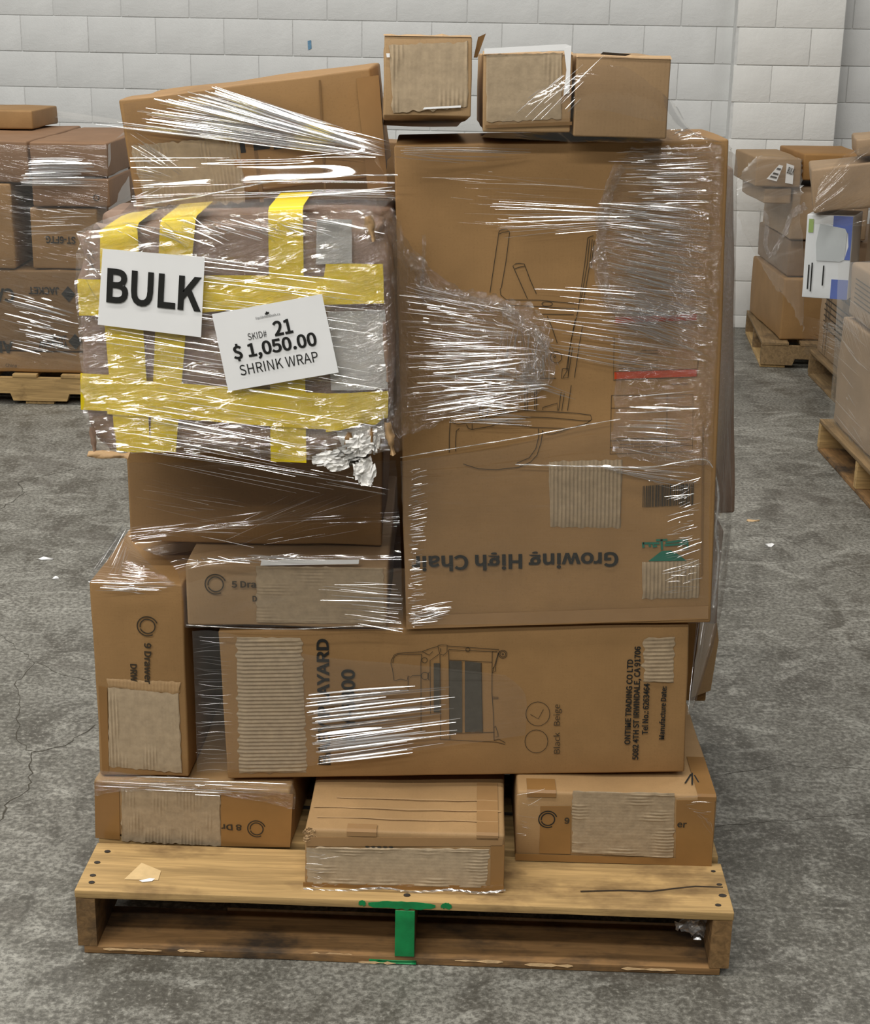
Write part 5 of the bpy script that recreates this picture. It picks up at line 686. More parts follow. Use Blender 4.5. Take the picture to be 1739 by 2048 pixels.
# --- playpen carton
lines(pl, 'printed_drawing', [[(0.3265, 0.2397), (0.3276, 0.2472), (0.3331, 0.2576), (0.3402, 0.2612), (0.3665, 0.2627), (0.3858, 0.2637), (0.4034, 0.2706), (0.4166, 0.2741)], [(0.3301, 0.2415), (0.3312, 0.25), (0.3357, 0.2569), (0.3419, 0.2589), (0.3664, 0.2589), (0.3857, 0.258)], [(0.3265, 0.2397), (0.3289, 0.2301), (0.3303, 0.2187), (0.3314, 0.2053), (0.3353, 0.2052), (0.3441, 0.2079), (0.3564, 0.2049), (0.3587, 0.2144), (0.3636, 0.2114), (0.3663, 0.2146), (0.383, 0.2149)], [(0.3587, 0.2144), (0.358, 0.1857)], [(0.3857, 0.258), (0.3836, 0.2406), (0.3823, 0.1641), (0.3808, 0.0981)], [(0.4166, 0.2756), (0.4228, 0.2772), (0.4341, 0.2766), (0.4339, 0.2625), (0.4268, 0.256), (0.4198, 0.258), (0.4166, 0.2756)], [(0.4218, 0.2702), (0.4216, 0.2627)], [(0.4341, 0.2748), (0.4733, 0.2713), (0.5327, 0.2656)], [(0.4366, 0.2672), (0.4733, 0.2647), (0.5292, 0.2613)], [(0.4771, 0.2665), (0.4769, 0.2652), (0.4764, 0.2641), (0.4755, 0.2632), (0.4744, 0.2626), (0.4732, 0.2624), (0.4721, 0.2626), (0.471, 0.2632), (0.4701, 0.2642), (0.4696, 0.2653), (0.4694, 0.2666), (0.4696, 0.2679), (0.4702, 0.2691), (0.4711, 0.27), (0.4721, 0.2705), (0.4733, 0.2707), (0.4745, 0.2705), (0.4756, 0.2699), (0.4764, 0.269), (0.477, 0.2678), (0.4771, 0.2665)], [(0.5473, 0.2559), (0.5469, 0.2533), (0.5458, 0.251), (0.5441, 0.2492), (0.542, 0.2481), (0.5396, 0.2477), (0.5372, 0.2481), (0.5351, 0.2494), (0.5334, 0.2512), (0.5323, 0.2536), (0.5319, 0.2561), (0.5323, 0.2587), (0.5334, 0.261), (0.5352, 0.2628), (0.5373, 0.264), (0.5397, 0.2643), (0.5421, 0.2639), (0.5442, 0.2627), (0.5459, 0.2608), (0.547, 0.2585), (0.5473, 0.2559)], [(0.5449, 0.2559), (0.5446, 0.2542), (0.5439, 0.2526), (0.5427, 0.2514), (0.5412, 0.2506), (0.5396, 0.2503), (0.538, 0.2506), (0.5365, 0.2515), (0.5354, 0.2528), (0.5346, 0.2543), (0.5344, 0.2561), (0.5347, 0.2579), (0.5354, 0.2594), (0.5366, 0.2607), (0.538, 0.2614), (0.5397, 0.2617), (0.5413, 0.2614), (0.5427, 0.2606), (0.5439, 0.2593), (0.5446, 0.2577), (0.5449, 0.2559)], [(0.541, 0.256), (0.541, 0.2555), (0.5408, 0.2551), (0.5405, 0.2548), (0.5401, 0.2546), (0.5396, 0.2545), (0.5392, 0.2546), (0.5388, 0.2548), (0.5385, 0.2551), (0.5383, 0.2556), (0.5382, 0.256), (0.5383, 0.2565), (0.5385, 0.2569), (0.5388, 0.2573), (0.5392, 0.2575), (0.5396, 0.2575), (0.5401, 0.2574), (0.5405, 0.2572), (0.5408, 0.2569), (0.541, 0.2565), (0.541, 0.256)], [(0.4181, 0.258), (0.4012, 0.2451), (0.3999, 0.1348)], [(0.3875, 0.2636), (0.3997, 0.2564), (0.4068, 0.2639)], [(0.3959, 0.2461), (0.3952, 0.2433), (0.3932, 0.2412), (0.3906, 0.2405), (0.388, 0.2413), (0.3861, 0.2434), (0.3854, 0.2463), (0.3862, 0.2491), (0.3882, 0.2511), (0.3908, 0.2519), (0.3934, 0.2511), (0.3953, 0.2489), (0.3959, 0.2461)], [(0.3979, 0.2137), (0.3972, 0.2104), (0.3952, 0.2078), (0.3923, 0.2064), (0.3892, 0.2064), (0.3864, 0.2079), (0.3845, 0.2106), (0.3839, 0.214), (0.3846, 0.2173), (0.3866, 0.2199), (0.3895, 0.2213), (0.3926, 0.2213), (0.3954, 0.2197), (0.3973, 0.217), (0.3979, 0.2137)], [(0.399, 0.2213), (0.3953, 0.2138), (0.3986, 0.2042)], [(0.4201, 0.2567), (0.4199, 0.1635), (0.4179, 0.0799)], [(0.4366, 0.2662), (0.4371, 0.2454), (0.4362, 0.0796)], [(0.438, 0.2458), (0.5194, 0.2399)], [(0.5196, 0.2611), (0.5184, 0.1773), (0.5212, 0.1231), (0.5217, 0.0763)], [(0.4987, 0.2391), (0.4989, 0.1622), (0.5, 0.0933)], [(0.4364, 0.0914), (0.4783, 0.0926), (0.5227, 0.0935)], [(0.5196, 0.2611), (0.5327, 0.2627), (0.5255, 0.2326), (0.5202, 0.2269)], [(0.5309, 0.259), (0.5237, 0.2326)], [(0.522, 0.2307), (0.5201, 0.2174), (0.5254, 0.2212), (0.5255, 0.2307)], [(0.5197, 0.1676), (0.5303, 0.1671), (0.5303, 0.164), (0.5197, 0.1638)], [(0.5219, 0.1036), (0.5246, 0.1065), (0.529, 0.0918), (0.5298, 0.084), (0.5245, 0.0831)], [(0.5217, 0.0763), (0.5315, 0.0781), (0.5431, 0.071), (0.5431, 0.0671), (0.5262, 0.0723)], [(0.4179, 0.0799), (0.4362, 0.0786), (0.5262, 0.0723)], [(0.6258, 0.0722), (0.6247, 0.0647), (0.6216, 0.0579), (0.6167, 0.0525), (0.6104, 0.0491), (0.6035, 0.048), (0.5966, 0.0493), (0.5904, 0.0529), (0.5855, 0.0584), (0.5823, 0.0653), (0.5813, 0.0729), (0.5823, 0.0805), (0.5855, 0.0873), (0.5904, 0.0926), (0.5966, 0.096), (0.6035, 0.097), (0.6104, 0.0957), (0.6166, 0.0922), (0.6215, 0.0867), (0.6247, 0.0798), (0.6258, 0.0722)], [(0.6294, 0.1305), (0.6283, 0.1226), (0.6251, 0.1156), (0.62, 0.1101), (0.6135, 0.1066), (0.6064, 0.1055), (0.5992, 0.1068), (0.5928, 0.1105), (0.5876, 0.1162), (0.5844, 0.1234), (0.5832, 0.1312), (0.5844, 0.139), (0.5877, 0.146), (0.5928, 0.1515), (0.5992, 0.1549), (0.6063, 0.1561), (0.6134, 0.1547), (0.6199, 0.151), (0.625, 0.1454), (0.6283, 0.1383), (0.6294, 0.1305)], [(0.5919, 0.13), (0.6073, 0.1203), (0.6169, 0.1401)]], .0011, 'ink_brown', label='sideways line drawing of a playpen')
for q in ([(0.4062, 0.1373), (0.4177, 0.1371), (0.4195, 0.2392), (0.4081, 0.2394)], [(0.4353, 0.0934), (0.4605, 0.0941), (0.4615, 0.2426), (0.4377, 0.2441)], [(0.4653, 0.094), (0.4991, 0.0945), (0.4976, 0.2389), (0.4672, 0.2425)]):
    poly(pl, 'printed_panel', q, 'ink_grey', .0013)
text(pl, 'BABY PLAYARD', *[(0.2024, 0.0287), (0.209, 0.293)], .0215, 'ink', .022)
text(pl, 'HY-8800', *[(0.252, 0.0804), (0.2562, 0.2295)], .0235, 'ink', .02)
text(pl, 'Black', *[(0.6492, 0.0462), (0.6489, 0.091)], .0115, 'ink_brown', .006)
text(pl, 'Beige', *[(0.6488, 0.1058), (0.6486, 0.1501)], .0115, 'ink_brown', .006)
text(pl, 'ONTIME TRADING CO LTD', *[(0.7846, 0.0632), (0.7868, 0.2414)], .0105, 'ink', .012)
text(pl, '5082 4TH ST IRWINDALE, CA 91706', *[(0.8008, 0.0298), (0.8005, 0.2678)], .0105, 'ink', .012)
text(pl, 'Tel No.: 6263464', *[(0.818, 0.084), (0.8194, 0.1912)], .0105, 'ink', .012)
text(pl, 'Manufacture Date:', *[(0.8501, 0.0728), (0.852, 0.1844)], .0095, 'ink', .012)
patch(pl, [(0.0239, 0.0132), (0.1568, 0.0121), (0.1588, 0.2948), (0.0346, 0.2989)], 'torn_light', .0080, 'h', .0026, .005, 7, label='ribbed strip where the paper was torn away')
patch(pl, [(0.8088, 0.1955), (0.8652, 0.1904), (0.8644, 0.2862), (0.8059, 0.282)], 'torn_paper', .0080, 'h', .0014, .008, 8)

# --- narrow upright carton
c = [(0.1075, 0.3185)][0]
def ring_logo(parent, c, r, mat='ink_brown'): lines(parent, 'ring_mark', [ring(c, r, 20, 300), ring(c, r * .74, 200, 480), ring(c, r * .72, 120, 190)], .0023, mat)
ring_logo(d9, c, .0195)
text(d9, '9 Drawer', *[(0.1004, 0.2845), (0.0978, 0.1995)], .0125, 'ink_brown', .012)
text(d9, 'DRW', *[(0.0715, 0.2402), (0.0709, 0.2038)], .0118, 'ink_brown', .012)
patch(d9, [(0.0194, 0.02), (0.163, 0.0112), (0.1619, 0.1797), (0.0257, 0.1897)], 'torn_light', .0066, 'v', .0016, .004, 11, cover=.70)
patch(d9, [(0.0257, 0.1897), (0.1619, 0.1797), (0.1677, 0.205), (0.0226, 0.2074)], 'kraft_light', .0066, 'v', .0004, .003, 12, name='peeled_label')
poly(d9, 'carton_tape', [(0.0059, 0.0065), (0.0188, 0.007), (0.0237, 0.1886), (0.0073, 0.1912)], 'brown_tape', .0009)
# --- low carton with ring mark
ring_logo(d5, [(0.0557, 0.0851)][0], .0195)
text(d5, '5 Dra', *[(0.0854, 0.0796), (0.1313, 0.0805)], .0118, 'ink_brown', .012)
text(d5, 'D', *[(0.1242, 0.0524), (0.1326, 0.0525)], .0105, 'ink_brown', .012)
patch(d5, [(0.1308, 0.0092), (0.3729, 0.0096), (0.3675, 0.1224), (0.132, 0.1221)], 'torn_paper', .0066, 'h', .0010, .004, 13, cover=.66)
poly(d5, 'paper_strip', [(0.1405, 0.1242), (0.3228, 0.1305), (0.3238, 0.1394), (0.1425, 0.1351)], 'white_paper', .003)
# --- bottom row
ring_logo(d8, [(0.3234, 0.0357)][0], .0175)
text(d8, '8 Dr', *[(0.2938, 0.0426), (0.2531, 0.0412)], .0118, 'ink_brown', .012)
patch(d8, [(0.0519, -0.0091), (0.2508, -0.0076), (0.253, 0.1132), (0.0572, 0.1069)], 'torn_paper', .0066, 'v', .0020, .005, 14, cover=.625)
poly(d8, 'carton_tape', [(-0.0005, -0.0047), (0.049, -0.006), (0.0526, 0.1142), (0.0039, 0.1189)], 'brown_tape', .0012)
poly(d8, 'carton_tape', [(0.2518, -0.0075), (0.3893, -0.0009), (0.3966, 0.1154), (0.255, 0.1155)], 'brown_tape', .0008)
patch(ctr, [(0.0056, 0.0028), (0.3407, 0.0057), (0.3441, 0.0879), (0.0044, 0.0808)], 'torn_light', .0066, 'h', .0018, .006, 15, cover=.675)
poly(ctr, 'carton_tape', [(-0.002, -0.0039), (0.3726, -0.0017), (0.3732, 0.0111), (-0.0019, 0.0068)], 'brown_tape', .0012)
poly(ctr, 'carton_tape', [(0.3483, 0.0017), (0.3726, 0.0004), (0.3716, 0.0972), (0.3466, 0.0963)], 'brown_tape', .0010)
poly(ctr, 'carton_tape', [(0.0044, 0.0829), (0.3679, 0.095), (0.3693, 0.1116), (0.0055, 0.1018)], 'clear_tape', .0010)
text(ctr, '.....', *[(0.1142, 0.0855), (0.1662, 0.0862)], .012, 'ink', .02, .0024, 'printed_remnant')
text(r9, '9', *[(0.0935, 0.0826), (0.1031, 0.0828)], .0118, 'ink_brown', .012)
text(r9, 'er', *[(0.3094, 0.081), (0.3276, 0.0805)], .0125, 'ink_brown', .012)
ring_logo(r9, [(0.0615, 0.0903)][0], .0175, 'ink')
patch(r9, [(0.1107, 0.018), (0.307, 0.0127), (0.301, 0.1524), (0.1059, 0.1514)], 'torn_paper', .0066, 'h', .0018, .004, 16, cover=.68)
poly(r9, 'carton_tape', [(0.3118, -0.0036), (0.3813, -0.0027), (0.378, 0.1397), (0.3048, 0.1377)], 'brown_tape', .0012)
poly(r9, 'carton_tape', [(0.0479, 0.0162), (0.1079, 0.0158), (0.1044, 0.1194), (0.0461, 0.1178)], 'brown_tape', .0008)
poly(r9, 'carton_tape', [(0.002, -0.0004), (0.3118, -0.0025), (0.3108, 0.0128), (0.0016, 0.0138)], 'brown_tape', .0011)
sc = link_mesh('pen_mark', [(.325, .045, .1505), (.328, .045, .1505), (.345, .085, .1503), (.342, .085, .1503), (.338, .04, .1503), (.341, .04, .1503), (.348, .09, .1503), (.345, .09, .1503), (.352, .05, .1503), (.355, .05, .1503), (.351, .08, .1503), (.348, .08, .1503)], [(0, 1, 2, 3), (4, 5, 6, 7), (8, 9, 10, 11)], 'ink', r9)
def top_tape(parent, x0, x1, y1, h, mat):
    V = [(x0, -.001, h - .012), (x1, -.001, h - .012), (x1, -.001, h - .003), (x0, -.001, h - .003), (x1, .004, h + .0012), (x0, .004, h + .0012), (x1, y1, h + .0012), (x0, y1, h + .0012)]
    link_mesh('carton_tape', V, [(0, 1, 2, 3), (3, 2, 4, 5), (5, 4, 6, 7)], mat, parent)
top_tape(r9, .345, .380, .16, BX['r9'][4], 'brown_tape'); top_tape(r9, .02, .075, .05, BX['r9'][4], 'brown_tape'); top_tape(ctr, .08, .135, .022, BX['ctr'][4], 'clear_tape'); top_tape(ctr, .32, .36, .2, BX['ctr'][4], 'clear_tape')
for yy, a0, a1 in ((.045, .02, .36), (.085, .01, .365), (.125, .05, .36)):
    V = []; hh = BX['ctr'][4]
    for i in range(13):
        x = a0 + (a1 - a0) * i / 12; y = yy + .004 * mnoise.noise(Vector((i * .5, yy * 50, 0))); V += [(x, y - .0016, hh + .0004), (x, y, hh + .0022), (x, y + .0016, hh + .0004)]
    link_mesh('crease', V, [q for i in range(12) for q in ((3 * i, 3 * i + 3, 3 * i + 4, 3 * i + 1), (3 * i + 1, 3 * i + 4, 3 * i + 5, 3 * i + 2))], 'kraft_mid', ctr, True)
for k in range(7):
    rr = random.Random(k); crumple(ctr, 'frayed_edge', (.004 + .014 * rr.random(), -.002 + .004 * rr.random(), .085 + .035 * rr.random()), (.016, .01, .014), 'kraft_light', 90 + k, 6)
# --- leaning carton
patch(B_, [(0.018, -0.0019), (0.1985, -0.0146), (0.2043, 0.1012), (0.0103, 0.1071)], 'torn_light', .0066, 'v', .0022, .006, 17, cover=.57)
for k, q in enumerate(([(0.3249, 0.0902), (0.3374, 0.0896), (0.3391, 0.1076), (0.3267, 0.1091)], [(0.3414, 0.0865), (0.3574, 0.0854), (0.3583, 0.1045), (0.3459, 0.1051)], [(0.2032, 0.0716), (0.2122, 0.0714), (0.2124, 0.0959), (0.2033, 0.0952)], [(0.2269, 0.0732), (0.2558, 0.0732), (0.2564, 0.0889), (0.2274, 0.088)], [(0.2626, 0.0706), (0.286, 0.0705), (0.2858, 0.0871), (0.2633, 0.0872)])):
    poly(B_, 'lettering', q, 'ink', .002)
for k, q in enumerate(([(0.2235, -0.0185), (0.2307, -0.0184), (0.2335, 0.0925), (0.2272, 0.0924)], [(0.3404, -0.0147), (0.344, -0.0151), (0.3618, 0.1789), (0.3583, 0.1793)])): poly(B_, 'crease', q, 'kraft_dark', .0012)
poly(B_, 'carton_tape', [(0.4187, -0.0196), (0.4549, -0.0195), (0.4642, 0.175), (0.4242, 0.1739)], 'clear_tape', .0012)
# --- top cartons
patch(t1, [(0.0159, 0.006), (0.1416, 0.0175), (0.1397, 0.1221), (0.0093, 0.1152)], 'torn_light', .0072, 'v', .0026, .005, 18, cover=.665)
poly(t1, 'label_edge', [(0.0661, 0.0124), (0.1298, 0.0165), (0.1298, 0.0198), (0.0686, 0.0156)], 'white_paper', .004)
poly(t1, 'label_edge', [(0.0053, 0.0952), (0.0103, 0.0953), (0.0103, 0.1017), (0.0044, 0.1016)], 'white_paper', .004)
poly(t2, 'white_tape', [(0.0022, 0.127), (0.002, 0.1358), (0.1361, 0.1437), (0.1461, 0.1406), (0.143, 0.1342)], 'white_paper', .002)
poly(t2, 'white_tape', [(0.1352, 0.0621), (0.1451, 0.0654), (0.1461, 0.1406), (0.1338, 0.1373), (0.139, 0.1023)], 'white_paper', .0022)
patch(t2, [(0.0072, 0.0176), (0.133, 0.0232), (0.1316, 0.1294), (0.0055, 0.1255)], 'torn_light', .0072, 'v', .0012, .003, 19, cover=.70)
poly(t2, 'bottom_flap', [(0.0056, 0.0078), (0.1509, 0.0135), (0.1508, 0.0192), (0.0056, 0.0127)], 'kraft_dark', .003)
poly(t3, 'seam', [(0.039, 0.1339), (0.0804, 0.1325), (0.0901, 0.1359), (0.0429, 0.1379)], 'shadow_seam', .0012)  # shade of the seam painted as a dark strip
# flaps standing proud of the top edges
def top_flap(parent, w, h, z, tilt, mat, seed):
    n = 12; V = []; F = []
    for i in range(n + 1):
        x = w * i / n; e = .004 * mnoise.noise(Vector((i * .7, seed, 0)))
        V += [(x, .000, z), (x, -.004 + tilt, z + h + e), (x, .003, z), (x, tilt, z + h + e)]
    for i in range(n):
        a = 4 * i; F += [(a, a + 4, a + 5, a + 1), (a + 2, a + 3, a + 7, a + 6), (a + 1, a + 5, a + 7, a + 3)]
    return link_mesh('flap', V, F, mat, parent, False)
top_flap(t2, .15, .006, .126, .02, 'kraft_light', 2); top_flap(t3, .158, .005, .129, .025, 'kraft_light', 3); top_flap(t1, .146, .004, .130, .02, 'kraft_light', 4)
link_mesh('loose_strip', [(.152, .03, .10), (.158, .03, .10), (.171, .02, .138), (.158, .02, .132), (.152, .034, .10), (.158, .034, .10), (.171, .024, .138), (.158, .024, .132)], [(0, 1, 2, 3), (7, 6, 5, 4), (0, 4, 5, 1), (1, 5, 6, 2), (2, 6, 7, 3), (3, 7, 4, 0)], 'kraft', t1)
# side pieces of the rear cartons
poly(R3, 'crushed_flap', [(.46, .02), (.505, .04), (.515, .17), (.50, .26), (.47, .28)], 'kraft_light', .02, .004)

# --- yellow tape on the battered carton (bent round its edges)
def tape(parent, q, mat, seed, off=.0045, wrinkle=.002, name='tape_band', ns=6, nt=18, top=0, bot=0, left=0, right=0):
    """tape conforming to the dented front; top/bot/left/right wrap it over that edge by so many metres"""
    w, d, h = BX['y'][2:5]; P0 = []
    V = []; F = []
    for j in range(nt + 1):
        for i in range(ns + 1):
            s, t = i / ns, j / nt; u, v = bil(q, s, t)
            p = np.array([[u, 0.0, v]]); p = bash(p, p * 0)[0]
            y = p[1] - off + wrinkle * mnoise.noise(Vector((u * 30, v * 30, seed)))
            V.append((p[0] * .35 + u * .65, y, p[2]))
    if top: 
        for i in range(ns + 1):
            s = i / ns; u, v = bil(q, s, 1); z = V[nt * (ns + 1) + i][2]; V.append((u, .012, z + .006))
        nt2 = nt + 1
        for i in range(ns + 1):
            s = i / ns; u, v = bil(q, s, 1); V.append((u, top, V[nt2 * (ns + 1) + i][2] + .003))
        nt2 += 1
    else: nt2 = nt
    for j in range(nt2):
        for i in range(ns):
            a = j * (ns + 1) + i; F.append((a, a + 1, a + ns + 2, a + ns + 1))
    return link_mesh(name, V, F, mat, parent, True)
for k, (q, tp) in enumerate((
    ([(0.0477, 0.0012), (0.1072, 0.0001), (0.1141, 0.3802), (0.0459, 0.3749)], .2), ([(0.1055, 0.0002), (0.1503, -0.0006), (0.2105, 0.3882), (0.1525, 0.3852)], .2), ([(0.3133, -0.0204), (0.3745, -0.0233), (0.3875, 0.4029), (0.3307, 0.4007)], .2))):
    tape(yb, q, 'yellow_tape', k, .0050 + .0004 * k, top=tp)
for k, q in enumerate(([(0.0057, 0.2391), (0.0433, 0.2368), (0.0484, 0.2972), (0.0079, 0.3012)], [(0.2071, 0.2356), (0.409, 0.2471), (0.4176, 0.2939), (0.2112, 0.2976)], [(0.409, 0.2471), (0.5163, 0.2503), (0.5165, 0.317), (0.4218, 0.3154)],
    [(-0.0061, 0.0774), (0.0443, 0.0747), (0.0494, 0.1374), (-0.0004, 0.1418)], [(0.0387, 0.0696), (0.4217, 0.0347), (0.4242, 0.0978), (0.0438, 0.1315)], [(0.4104, 0.0313), (0.5205, 0.04), (0.5197, 0.1014), (0.4114, 0.098)])):
    tape(yb, q, 'yellow_tape', 10 + k, .0062 + .0004 * k, .003, ns=16, nt=6)
for k, q in enumerate(([(0.4052, 0.314), (0.4651, 0.3163), (0.4676, 0.3885), (0.4099, 0.3879)], [(0.4218, 0.1031), (0.5189, 0.1031), (0.5176, 0.2385), (0.4211, 0.2351)], [(0.4416, -0.0075), (0.5153, 0.0046), (0.5171, 0.0383), (0.4276, 0.031)])):
    tape(yb, q, 'white_tape', 20 + k, .0042, .004, name='white_tape_band', ns=8, nt=8)
# torn pulp and stuffing spilling from the burst bottom corner
w, d, h = BX['y'][2:5]
for k, (uv, sz, mt) in enumerate([((0.4172, -0.0151), (0.06, 0.03), 'tissue'), ((0.4273, -0.0224), (0.045, 0.024), 'tissue'), ((0.4752, -0.0358), (0.038, 0.056), 'tissue'), ((0.4898, 0.0158), (0.03, 0.045), 'tissue'), ((0.4504, -0.0031), (0.06, 0.03), 'white_tape'), ((0.4698, 0.0108), (0.045, 0.04), 'tissue'), ((0.4544, -0.0139), (0.05, 0.026), 'ink_grey')]):
    crumple(yb, 'torn_pulp', (uv[0], -.014 - .004 * (k % 3), uv[1]), (sz[0], .022, sz[1]), mt, 3 + k)
for k, (p, w_, bd, mt) in enumerate([([(0.0018, 0.0002), (0.0724, -0.0037)], 0.022, 0.012, 'kraft_light'), ([(0.0112, 0.0489), (0.0125, 0.0045)], 0.016, 0.004, 'kraft_pink'), ([(0.4942, 0.3961), (0.5028, 0.3551)], 0.024, 0.01, 'kraft_light'), ([(0.5165, 0.0489), (0.5244, -0.0089)], 0.02, 0.01, 'kraft_light'), ([(0.488, 0.0406), (0.4883, -0.0038)], 0.012, 0.008, 'kraft'), ([(0.4517, 0.0324), (0.4416, -0.0075)], 0.016, 0.008, 'kraft_dark'), ([(0.4645, 0.0304), (0.4689, -0.0169)], 0.014, 0.01, 'white_tape'), ([(0.4962, 0.0298), (0.4916, -0.0083)], 0.012, 0.008, 'white_tape'), ([(0.5171, 0.2216), (0.5193, 0.1188)], 0.014, 0.006, 'kraft_pink')]):
    curl(yb, p[0], p[1], w_, bd, mt, k)

# ------------------------------------------------------------------ the two paper signs on the wrap
def sheet(name, label, quad3, seed):
    """sheet of paper given by its corners bl br tr tl in world space"""
    o = np.array(quad3[0]); ex = np.array(quad3[1]) - o; wd = np.linalg.norm(ex); ex /= wd
    n_ = np.cross(ex, np.array(quad3[3]) - o); n_ /= np.linalg.norm(n_); ez = np.cross(n_, ex)
    root = thing(name, label, 'sign', tuple(o)); mat = Matrix((( *[ex[0], -n_[0], ez[0]], o[0]), (*[ex[1], -n_[1], ez[1]], o[1]), (*[ex[2], -n_[2], ez[2]], o[2]), (0, 0, 0, 1)))
    # local frame: x right, y away from the viewer, z up the sheet
    if (Matrix(((ex[0], -n_[0], ez[0]), (ex[1], -n_[1], ez[1]), (ex[2], -n_[2], ez[2]))).determinant()) < 0: raise ValueError('frame')
    root.matrix_world = mat
    def loc(p): r_ = np.array(p) - o; return (float(r_ @ ex), float(r_ @ ez))
    q = [loc(p) for p in quad3]; ns = 14; V = []; F = []
    rc = .12
    for j in range(ns + 1):
        for i in range(ns + 1):
            s, t = i / ns, j / ns
            u, v = bil(q, s, t); V.append((u, -.0010 - .0012 * max(0, mnoise.noise(Vector((u * 20, v * 9, seed)))) * (seed == 1), v))
    for j in range(ns):
        for i in range(ns):
            a = j * (ns + 1) + i; F.append((a, a + 1, a + ns + 2, a + ns + 1))
    s = link_mesh('sheet', V, F, 'white_paper', root, True)
    return root, loc
sg, lc = sheet('paper_sign', 'white paper sign reading BULK, at the upper left of the yellow-taped carton', [(-0.5678, 2.533, 1.1918), (-0.3961, 2.533, 1.1733), (-0.3857, 2.533, 1.3069), (-0.5534, 2.533, 1.3183)], 1)
p0, p1 = [lc(p) for p in [(-0.5513, 2.533, 1.2324), (-0.3946, 2.533, 1.2188)]]
text(sg, 'BULK', p0, p1, .0525, 'ink', .03, .0028)
sg, lc = sheet('paper_sign', 'tilted white price sign with skid number 21, right of the larger lettered sign', [(-0.3523, 2.531, 1.0819), (-0.1659, 2.531, 1.1178), (-0.1933, 2.531, 1.2499), (-0.3765, 2.531, 1.2131)], 2)
for s, a, b, cap, bo in [('21', (-0.2723, 2.531, 1.1784), (-0.2409, 2.531, 1.1852), 0.0231, 0.035), ('SKID#', (-0.3163, 2.531, 1.1705), (-0.2849, 2.531, 1.1769), 0.011, 0), ('$ 1,050.00', (-0.3408, 2.531, 1.1376), (-0.201, 2.531, 1.1647), 0.0211, 0.03), ('SHRINK WRAP', (-0.3302, 2.531, 1.1099), (-0.199, 2.531, 1.1366), 0.0174, 0.006), ('liquidationDeals.ca', (-0.3031, 2.531, 1.2054), (-0.263, 2.531, 1.2137), 0.0042, 0.01)]:
    text(sg, s, lc(a), lc(b), cap, 'ink', bo, .0022)
c = lc([(-0.2846, 2.531, 1.216)][0])
lf = [(0, 1), (.25, .55), (.45, .65), (.38, .2), (.75, .45), (.85, .2), (1, .15), (.7, -.2), (.75, -.4), (.1, -.35), (.05, -.8), (-.05, -.8), (-.1, -.35), (-.75, -.4), (-.7, -.2), (-1, .15), (-.85, .2), (-.75, .45), (-.38, .2), (-.45, .65), (-.25, .55)]
V = [(c[0] + .0042 * (x * .98 + y * -.18), -.0022, c[1] + .0042 * (y * .98 + x * .18)) for x, y in lf]
link_mesh('maple_leaf', V + [(c[0], -.0022, c[1])], [(i, (i + 1) % 21, 21) for i in range(21)], 'ink', sg)

# ------------------------------------------------------------------ background stack on the left
LS = 6.84
def bgbox(label, x0, x1, z0, z1, y, d, mat, seed, rot=(0, 0, 0), group=None): return carton('cardboard_box', label, (x0, y, z0), rot, x1 - x0, d, z1 - z0, mat, seed, .012, .006, group, seg=.12)
l1 = bgbox('thin bottom carton on the left background pallet', -2.42, -1.225, .1415, .240, LS + .005, 1.0, 'kraft', 31)
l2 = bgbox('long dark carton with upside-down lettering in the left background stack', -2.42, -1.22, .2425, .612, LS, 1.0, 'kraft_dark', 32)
l3 = bgbox('square carton with a part number, sitting on the long lettered carton at left', -1.815, -1.512, .614, .888, LS + .01, .9, 'kraft', 33)
l4 = bgbox('upright carton cut off by the left picture edge, beside the one with a part number', -2.24, -1.885, .614, .99, LS + .0, .9, 'kraft', 34)
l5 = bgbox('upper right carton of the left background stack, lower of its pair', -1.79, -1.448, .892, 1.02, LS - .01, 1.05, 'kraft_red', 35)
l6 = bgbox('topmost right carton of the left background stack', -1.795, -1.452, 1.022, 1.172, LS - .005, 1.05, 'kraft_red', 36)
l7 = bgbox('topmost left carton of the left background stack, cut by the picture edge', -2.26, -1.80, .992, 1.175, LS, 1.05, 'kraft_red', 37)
l8 = bgbox('small carton lying on top of the left background stack at the picture edge', -2.25, -1.93, 1.178, 1.27, LS + .62, .5, 'kraft', 38)
def bgloc(b, pts): return pts
text(l2, 'JACKET', *[(0.7241, 0.2933), (0.5854, 0.2931)], .030, 'ink', .02, .006)
text(l2, 'CA', *[(0.5198, 0.2831), (0.4258, 0.2837)], .055, 'ink', .02, .006)
text(l2, 'YELLOW', *[(0.7484, 0.0465), (0.6172, 0.0466)], .026, 'ink', .02, .006)
text(l2, 'JACKET', *[(0.7455, 0.0762), (0.6507, 0.0769)], .022, 'ink', .02, .006)
text(l2, 'AN', *[(0.4994, 0.0445), (0.409, 0.0453)], .050, 'ink', .02, .006)
for c in ([(0.7628, 0.2647)][0], [(0.7824, 0.0494)][0]):
    poly(l2, 'printed_emblem', [(c[0] - .032, c[1]), (c[0], c[1] - .036), (c[0] + .032, c[1]), (c[0], c[1] + .036)], 'ink', .006)
text(l1, 'China', *[(0.4578, 0.0282), (0.5078, 0.0267)], .014, 'ink', .0, .005)
text(l3, 'ST-6FTG', *[(0.2024, 0.1459), (0.0694, 0.1481)], .029, 'ink', .015, .006)
lines(l5, 'ring_mark', [ring([(0.2816, 0.0444)][0], .012)], .004, 'ink', .007)

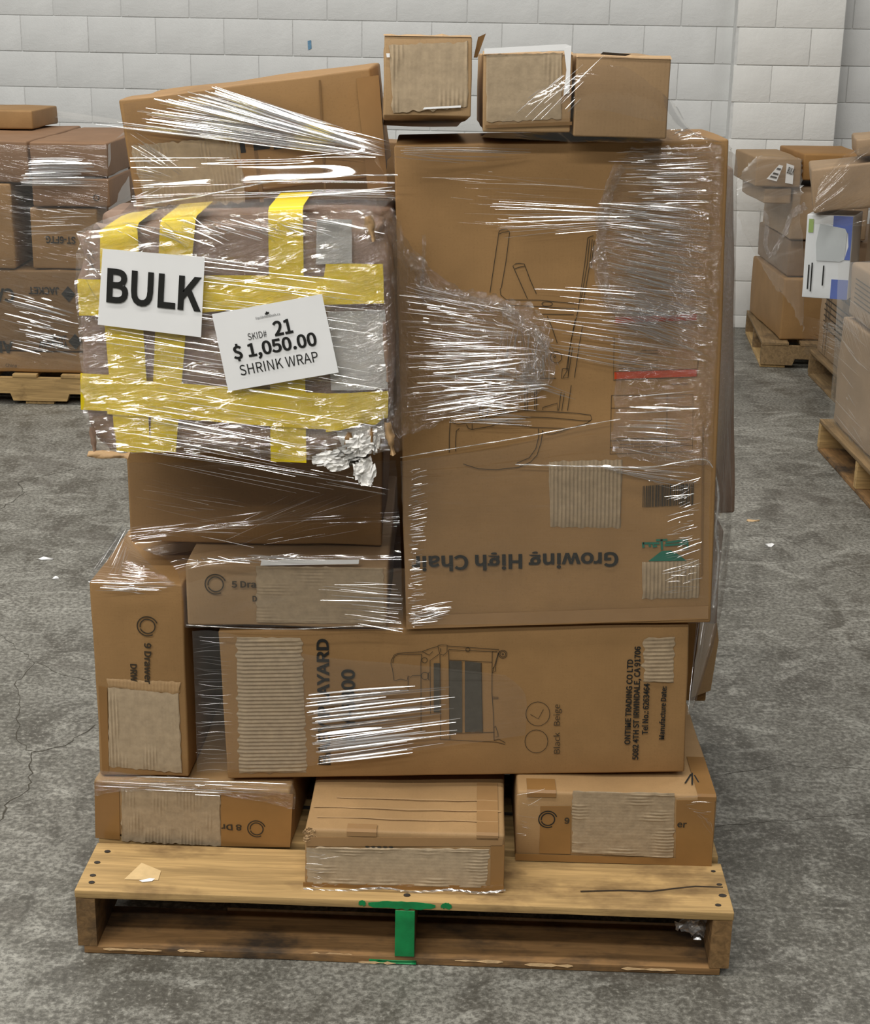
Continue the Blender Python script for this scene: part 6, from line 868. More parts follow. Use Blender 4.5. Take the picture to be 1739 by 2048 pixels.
# ------------------------------------------------------------------ background stacks on the right
f1 = bgbox('grey filmed carton bearing two small white papers, far right stack', 1.592, 1.826, .925, 1.074, 7.93, .6, 'kraft_grey', 41)
f2 = bgbox('orange-brown taped carton beside the one with two white papers', 1.834, 2.18, .958, 1.095, 7.95, .6, 'kraft_orange', 42)
f3 = bgbox('small carton below the one with two white papers', 1.645, 1.79, .838, .923, 7.95, .6, 'kraft_far', 43)
f4 = bgbox('carton with a light edge in the middle of the far right stack', 1.80, 2.2, .655, .925, 7.98, .7, 'kraft_far', 44)
f5 = bgbox('brown carton at the foot of the far right stack, on the farthest pallet', 1.79, 2.7, .137, .46, 7.96, .84, 'kraft', 45)
f6 = bgbox('carton in the shaded middle of the far right stack', 1.81, 2.6, .463, .652, 8.0, .8, 'kraft_far_dark', 46)
for nm, lab, q in (('paper_sign', 'small white paper with printed bars on the far grey carton', [(1.6474, 0.9692), (1.6991, 0.9576), (1.7255, 1.035), (1.7049, 1.0396)]), ('paper_sign', 'small white paper with black letters on the far grey carton', [(1.7427, 0.9509), (1.7814, 0.944), (1.781, 1.0359), (1.7421, 1.0476)])):
    s = thing(nm, lab, 'sign', (0, 7.915, 0)); poly(s, 'sheet', q, 'white_paper', .002, .001)
    a, b, c, d = [np.array(p) for p in q]
    if 'bars' in lab:
        for k in (.2, .42, .75): poly(s, 'printed_bar', [tuple(bil(q, x, y)) for x, y in ((.15, k - .05), (.85, k - .05), (.85, k + .06), (.15, k + .06))], 'ink', .004, .001)
    else: text(s, 'BULK', bil(q, .08, .52), bil(q, .95, .50), .03, 'ink', .02, .004)
m1 = carton('cardboard_box', 'carton printed with dark stripes on the middle pallet of the right row', (1.925, 7.70, .137), (0, 0, -91), .92, .8, .385, 'kraft_far', 47, .012, .006)
lines(m1, 'printed_stripes', [[(.12, .29 - k * .028), (.86, .285 - k * .028)] for k in range(6)], .007, 'ink_brown', .007)
lines(m1, 'printed_border', [[(.16, .02), (.16, .36)], [(.22, .02), (.22, .36)], [(.80, .24), (.80, .34)]], .012, 'ink_brown', .0072)
text(m1, 'BED', (.45, .335), (.66, .335), .05, 'ink', .02, .0075); text(m1, '00000', (.52, .05), (.84, .05), .05, 'ink', .02, .0075)
wb = carton('product_box', 'white and blue retail box standing on end in the right-hand row', (1.655, 6.98, .525), (0, -1, -24), .205, .25, .375, 'box_white', 48, .004, .002)
poly(wb, 'printed_panel', [(.118, .30), (.203, .30), (.203, .373), (.118, .373)], 'box_blue', .0022)
poly(wb, 'printed_panel', [(.178, .18), (.203, .18), (.203, .30), (.186, .30), (.192, .24)], 'box_blue', .0022)
poly(wb, 'printed_panel', [(.128, .002), (.203, .002), (.203, .09), (.128, .09)], 'box_blue', .0022)
poly(wb, 'printed_panel', [(.010, .295), (.032, .295), (.032, .355), (.010, .355)], 'box_green', .0022)
poly(wb, 'printed_picture', [(.055, .17), (.16, .17), (.178, .18), (.182, .30), (.172, .318), (.06, .335), (.048, .25)], 'box_print_grey', .0026)
lines(wb, 'printed_lettering', [[(.038, .03), (.038, .16)], [(.024, .04), (.024, .15)], [(.09, .06), (.09, .15)]], .006, 'ink', .003)
m2 = carton('cardboard_box', 'pale filmed carton tipped on its corner above the white and blue box', (1.66, 6.92, .905), (0, -9, -12), .42, .5, .20, 'kraft_far', 49, .014, .008)
m3 = carton('cardboard_box', 'pale filmed carton on top at the right picture edge', (1.82, 6.90, 1.155), (0, -9, -12), .40, .45, .085, 'kraft_far', 50, .016, .01)
m4 = carton('cardboard_box', 'small carton behind the white and blue box, cut by the right picture edge', (1.985, 7.05, .525), (0, 0, -10), .40, .4, .36, 'kraft_far', 51, .012, .006)
n1 = carton('cardboard_box', 'large hazy film-covered carton on the nearest right-hand pallet', (1.640, 6.20, .140), (0, 0, -90), 1.06, .9, .445, 'kraft_far', 52, .014, .008)
n2 = carton('cardboard_box', 'pale carton with printed lines, on the large hazy carton at the right edge', (1.650, 6.16, .592), (0, 0, -91), 1.0, .85, .215, 'kraft_far', 53, .016, .01)
lines(n2, 'printed_stripes', [[(.12, .165 - k * .018), (.9, .160 - k * .018)] for k in range(6)], .005, 'ink_grey', .008)

# ------------------------------------------------------------------ stretch film
def catmull(P, n):
    P = np.asarray(P, float); k = len(P)
    if k == 2: t = np.linspace(0, 1, n + 1)[:, None, None] if P.ndim == 3 else np.linspace(0, 1, n + 1)[:, None]; return P[0] * (1 - t) + P[1] * t
    out = []
    for x in np.linspace(0, k - 1, n + 1):
        i = min(int(x), k - 2); t = x - i
        p0, p1, p2, p3 = P[max(i - 1, 0)], P[i], P[i + 1], P[min(i + 2, k - 1)]
        out.append(.5 * ((2 * p1) + (-p0 + p2) * t + (2 * p0 - 5 * p1 + 4 * p2 - p3) * t * t + (-p0 + 3 * p1 - 3 * p2 + p3) * t ** 3))
    return np.array(out)
def film_net(parent, name, rows, mat, nu=40, nv=40, seed=0, wob=.002, jag=.0, freq=(14, 30), label=None, skew=0.0):
    """sheet of film through a net of control points (rows from top to bottom), rippled, with a ragged border"""
    G = catmull(np.array(rows, float), nv); G = np.transpose(catmull(np.transpose(G, (1, 0, 2)), nu), (1, 0, 2))
    o = np.array(parent.location); n_v, n_u = G.shape[:2]
    Lu = np.linalg.norm(G[:, -1] - G[:, 0], axis=1).mean(); Lv = np.linalg.norm(G[-1] - G[0], axis=1).mean()
    V = []; UV = []; F = []
    for j in range(n_v):
        for i in range(n_u):
            p = G[j, i].copy(); u, v = i / (n_u - 1) * Lu, j / (n_v - 1) * Lv
            p[1] -= wob * (mnoise.noise(Vector((u * freq[0] + seed, v * freq[1], seed * 1.7))) + .5 * mnoise.noise(Vector((u * freq[0] * 2.3, v * freq[1] * 2.3, seed))))
            if jag and (i in (0, n_u - 1) or j in (0, n_v - 1)):
                p[0] += jag * mnoise.noise(Vector((u * 40, v * 40, seed))) ; p[2] += jag * mnoise.noise(Vector((u * 40, v * 40, seed + 9)))
            V.append(p - o); UV.append((u + seed * .37, v + skew * u + seed * .61))
    for j in range(n_v - 1):
        for i in range(n_u - 1):
            a = j * n_u + i; F.append((a, a + 1, a + n_u + 1, a + n_u))
    ob = link_mesh(name, V, F, mat, parent, True, UV)
    if label: ob['label'] = label
    return ob
def strands(parent, A, B, n, w, seed, span=(0, .3, .6, 1), mat='film_fold', jit=.15, bow=.004, name='film_folds', lift=.45, push=.0):
    """folds of the stretched film: thin raised creases running from segment A to segment B"""
    rnd = random.Random(seed); o = np.array(parent.location); A = [np.array(a) for a in A]; B = [np.array(b) for b in B]; V = []; F = []
    for k in range(n):
        s = (k + rnd.random()) / n; s2 = min(1.05, max(-.05, s + rnd.uniform(-jit, jit)))
        a = A[0] * (1 - s) + A[1] * s; b = B[0] * (1 - s2) + B[1] * s2
        t0 = rnd.uniform(span[0], span[1]); t1 = rnd.uniform(span[2], span[3]); m = 8; ww = rnd.uniform(*w) * .5
        d = (b - a) / (np.linalg.norm(b - a) + 1e-9); up = np.cross(d, np.array([0, 1, -.15])); up /= np.linalg.norm(up); nr = np.cross(up, d)
        if nr[1] > 0: nr = -nr
        ph = rnd.random() * 6; base = len(V); tl = math.tan(R(rnd.uniform(12, 46)))
        if up[2] < 0: up = -up
        up = -up
        for i in range(m + 1):
            t = t0 + (t1 - t0) * i / m; e = math.sin(math.pi * min(1, max(0, (i + .25) / (m + .5)))) ** .5
            p = a * (1 - t) + b * t + up * bow * .35 * math.sin(ph + t * 5) + nr * (push + bow * .3 * math.sin(t * 7 + ph))
            for x, y in ((-1, 0), (.15, tl), (.35, tl), (1, 0)):
                V.append(p + up * ww * x * e + nr * ww * y * e - o)
            if i:
                q = base + 4 * i
                for c in range(3): F.append((q - 4 + c, q - 3 + c, q + 1 + c, q + c))
    ob = link_mesh(name, V, F, mat, parent, False); ob['kind'] = 'stuff'; return ob
def rope(parent, pts, w, seed, mat='film_rope', name='film_rope'):
    """gathered, twisted edge of film"""
    P = catmull(np.array(pts, float), len(pts) * 7); o = np.array(parent.location); V = []; F = []; m = 6
    for k, p in enumerate(P):
        a = P[max(0, k - 1)]; b = P[min(len(P) - 1, k + 1)]; d = (b - a) / (np.linalg.norm(b - a) + 1e-9)
        x = np.cross(d, np.array([0, 1, 0])); x /= (np.linalg.norm(x) + 1e-9); y = np.cross(d, x)
        for c in range(m):
            an = c * 2 * math.pi / m + k * .5; rr = w * (.55 + .65 * abs(mnoise.noise(Vector((k * .9, c * 1.7, seed)))))
            V.append(p + x * rr * math.cos(an) + y * rr * math.sin(an) - o)
        if k:
            q = (k - 1) * m
            for c in range(m): F.append((q + c, q + (c + 1) % m, q + m + (c + 1) % m, q + m + c))
    return link_mesh(name, V, F, mat, parent, False)

def ragged(parent, pts, w, seed, name='ragged_edge', mat='film_ragged'):
    """torn, gathered border of the film: a crumpled ribbon"""
    P = catmull(np.array(pts, float), len(pts) * 10); o = np.array(parent.location); m = 7; V = []; UV = []; F = []
    for k, p in enumerate(P):
        a = P[max(0, k - 1)]; b = P[min(len(P) - 1, k + 1)]; d = (b - a) / (np.linalg.norm(b - a) + 1e-9)
        x = np.cross(d, np.array([0, 1, 0])); x /= (np.linalg.norm(x) + 1e-9)
        ws = w * (.6 + .8 * abs(mnoise.noise(Vector((k * .21, seed, 3)))))
        for c in range(m):
            e = (c / (m - 1) - .5) * 2; nz = Vector((k * .55, c * .8, seed * 3.3))
            V.append(p + x * ws * (e + .35 * mnoise.noise(nz)) + np.array([0, -.008 * mnoise.noise(nz * 1.4), 0]) + d * ws * .5 * mnoise.noise(nz + Vector((4, 4, 4))) - o)
            UV.append((k * .004, c * ws * .35))
        if k:
            q = (k - 1) * m
            for c in range(m - 1): F.append((q + c, q + c + 1, q + m + c + 1, q + m + c))
    return link_mesh(name, V, F, mat, parent, False, UV)

SW = thing('stretch_wrap', 'clear stretch film wound around the tall load on the front pallet', 'film', (-.04, 3.0, .137))
W_ = None
#FILM
# leaning carton: sheet stretched from its front down to the battered carton
film_net(SW, 'film_sheet', [[(-0.5621, 2.794, 1.536), (-0.4874, 2.794, 1.5509), (-0.3989, 2.794, 1.5676), (-0.25, 2.794, 1.5172), (-0.0852, 2.794, 1.4682)], 
    [(-0.5533, 2.785, 1.455), (-0.4272, 2.785, 1.4571), (-0.303, 2.785, 1.4601), (-0.1788, 2.785, 1.4621), (-0.0785, 2.785, 1.4464)], [(-0.5487, 2.773, 1.4257), (-0.4262, 2.773, 1.4304), (-0.3021, 2.773, 1.435), (-0.1781, 2.773, 1.438), (-0.0771, 2.773, 1.4318)], [(-0.5457, 2.76, 1.3957), (-0.4251, 2.76, 1.4029), (-0.3011, 2.76, 1.4085), (-0.1773, 2.76, 1.4123), (-0.0757, 2.76, 1.4122)], [(-0.5456, 2.745, 1.3711), (-0.4236, 2.745, 1.3784), (-0.2999, 2.745, 1.3839), (-0.1764, 2.745, 1.3894), (-0.0751, 2.745, 1.3894)], [(-0.5485, 2.66, 1.3599), (-0.4108, 2.66, 1.3757), (-0.2908, 2.66, 1.3845), (-0.171, 2.66, 1.3899), (-0.0727, 2.66, 1.3898)]], 'film_smooth', 60, 70, 1, .0004, 0, (2.0, 5))
strands(SW, [(-0.6195, 2.79, 1.4993), (-0.3983, 2.79, 1.5695)], [(-0.0849, 2.79, 1.4494), (-0.1614, 2.79, 1.4966)], 150, (.0014, .0040), 1, (0.0, .35, .5, 1), 'film_fold', .10)
strands(SW, [(-0.513, 2.788, 1.5439), (-0.3962, 2.788, 1.5696)], [(-0.0813, 2.788, 1.4531), (-0.108, 2.788, 1.4682)], 26, (.004, .008), 2, (0.0, .1, .7, 1), 'film_fold', .10)
strands(SW, [(-0.3288, 2.79, 1.5341), (-0.3027, 2.79, 1.5088)], [(-0.0851, 2.79, 1.4771), (-0.085, 2.79, 1.4616)], 6, (.002, .004), 3, (0.0, .2, .9, 1))
strands(SW, [(-0.5578, 2.791, 1.5003), (-0.5456, 2.791, 1.3697)], [(-0.4338, 2.791, 1.4156), (-0.4926, 2.791, 1.3971)], 26, (.0012, .0028), 4, (0.0, .3, .4, .95))
strands(SW, [(-0.3032, 2.62, 1.3919), (-0.2693, 2.62, 1.4049)], [(-0.0754, 2.6, 1.4208), (-0.0711, 2.6, 1.3979)], 18, (.0014, .004), 5, (0.0, .4, .6, 1), 'film_fold_soft')
rope(SW, [(-0.5239, 2.66, 1.3738), (-0.4103, 2.66, 1.3926), (-0.2902, 2.66, 1.4181), (-0.1709, 2.66, 1.4301), (-0.0731, 2.66, 1.4334)], .0018, 5)
# film over the battered carton, running on to the chair carton
film_net(SW, 'film_sheet', [[(-0.592, 2.538, 1.3456), (-0.4499, 2.538, 1.3675), (-0.3105, 2.538, 1.3779), (-0.1959, 2.538, 1.3847), (-0.106, 2.538, 1.3862)]+[(-0.0671, 2.62, 1.3625)], [(-0.6025, 2.536, 1.2651), (-0.4531, 2.536, 1.2718), (-0.3122, 2.536, 1.2784), (-0.1964, 2.536, 1.2845), (-0.0889, 2.536, 1.2863)]+[(-0.0535, 2.63, 1.2597)],
    [(-0.6005, 2.536, 1.1474), (-0.4576, 2.536, 1.1499), (-0.3146, 2.536, 1.1609), (-0.1972, 2.536, 1.1629), (-0.0814, 2.536, 1.1649)]+[(-0.0522, 2.63, 1.1377)], [(-0.5998, 2.538, 1.0434), (-0.4619, 2.538, 1.0441), (-0.3171, 2.538, 1.0483), (-0.1981, 2.538, 1.0417), (-0.0739, 2.538, 1.0482)]+[(-0.0535, 2.63, 1.0123)], [(-0.5859, 2.542, 0.9649), (-0.4653, 2.542, 0.9688), (-0.3193, 2.542, 0.9661), (-0.1989, 2.542, 0.961), (-0.0734, 2.542, 0.9793)]+[(-0.0591, 2.63, 0.9528)]], 'film_crinkle', 70, 60, 2, .003, .006, (16, 50), skew=.25)
strands(SW, [(-0.5861, 2.534, 1.3315), (-0.588, 2.534, 0.9742)], [(-0.0888, 2.534, 1.2742), (-0.069, 2.534, 0.8847)], 140, (.0007, .0017), 6, (0.0, .85, .05, 1), 'film_fold', .05)
strands(SW, [(-0.5644, 2.536, 1.3642), (-0.2284, 2.536, 1.3819)], [(-0.4515, 2.536, 1.3172), (-0.0975, 2.536, 1.3476)], 90, (.001, .003), 7, (0.0, .7, .3, 1), 'film_fold', .3)
strands(SW, [(-0.5862, 2.536, 1.3394), (-0.5859, 2.536, 1.2654)], [(-0.5615, 2.536, 1.3398), (-0.5627, 2.536, 1.2325)], 16, (.001, .004), 8, (0.0, .4, .6, 1), 'film_fold', .4)
film_net(SW, 'film_sheet', [[(-0.5321, 2.7, 1.3624), (-0.4168, 2.7, 1.3781), (-0.2951, 2.7, 1.3853), (-0.1736, 2.7, 1.3907), (-0.0781, 2.7, 1.3889)], [(-0.5703, 2.6, 1.3548), (-0.4352, 2.6, 1.3753), (-0.3011, 2.6, 1.3842), (-0.1839, 2.6, 1.3927), (-0.0877, 2.6, 1.391)], [(-0.5964, 2.535, 1.3426), (-0.4494, 2.535, 1.3678), (-0.3101, 2.535, 1.3782), (-0.1957, 2.535, 1.3866), (-0.0993, 2.535, 1.385)]], 'film_crinkle', 70, 16, 13, .003, 0, (16, 20))
# torn mass on the left of the chair carton
film_net(SW, 'torn_film', [[(-0.0817, 2.6, 1.3729)]+[(-0.0288, 2.678, 1.2874), (0.0465, 2.678, 1.2319), (0.1126, 2.678, 1.2154)], [(-0.0761, 2.61, 1.2624)]+[(-0.0141, 2.678, 1.1822), (0.0742, 2.678, 1.1749), (0.1854, 2.678, 1.1482)],
    [(-0.0734, 2.61, 1.1414)]+[(-0.004, 2.68, 1.1013), (0.0943, 2.68, 1.0848), (0.2118, 2.68, 1.0887)], [(-0.0691, 2.63, 0.9755)]+[(0.0067, 2.684, 0.9951), (0.0782, 2.684, 1.0214), (0.1674, 2.684, 1.0377)]], 'film_torn', 70, 70, 3, .006, .012, (26, 50), skew=-.12, label='crinkled torn edge of the film')
strands(SW, [(-0.0718, 2.67, 1.2531), (-0.0649, 2.67, 0.9836)], [(0.1437, 2.676, 1.203), (0.2116, 2.676, 1.0422)], 230, (.0006, .0019), 9, (0.0, .85, .05, 1), 'film_fold', .10)
strands(SW, [(-0.0663, 2.672, 1.1289), (-0.0201, 2.672, 0.9931)], [(0.1925, 2.678, 1.0779), (0.1689, 2.678, 0.9856)], 22, (.0016, .0032), 10, (0.2, .5, .7, 1), 'film_fold', .12)
strands(SW, [(0.1081, 2.676, 1.2201), (0.1984, 2.676, 1.1506)], [(0.0955, 2.678, 1.0397), (0.2192, 2.678, 1.0784)], 50, (.0008, .0022), 11, (0.0, .7, .2, 1), 'film_fold', .3)
ragged(SW, [(-0.0901, 2.672, 1.373), (-0.0679, 2.672, 1.3049), (-0.0346, 2.672, 1.2751), (-0.0218, 2.672, 1.2291), (0.0203, 2.672, 1.2263), (0.0641, 2.672, 1.2218), (0.1082, 2.672, 1.2102), (0.1622, 2.672, 1.1686), (0.1985, 2.672, 1.1424)], .017, 1)
ragged(SW, [(-0.0321, 2.674, 1.218), (-0.0276, 2.674, 1.2706), (-0.0267, 2.674, 1.3311)], .005, 2)
ragged(SW, [(0.1127, 2.676, 1.2113), (0.175, 2.676, 1.1859), (0.1832, 2.676, 1.1324), (0.165, 2.676, 1.096), (0.1793, 2.676, 1.069)], .020, 3)
ragged(SW, [(0.1647, 2.676, 1.1051), (0.1478, 2.676, 1.0776), (0.113, 2.676, 1.0496)], .006, 4)
strands(SW, [(0.0757, 2.678, 1.1121), (0.0762, 2.678, 1.094)], [(0.2743, 2.678, 1.0428), (0.2475, 2.678, 1.0423)], 12, (.0008, .002), 113, (0.0, .5, .5, 1), 'film_fold', .3)
# right part of the chair carton
film_net(SW, 'film_sheet', [[(0.3225, 2.684, 1.483), (0.3989, 2.684, 1.4893), (0.4806, 2.684, 1.4923)]+[(0.5532, 3.0, 1.4599)], [(0.2797, 2.682, 1.3951), (0.3873, 2.682, 1.3969), (0.4842, 2.682, 1.39)]+[(0.5674, 3.0, 1.3472)], [(0.2777, 2.681, 1.2573), (0.3869, 2.681, 1.2591), (0.4899, 2.681, 1.2609)]+[(0.5775, 3.0, 1.2121)],
    [(0.3171, 2.682, 1.1738), (0.4111, 2.682, 1.1531), (0.4946, 2.682, 1.1365)]+[(0.5859, 3.0, 1.0733)], [(0.3173, 2.683, 1.0515), (0.4002, 2.683, 1.0438), (0.4959, 2.683, 1.0454)]+[(0.5923, 3.0, 0.9615)], [(0.3175, 2.684, 0.9446), (0.4076, 2.684, 0.9226), (0.5003, 2.684, 0.9224)]+[(0.5796, 3.0, 0.8045)]], 'film_crinkle', 60, 80, 4, .003, .006, (18, 60))
strands(SW, [(0.2664, 2.678, 1.3953), (0.2895, 2.678, 1.1874)], [(0.4824, 2.678, 1.3819), (0.4925, 2.678, 1.1193)], 420, (.0006, .0022), 14, (0.0, .8, .1, 1), 'film_fold', .06)
strands(SW, [(0.142, 2.678, 1.2554), (0.155, 2.678, 1.1315)], [(0.4842, 2.678, 1.2349), (0.4862, 2.678, 1.083)], 46, (.0010, .0026), 15, (0.0, .5, .5, 1), 'film_fold', .10)
strands(SW, [(0.0429, 2.678, 1.3915), (0.1051, 2.678, 1.3242)], [(0.3877, 2.678, 1.3803), (0.3893, 2.678, 1.3548)], 18, (.0008, .0024), 16, (0.0, .4, .5, 1), 'film_fold', .2)
strands(SW, [(0.3143, 2.678, 1.0481), (0.3192, 2.678, 0.9509)], [(0.4652, 2.678, 1.0644), (0.4746, 2.678, 0.9255)], 16, (.0018, .0032), 17, (0.0, .5, .8, 1), 'film_fold', .08)
strands(SW, [(0.2711, 2.68, 1.4791), (0.3105, 2.68, 1.3788)], [(0.4794, 2.68, 1.4867), (0.4845, 2.68, 1.3817)], 120, (.0006, .0020), 18, (0.0, .8, .2, 1), 'film_fold', .1)
ragged(SW, [(0.3062, 2.677, 1.4549), (0.2925, 2.677, 1.4211), (0.2813, 2.677, 1.3701), (0.2796, 2.677, 1.3359), (0.2782, 2.677, 1.2927), (0.2965, 2.677, 1.2231), (0.3176, 2.677, 1.2041), (0.3724, 2.677, 1.1979), (0.4244, 2.677, 1.2094), (0.4696, 2.677, 1.1907)], .015, 5)
rope(SW, [(-0.0646, 2.68, 0.9296), (0.0257, 2.68, 0.9471), (0.1515, 2.68, 0.9708), (0.2677, 2.68, 0.9961), (0.33, 2.68, 1.0083)], .0012, 16)
rope(SW, [(0.1441, 2.68, 0.9201), (0.2803, 2.68, 0.9187), (0.3891, 2.68, 0.9197), (0.4787, 2.68, 0.9363), (0.5024, 2.68, 0.9207)], .0016, 17)
film_net(SW, 'film_sheet', [[(-0.0647, 2.685, 0.9216), (0.1162, 2.685, 0.9501), (0.322, 2.685, 1.0004), (0.4982, 2.685, 0.9287)], [(-0.0581, 2.686, 0.799), (0.1205, 2.686, 0.8022), (0.3316, 2.686, 0.8157), (0.5042, 2.686, 0.8187)], [(-0.0505, 2.686, 0.6014), (0.1262, 2.686, 0.6066), (0.3419, 2.686, 0.6166), (0.5159, 2.686, 0.6258)]], 'film_clear', 40, 40, 5, .001, .003, (6, 26), skew=-.05)
strands(SW, [(-0.0508, 2.682, 0.9057), (-0.0475, 2.682, 0.598)], [(0.0711, 2.682, 0.9408), (0.0604, 2.682, 0.605)], 150, (.0006, .0016), 19, (0.0, .12, .05, .32), 'film_fold', .04)
strands(SW, [(0.4187, 2.682, 0.8855), (0.4225, 2.682, 0.6717)], [(0.4853, 2.682, 0.9104), (0.5006, 2.682, 0.688)], 80, (.0006, .0018), 20, (0.0, .8, .3, 1), 'film_fold', .06)
strands(SW, [(0.235, 2.682, 0.9201), (0.3355, 2.682, 0.9078)], [(0.4802, 2.682, 0.9198), (0.4837, 2.682, 0.8676)], 60, (.0006, .0018), 21, (0.1, .8, .3, 1), 'film_fold', .12)
strands(SW, [(-0.0433, 2.682, 0.6383), (-0.0476, 2.682, 0.603)], [(0.036, 2.682, 0.6497), (0.0319, 2.682, 0.6196)], 26, (.0010, .0024), 22, (0.0, .5, .5, 1), 'film_fold', .3)
strands(SW, [(-0.0439, 2.682, 1.4487), (-0.0427, 2.682, 1.3556)], [(0.3081, 2.682, 1.4294), (0.3125, 2.682, 1.3444)], 26, (.0006, .0018), 23, (0.0, .8, .2, 1), 'film_fold_soft', .25)
strands(SW, [(-0.0805, 2.64, 1.4828), (-0.0804, 2.64, 1.4664)], [(0.1772, 2.678, 1.481), (0.0673, 2.678, 1.4509)], 7, (.0014, .0030), 24, (0, .1, .7, 1), 'film_fold', .3)
# top cartons and the right shoulder
strands(SW, [(0.0858, 2.6492, 1.5193), (0.199, 2.6492, 1.5211)], [(0.2265, 2.637, 1.6343), (0.3083, 2.637, 1.6435)], 16, (.0010, .0024), 25, (0.0, .6, .2, 1), 'film_fold', .1)
film_net(SW, 'film_sheet', [[(0.1798, 2.6504, 1.5855)]+[(0.2851, 2.639, 1.6194), (0.3689, 2.639, 1.5729)]+[(0.4065, 2.75, 1.5481)], [(0.0983, 2.6493, 1.5236)]+[(0.2631, 2.639, 1.5632), (0.3725, 2.639, 1.5408)]+[(0.4329, 2.72, 1.5108)], [(0.0662, 2.682, 1.4963), (0.2537, 2.682, 1.4912), (0.3814, 2.682, 1.4933), (0.48, 2.682, 1.4957)]], 'film_clear', 40, 30, 6, .001, .003, (8, 14), skew=-.5)
strands(SW, [(0.3785, 2.7, 1.5111), (0.4447, 2.7, 1.4805)], [(0.4251, 2.7, 1.5177), (0.4849, 2.7, 1.4945)], 40, (.0008, .0024), 26, (0.0, .6, .4, 1), 'film_fold', .4)
# shaded carton, low carton and upright carton
film_net(SW, 'film_sheet', [[(-0.5878, 2.78, 0.8828), (-0.4248, 2.78, 0.8857), (-0.2552, 2.78, 0.8887), (-0.0745, 2.78, 0.8967)], [(-0.5851, 2.765, 0.8136), (-0.4245, 2.765, 0.8164), (-0.2546, 2.765, 0.8194), (-0.0697, 2.765, 0.8227)], [(-0.572, 2.74, 0.7425), (-0.4226, 2.74, 0.7551), (-0.2529, 2.74, 0.7681), (-0.0648, 2.74, 0.7715)], [(-0.4776, 2.675, 0.7074), (-0.3586, 2.675, 0.7253), (-0.229, 2.675, 0.7315), (-0.0608, 2.675, 0.7326)], [(-0.466, 2.672, 0.5944), (-0.361, 2.672, 0.5973), (-0.2299, 2.672, 0.5977), (-0.0557, 2.672, 0.5948)]], 'film_clear', 50, 50, 7, .0015, .003, (5, 26), skew=.1)
strands(SW, [(-0.5752, 2.775, 0.8698), (-0.5522, 2.775, 0.7412)], [(-0.3305, 2.77, 0.8264), (-0.2943, 2.77, 0.7173)], 30, (.0007, .0018), 27, (0.0, .6, .3, 1), 'film_fold_soft', .35)
strands(SW, [(-0.4657, 2.77, 0.7343), (-0.3708, 2.77, 0.7159)], [(-0.0857, 2.77, 0.9188), (-0.0752, 2.77, 0.7814)], 26, (.0007, .0018), 28, (0.0, .6, .3, 1), 'film_fold_soft', .35)
strands(SW, [(-0.2473, 2.668, 0.6944), (-0.2108, 2.668, 0.6157)], [(-0.0563, 2.66, 0.691), (-0.0536, 2.66, 0.5997)], 26, (.0009, .0024), 29, (0.1, .6, .9, 1), 'film_fold', .08)
strands(SW, [(-0.4681, 2.668, 0.7346), (-0.3205, 2.668, 0.7421)], [(-0.4131, 2.668, 0.7229), (-0.1547, 2.668, 0.7334)], 22, (.0010, .0028), 30, (0.0, .5, .5, 1), 'film_fold', .3)
film_net(SW, 'film_sheet', [[(-0.6188, 2.9, 0.7246)]+[(-0.5827, 2.79, 0.7205)], [(-0.6473, 2.85, 0.6782)]+[(-0.5391, 2.745, 0.6934)], [(-0.6511, 2.705, 0.6706), (-0.4803, 2.705, 0.6647)]], 'film_streak', 30, 24, 8, .0015, .002, (20, 20))
strands(SW, [(-0.6075, 2.86, 0.7326), (-0.5974, 2.86, 0.6955)], [(-0.646, 2.7, 0.6756), (-0.5881, 2.7, 0.6706)], 14, (.0010, .0026), 31, (0.0, .3, .6, 1), 'film_fold_soft', .2)
strands(SW, [(-0.6443, 2.7, 0.6706), (-0.6358, 2.7, 0.6537)], [(-0.4848, 2.7, 0.6735), (-0.4856, 2.7, 0.6484)], 26, (.0008, .0020), 32, (0.0, .7, .3, 1), 'film_fold', .4)
rope(SW, [(-0.4612, 2.667, 0.6015), (-0.3604, 2.667, 0.5973), (-0.2482, 2.667, 0.5973), (-0.136, 2.667, 0.6054), (-0.0556, 2.667, 0.6008)], .0013, 18)
# film over the gap and the playpen carton
film_net(SW, 'film_sheet', [[(-0.4546, 2.692, 0.5794), (-0.3923, 2.692, 0.5775), (-0.2321, 2.692, 0.5345), (-0.0326, 2.692, 0.5176), (0.139, 2.692, 0.5002)], [(-0.453, 2.69, 0.4382), (-0.3907, 2.69, 0.4393), (-0.2136, 2.69, 0.4322), (-0.0126, 2.69, 0.4463), (0.1784, 2.69, 0.4603)], [(-0.4542, 2.692, 0.2832), (-0.3899, 2.692, 0.2844), (-0.2146, 2.692, 0.3039), (-0.0111, 2.692, 0.3398), (0.1813, 2.692, 0.3753)]], 'film_clear', 50, 50, 9, .0008, 0, (2, 40), skew=.06)
strands(SW, [(-0.2454, 2.684, 0.4572), (-0.2236, 2.684, 0.3056)], [(0.1387, 2.684, 0.5016), (0.1715, 2.684, 0.3706)], 46, (.0016, .0050), 33, (0.0, .04, .35, .75), 'film_fold', .05)
strands(SW, [(-0.2455, 2.684, 0.45), (-0.2236, 2.684, 0.3099)], [(0.1389, 2.684, 0.4934), (0.1713, 2.684, 0.3748)], 12, (.005, .011), 34, (0.0, .04, .25, .55), 'film_fold', .05, lift=.25)
strands(SW, [(-0.4541, 2.688, 0.575), (-0.4553, 2.688, 0.2906)], [(-0.3732, 2.69, 0.5757), (-0.3798, 2.69, 0.291)], 36, (.0007, .0018), 35, (0.0, .2, .7, 1), 'film_fold_soft', .03)
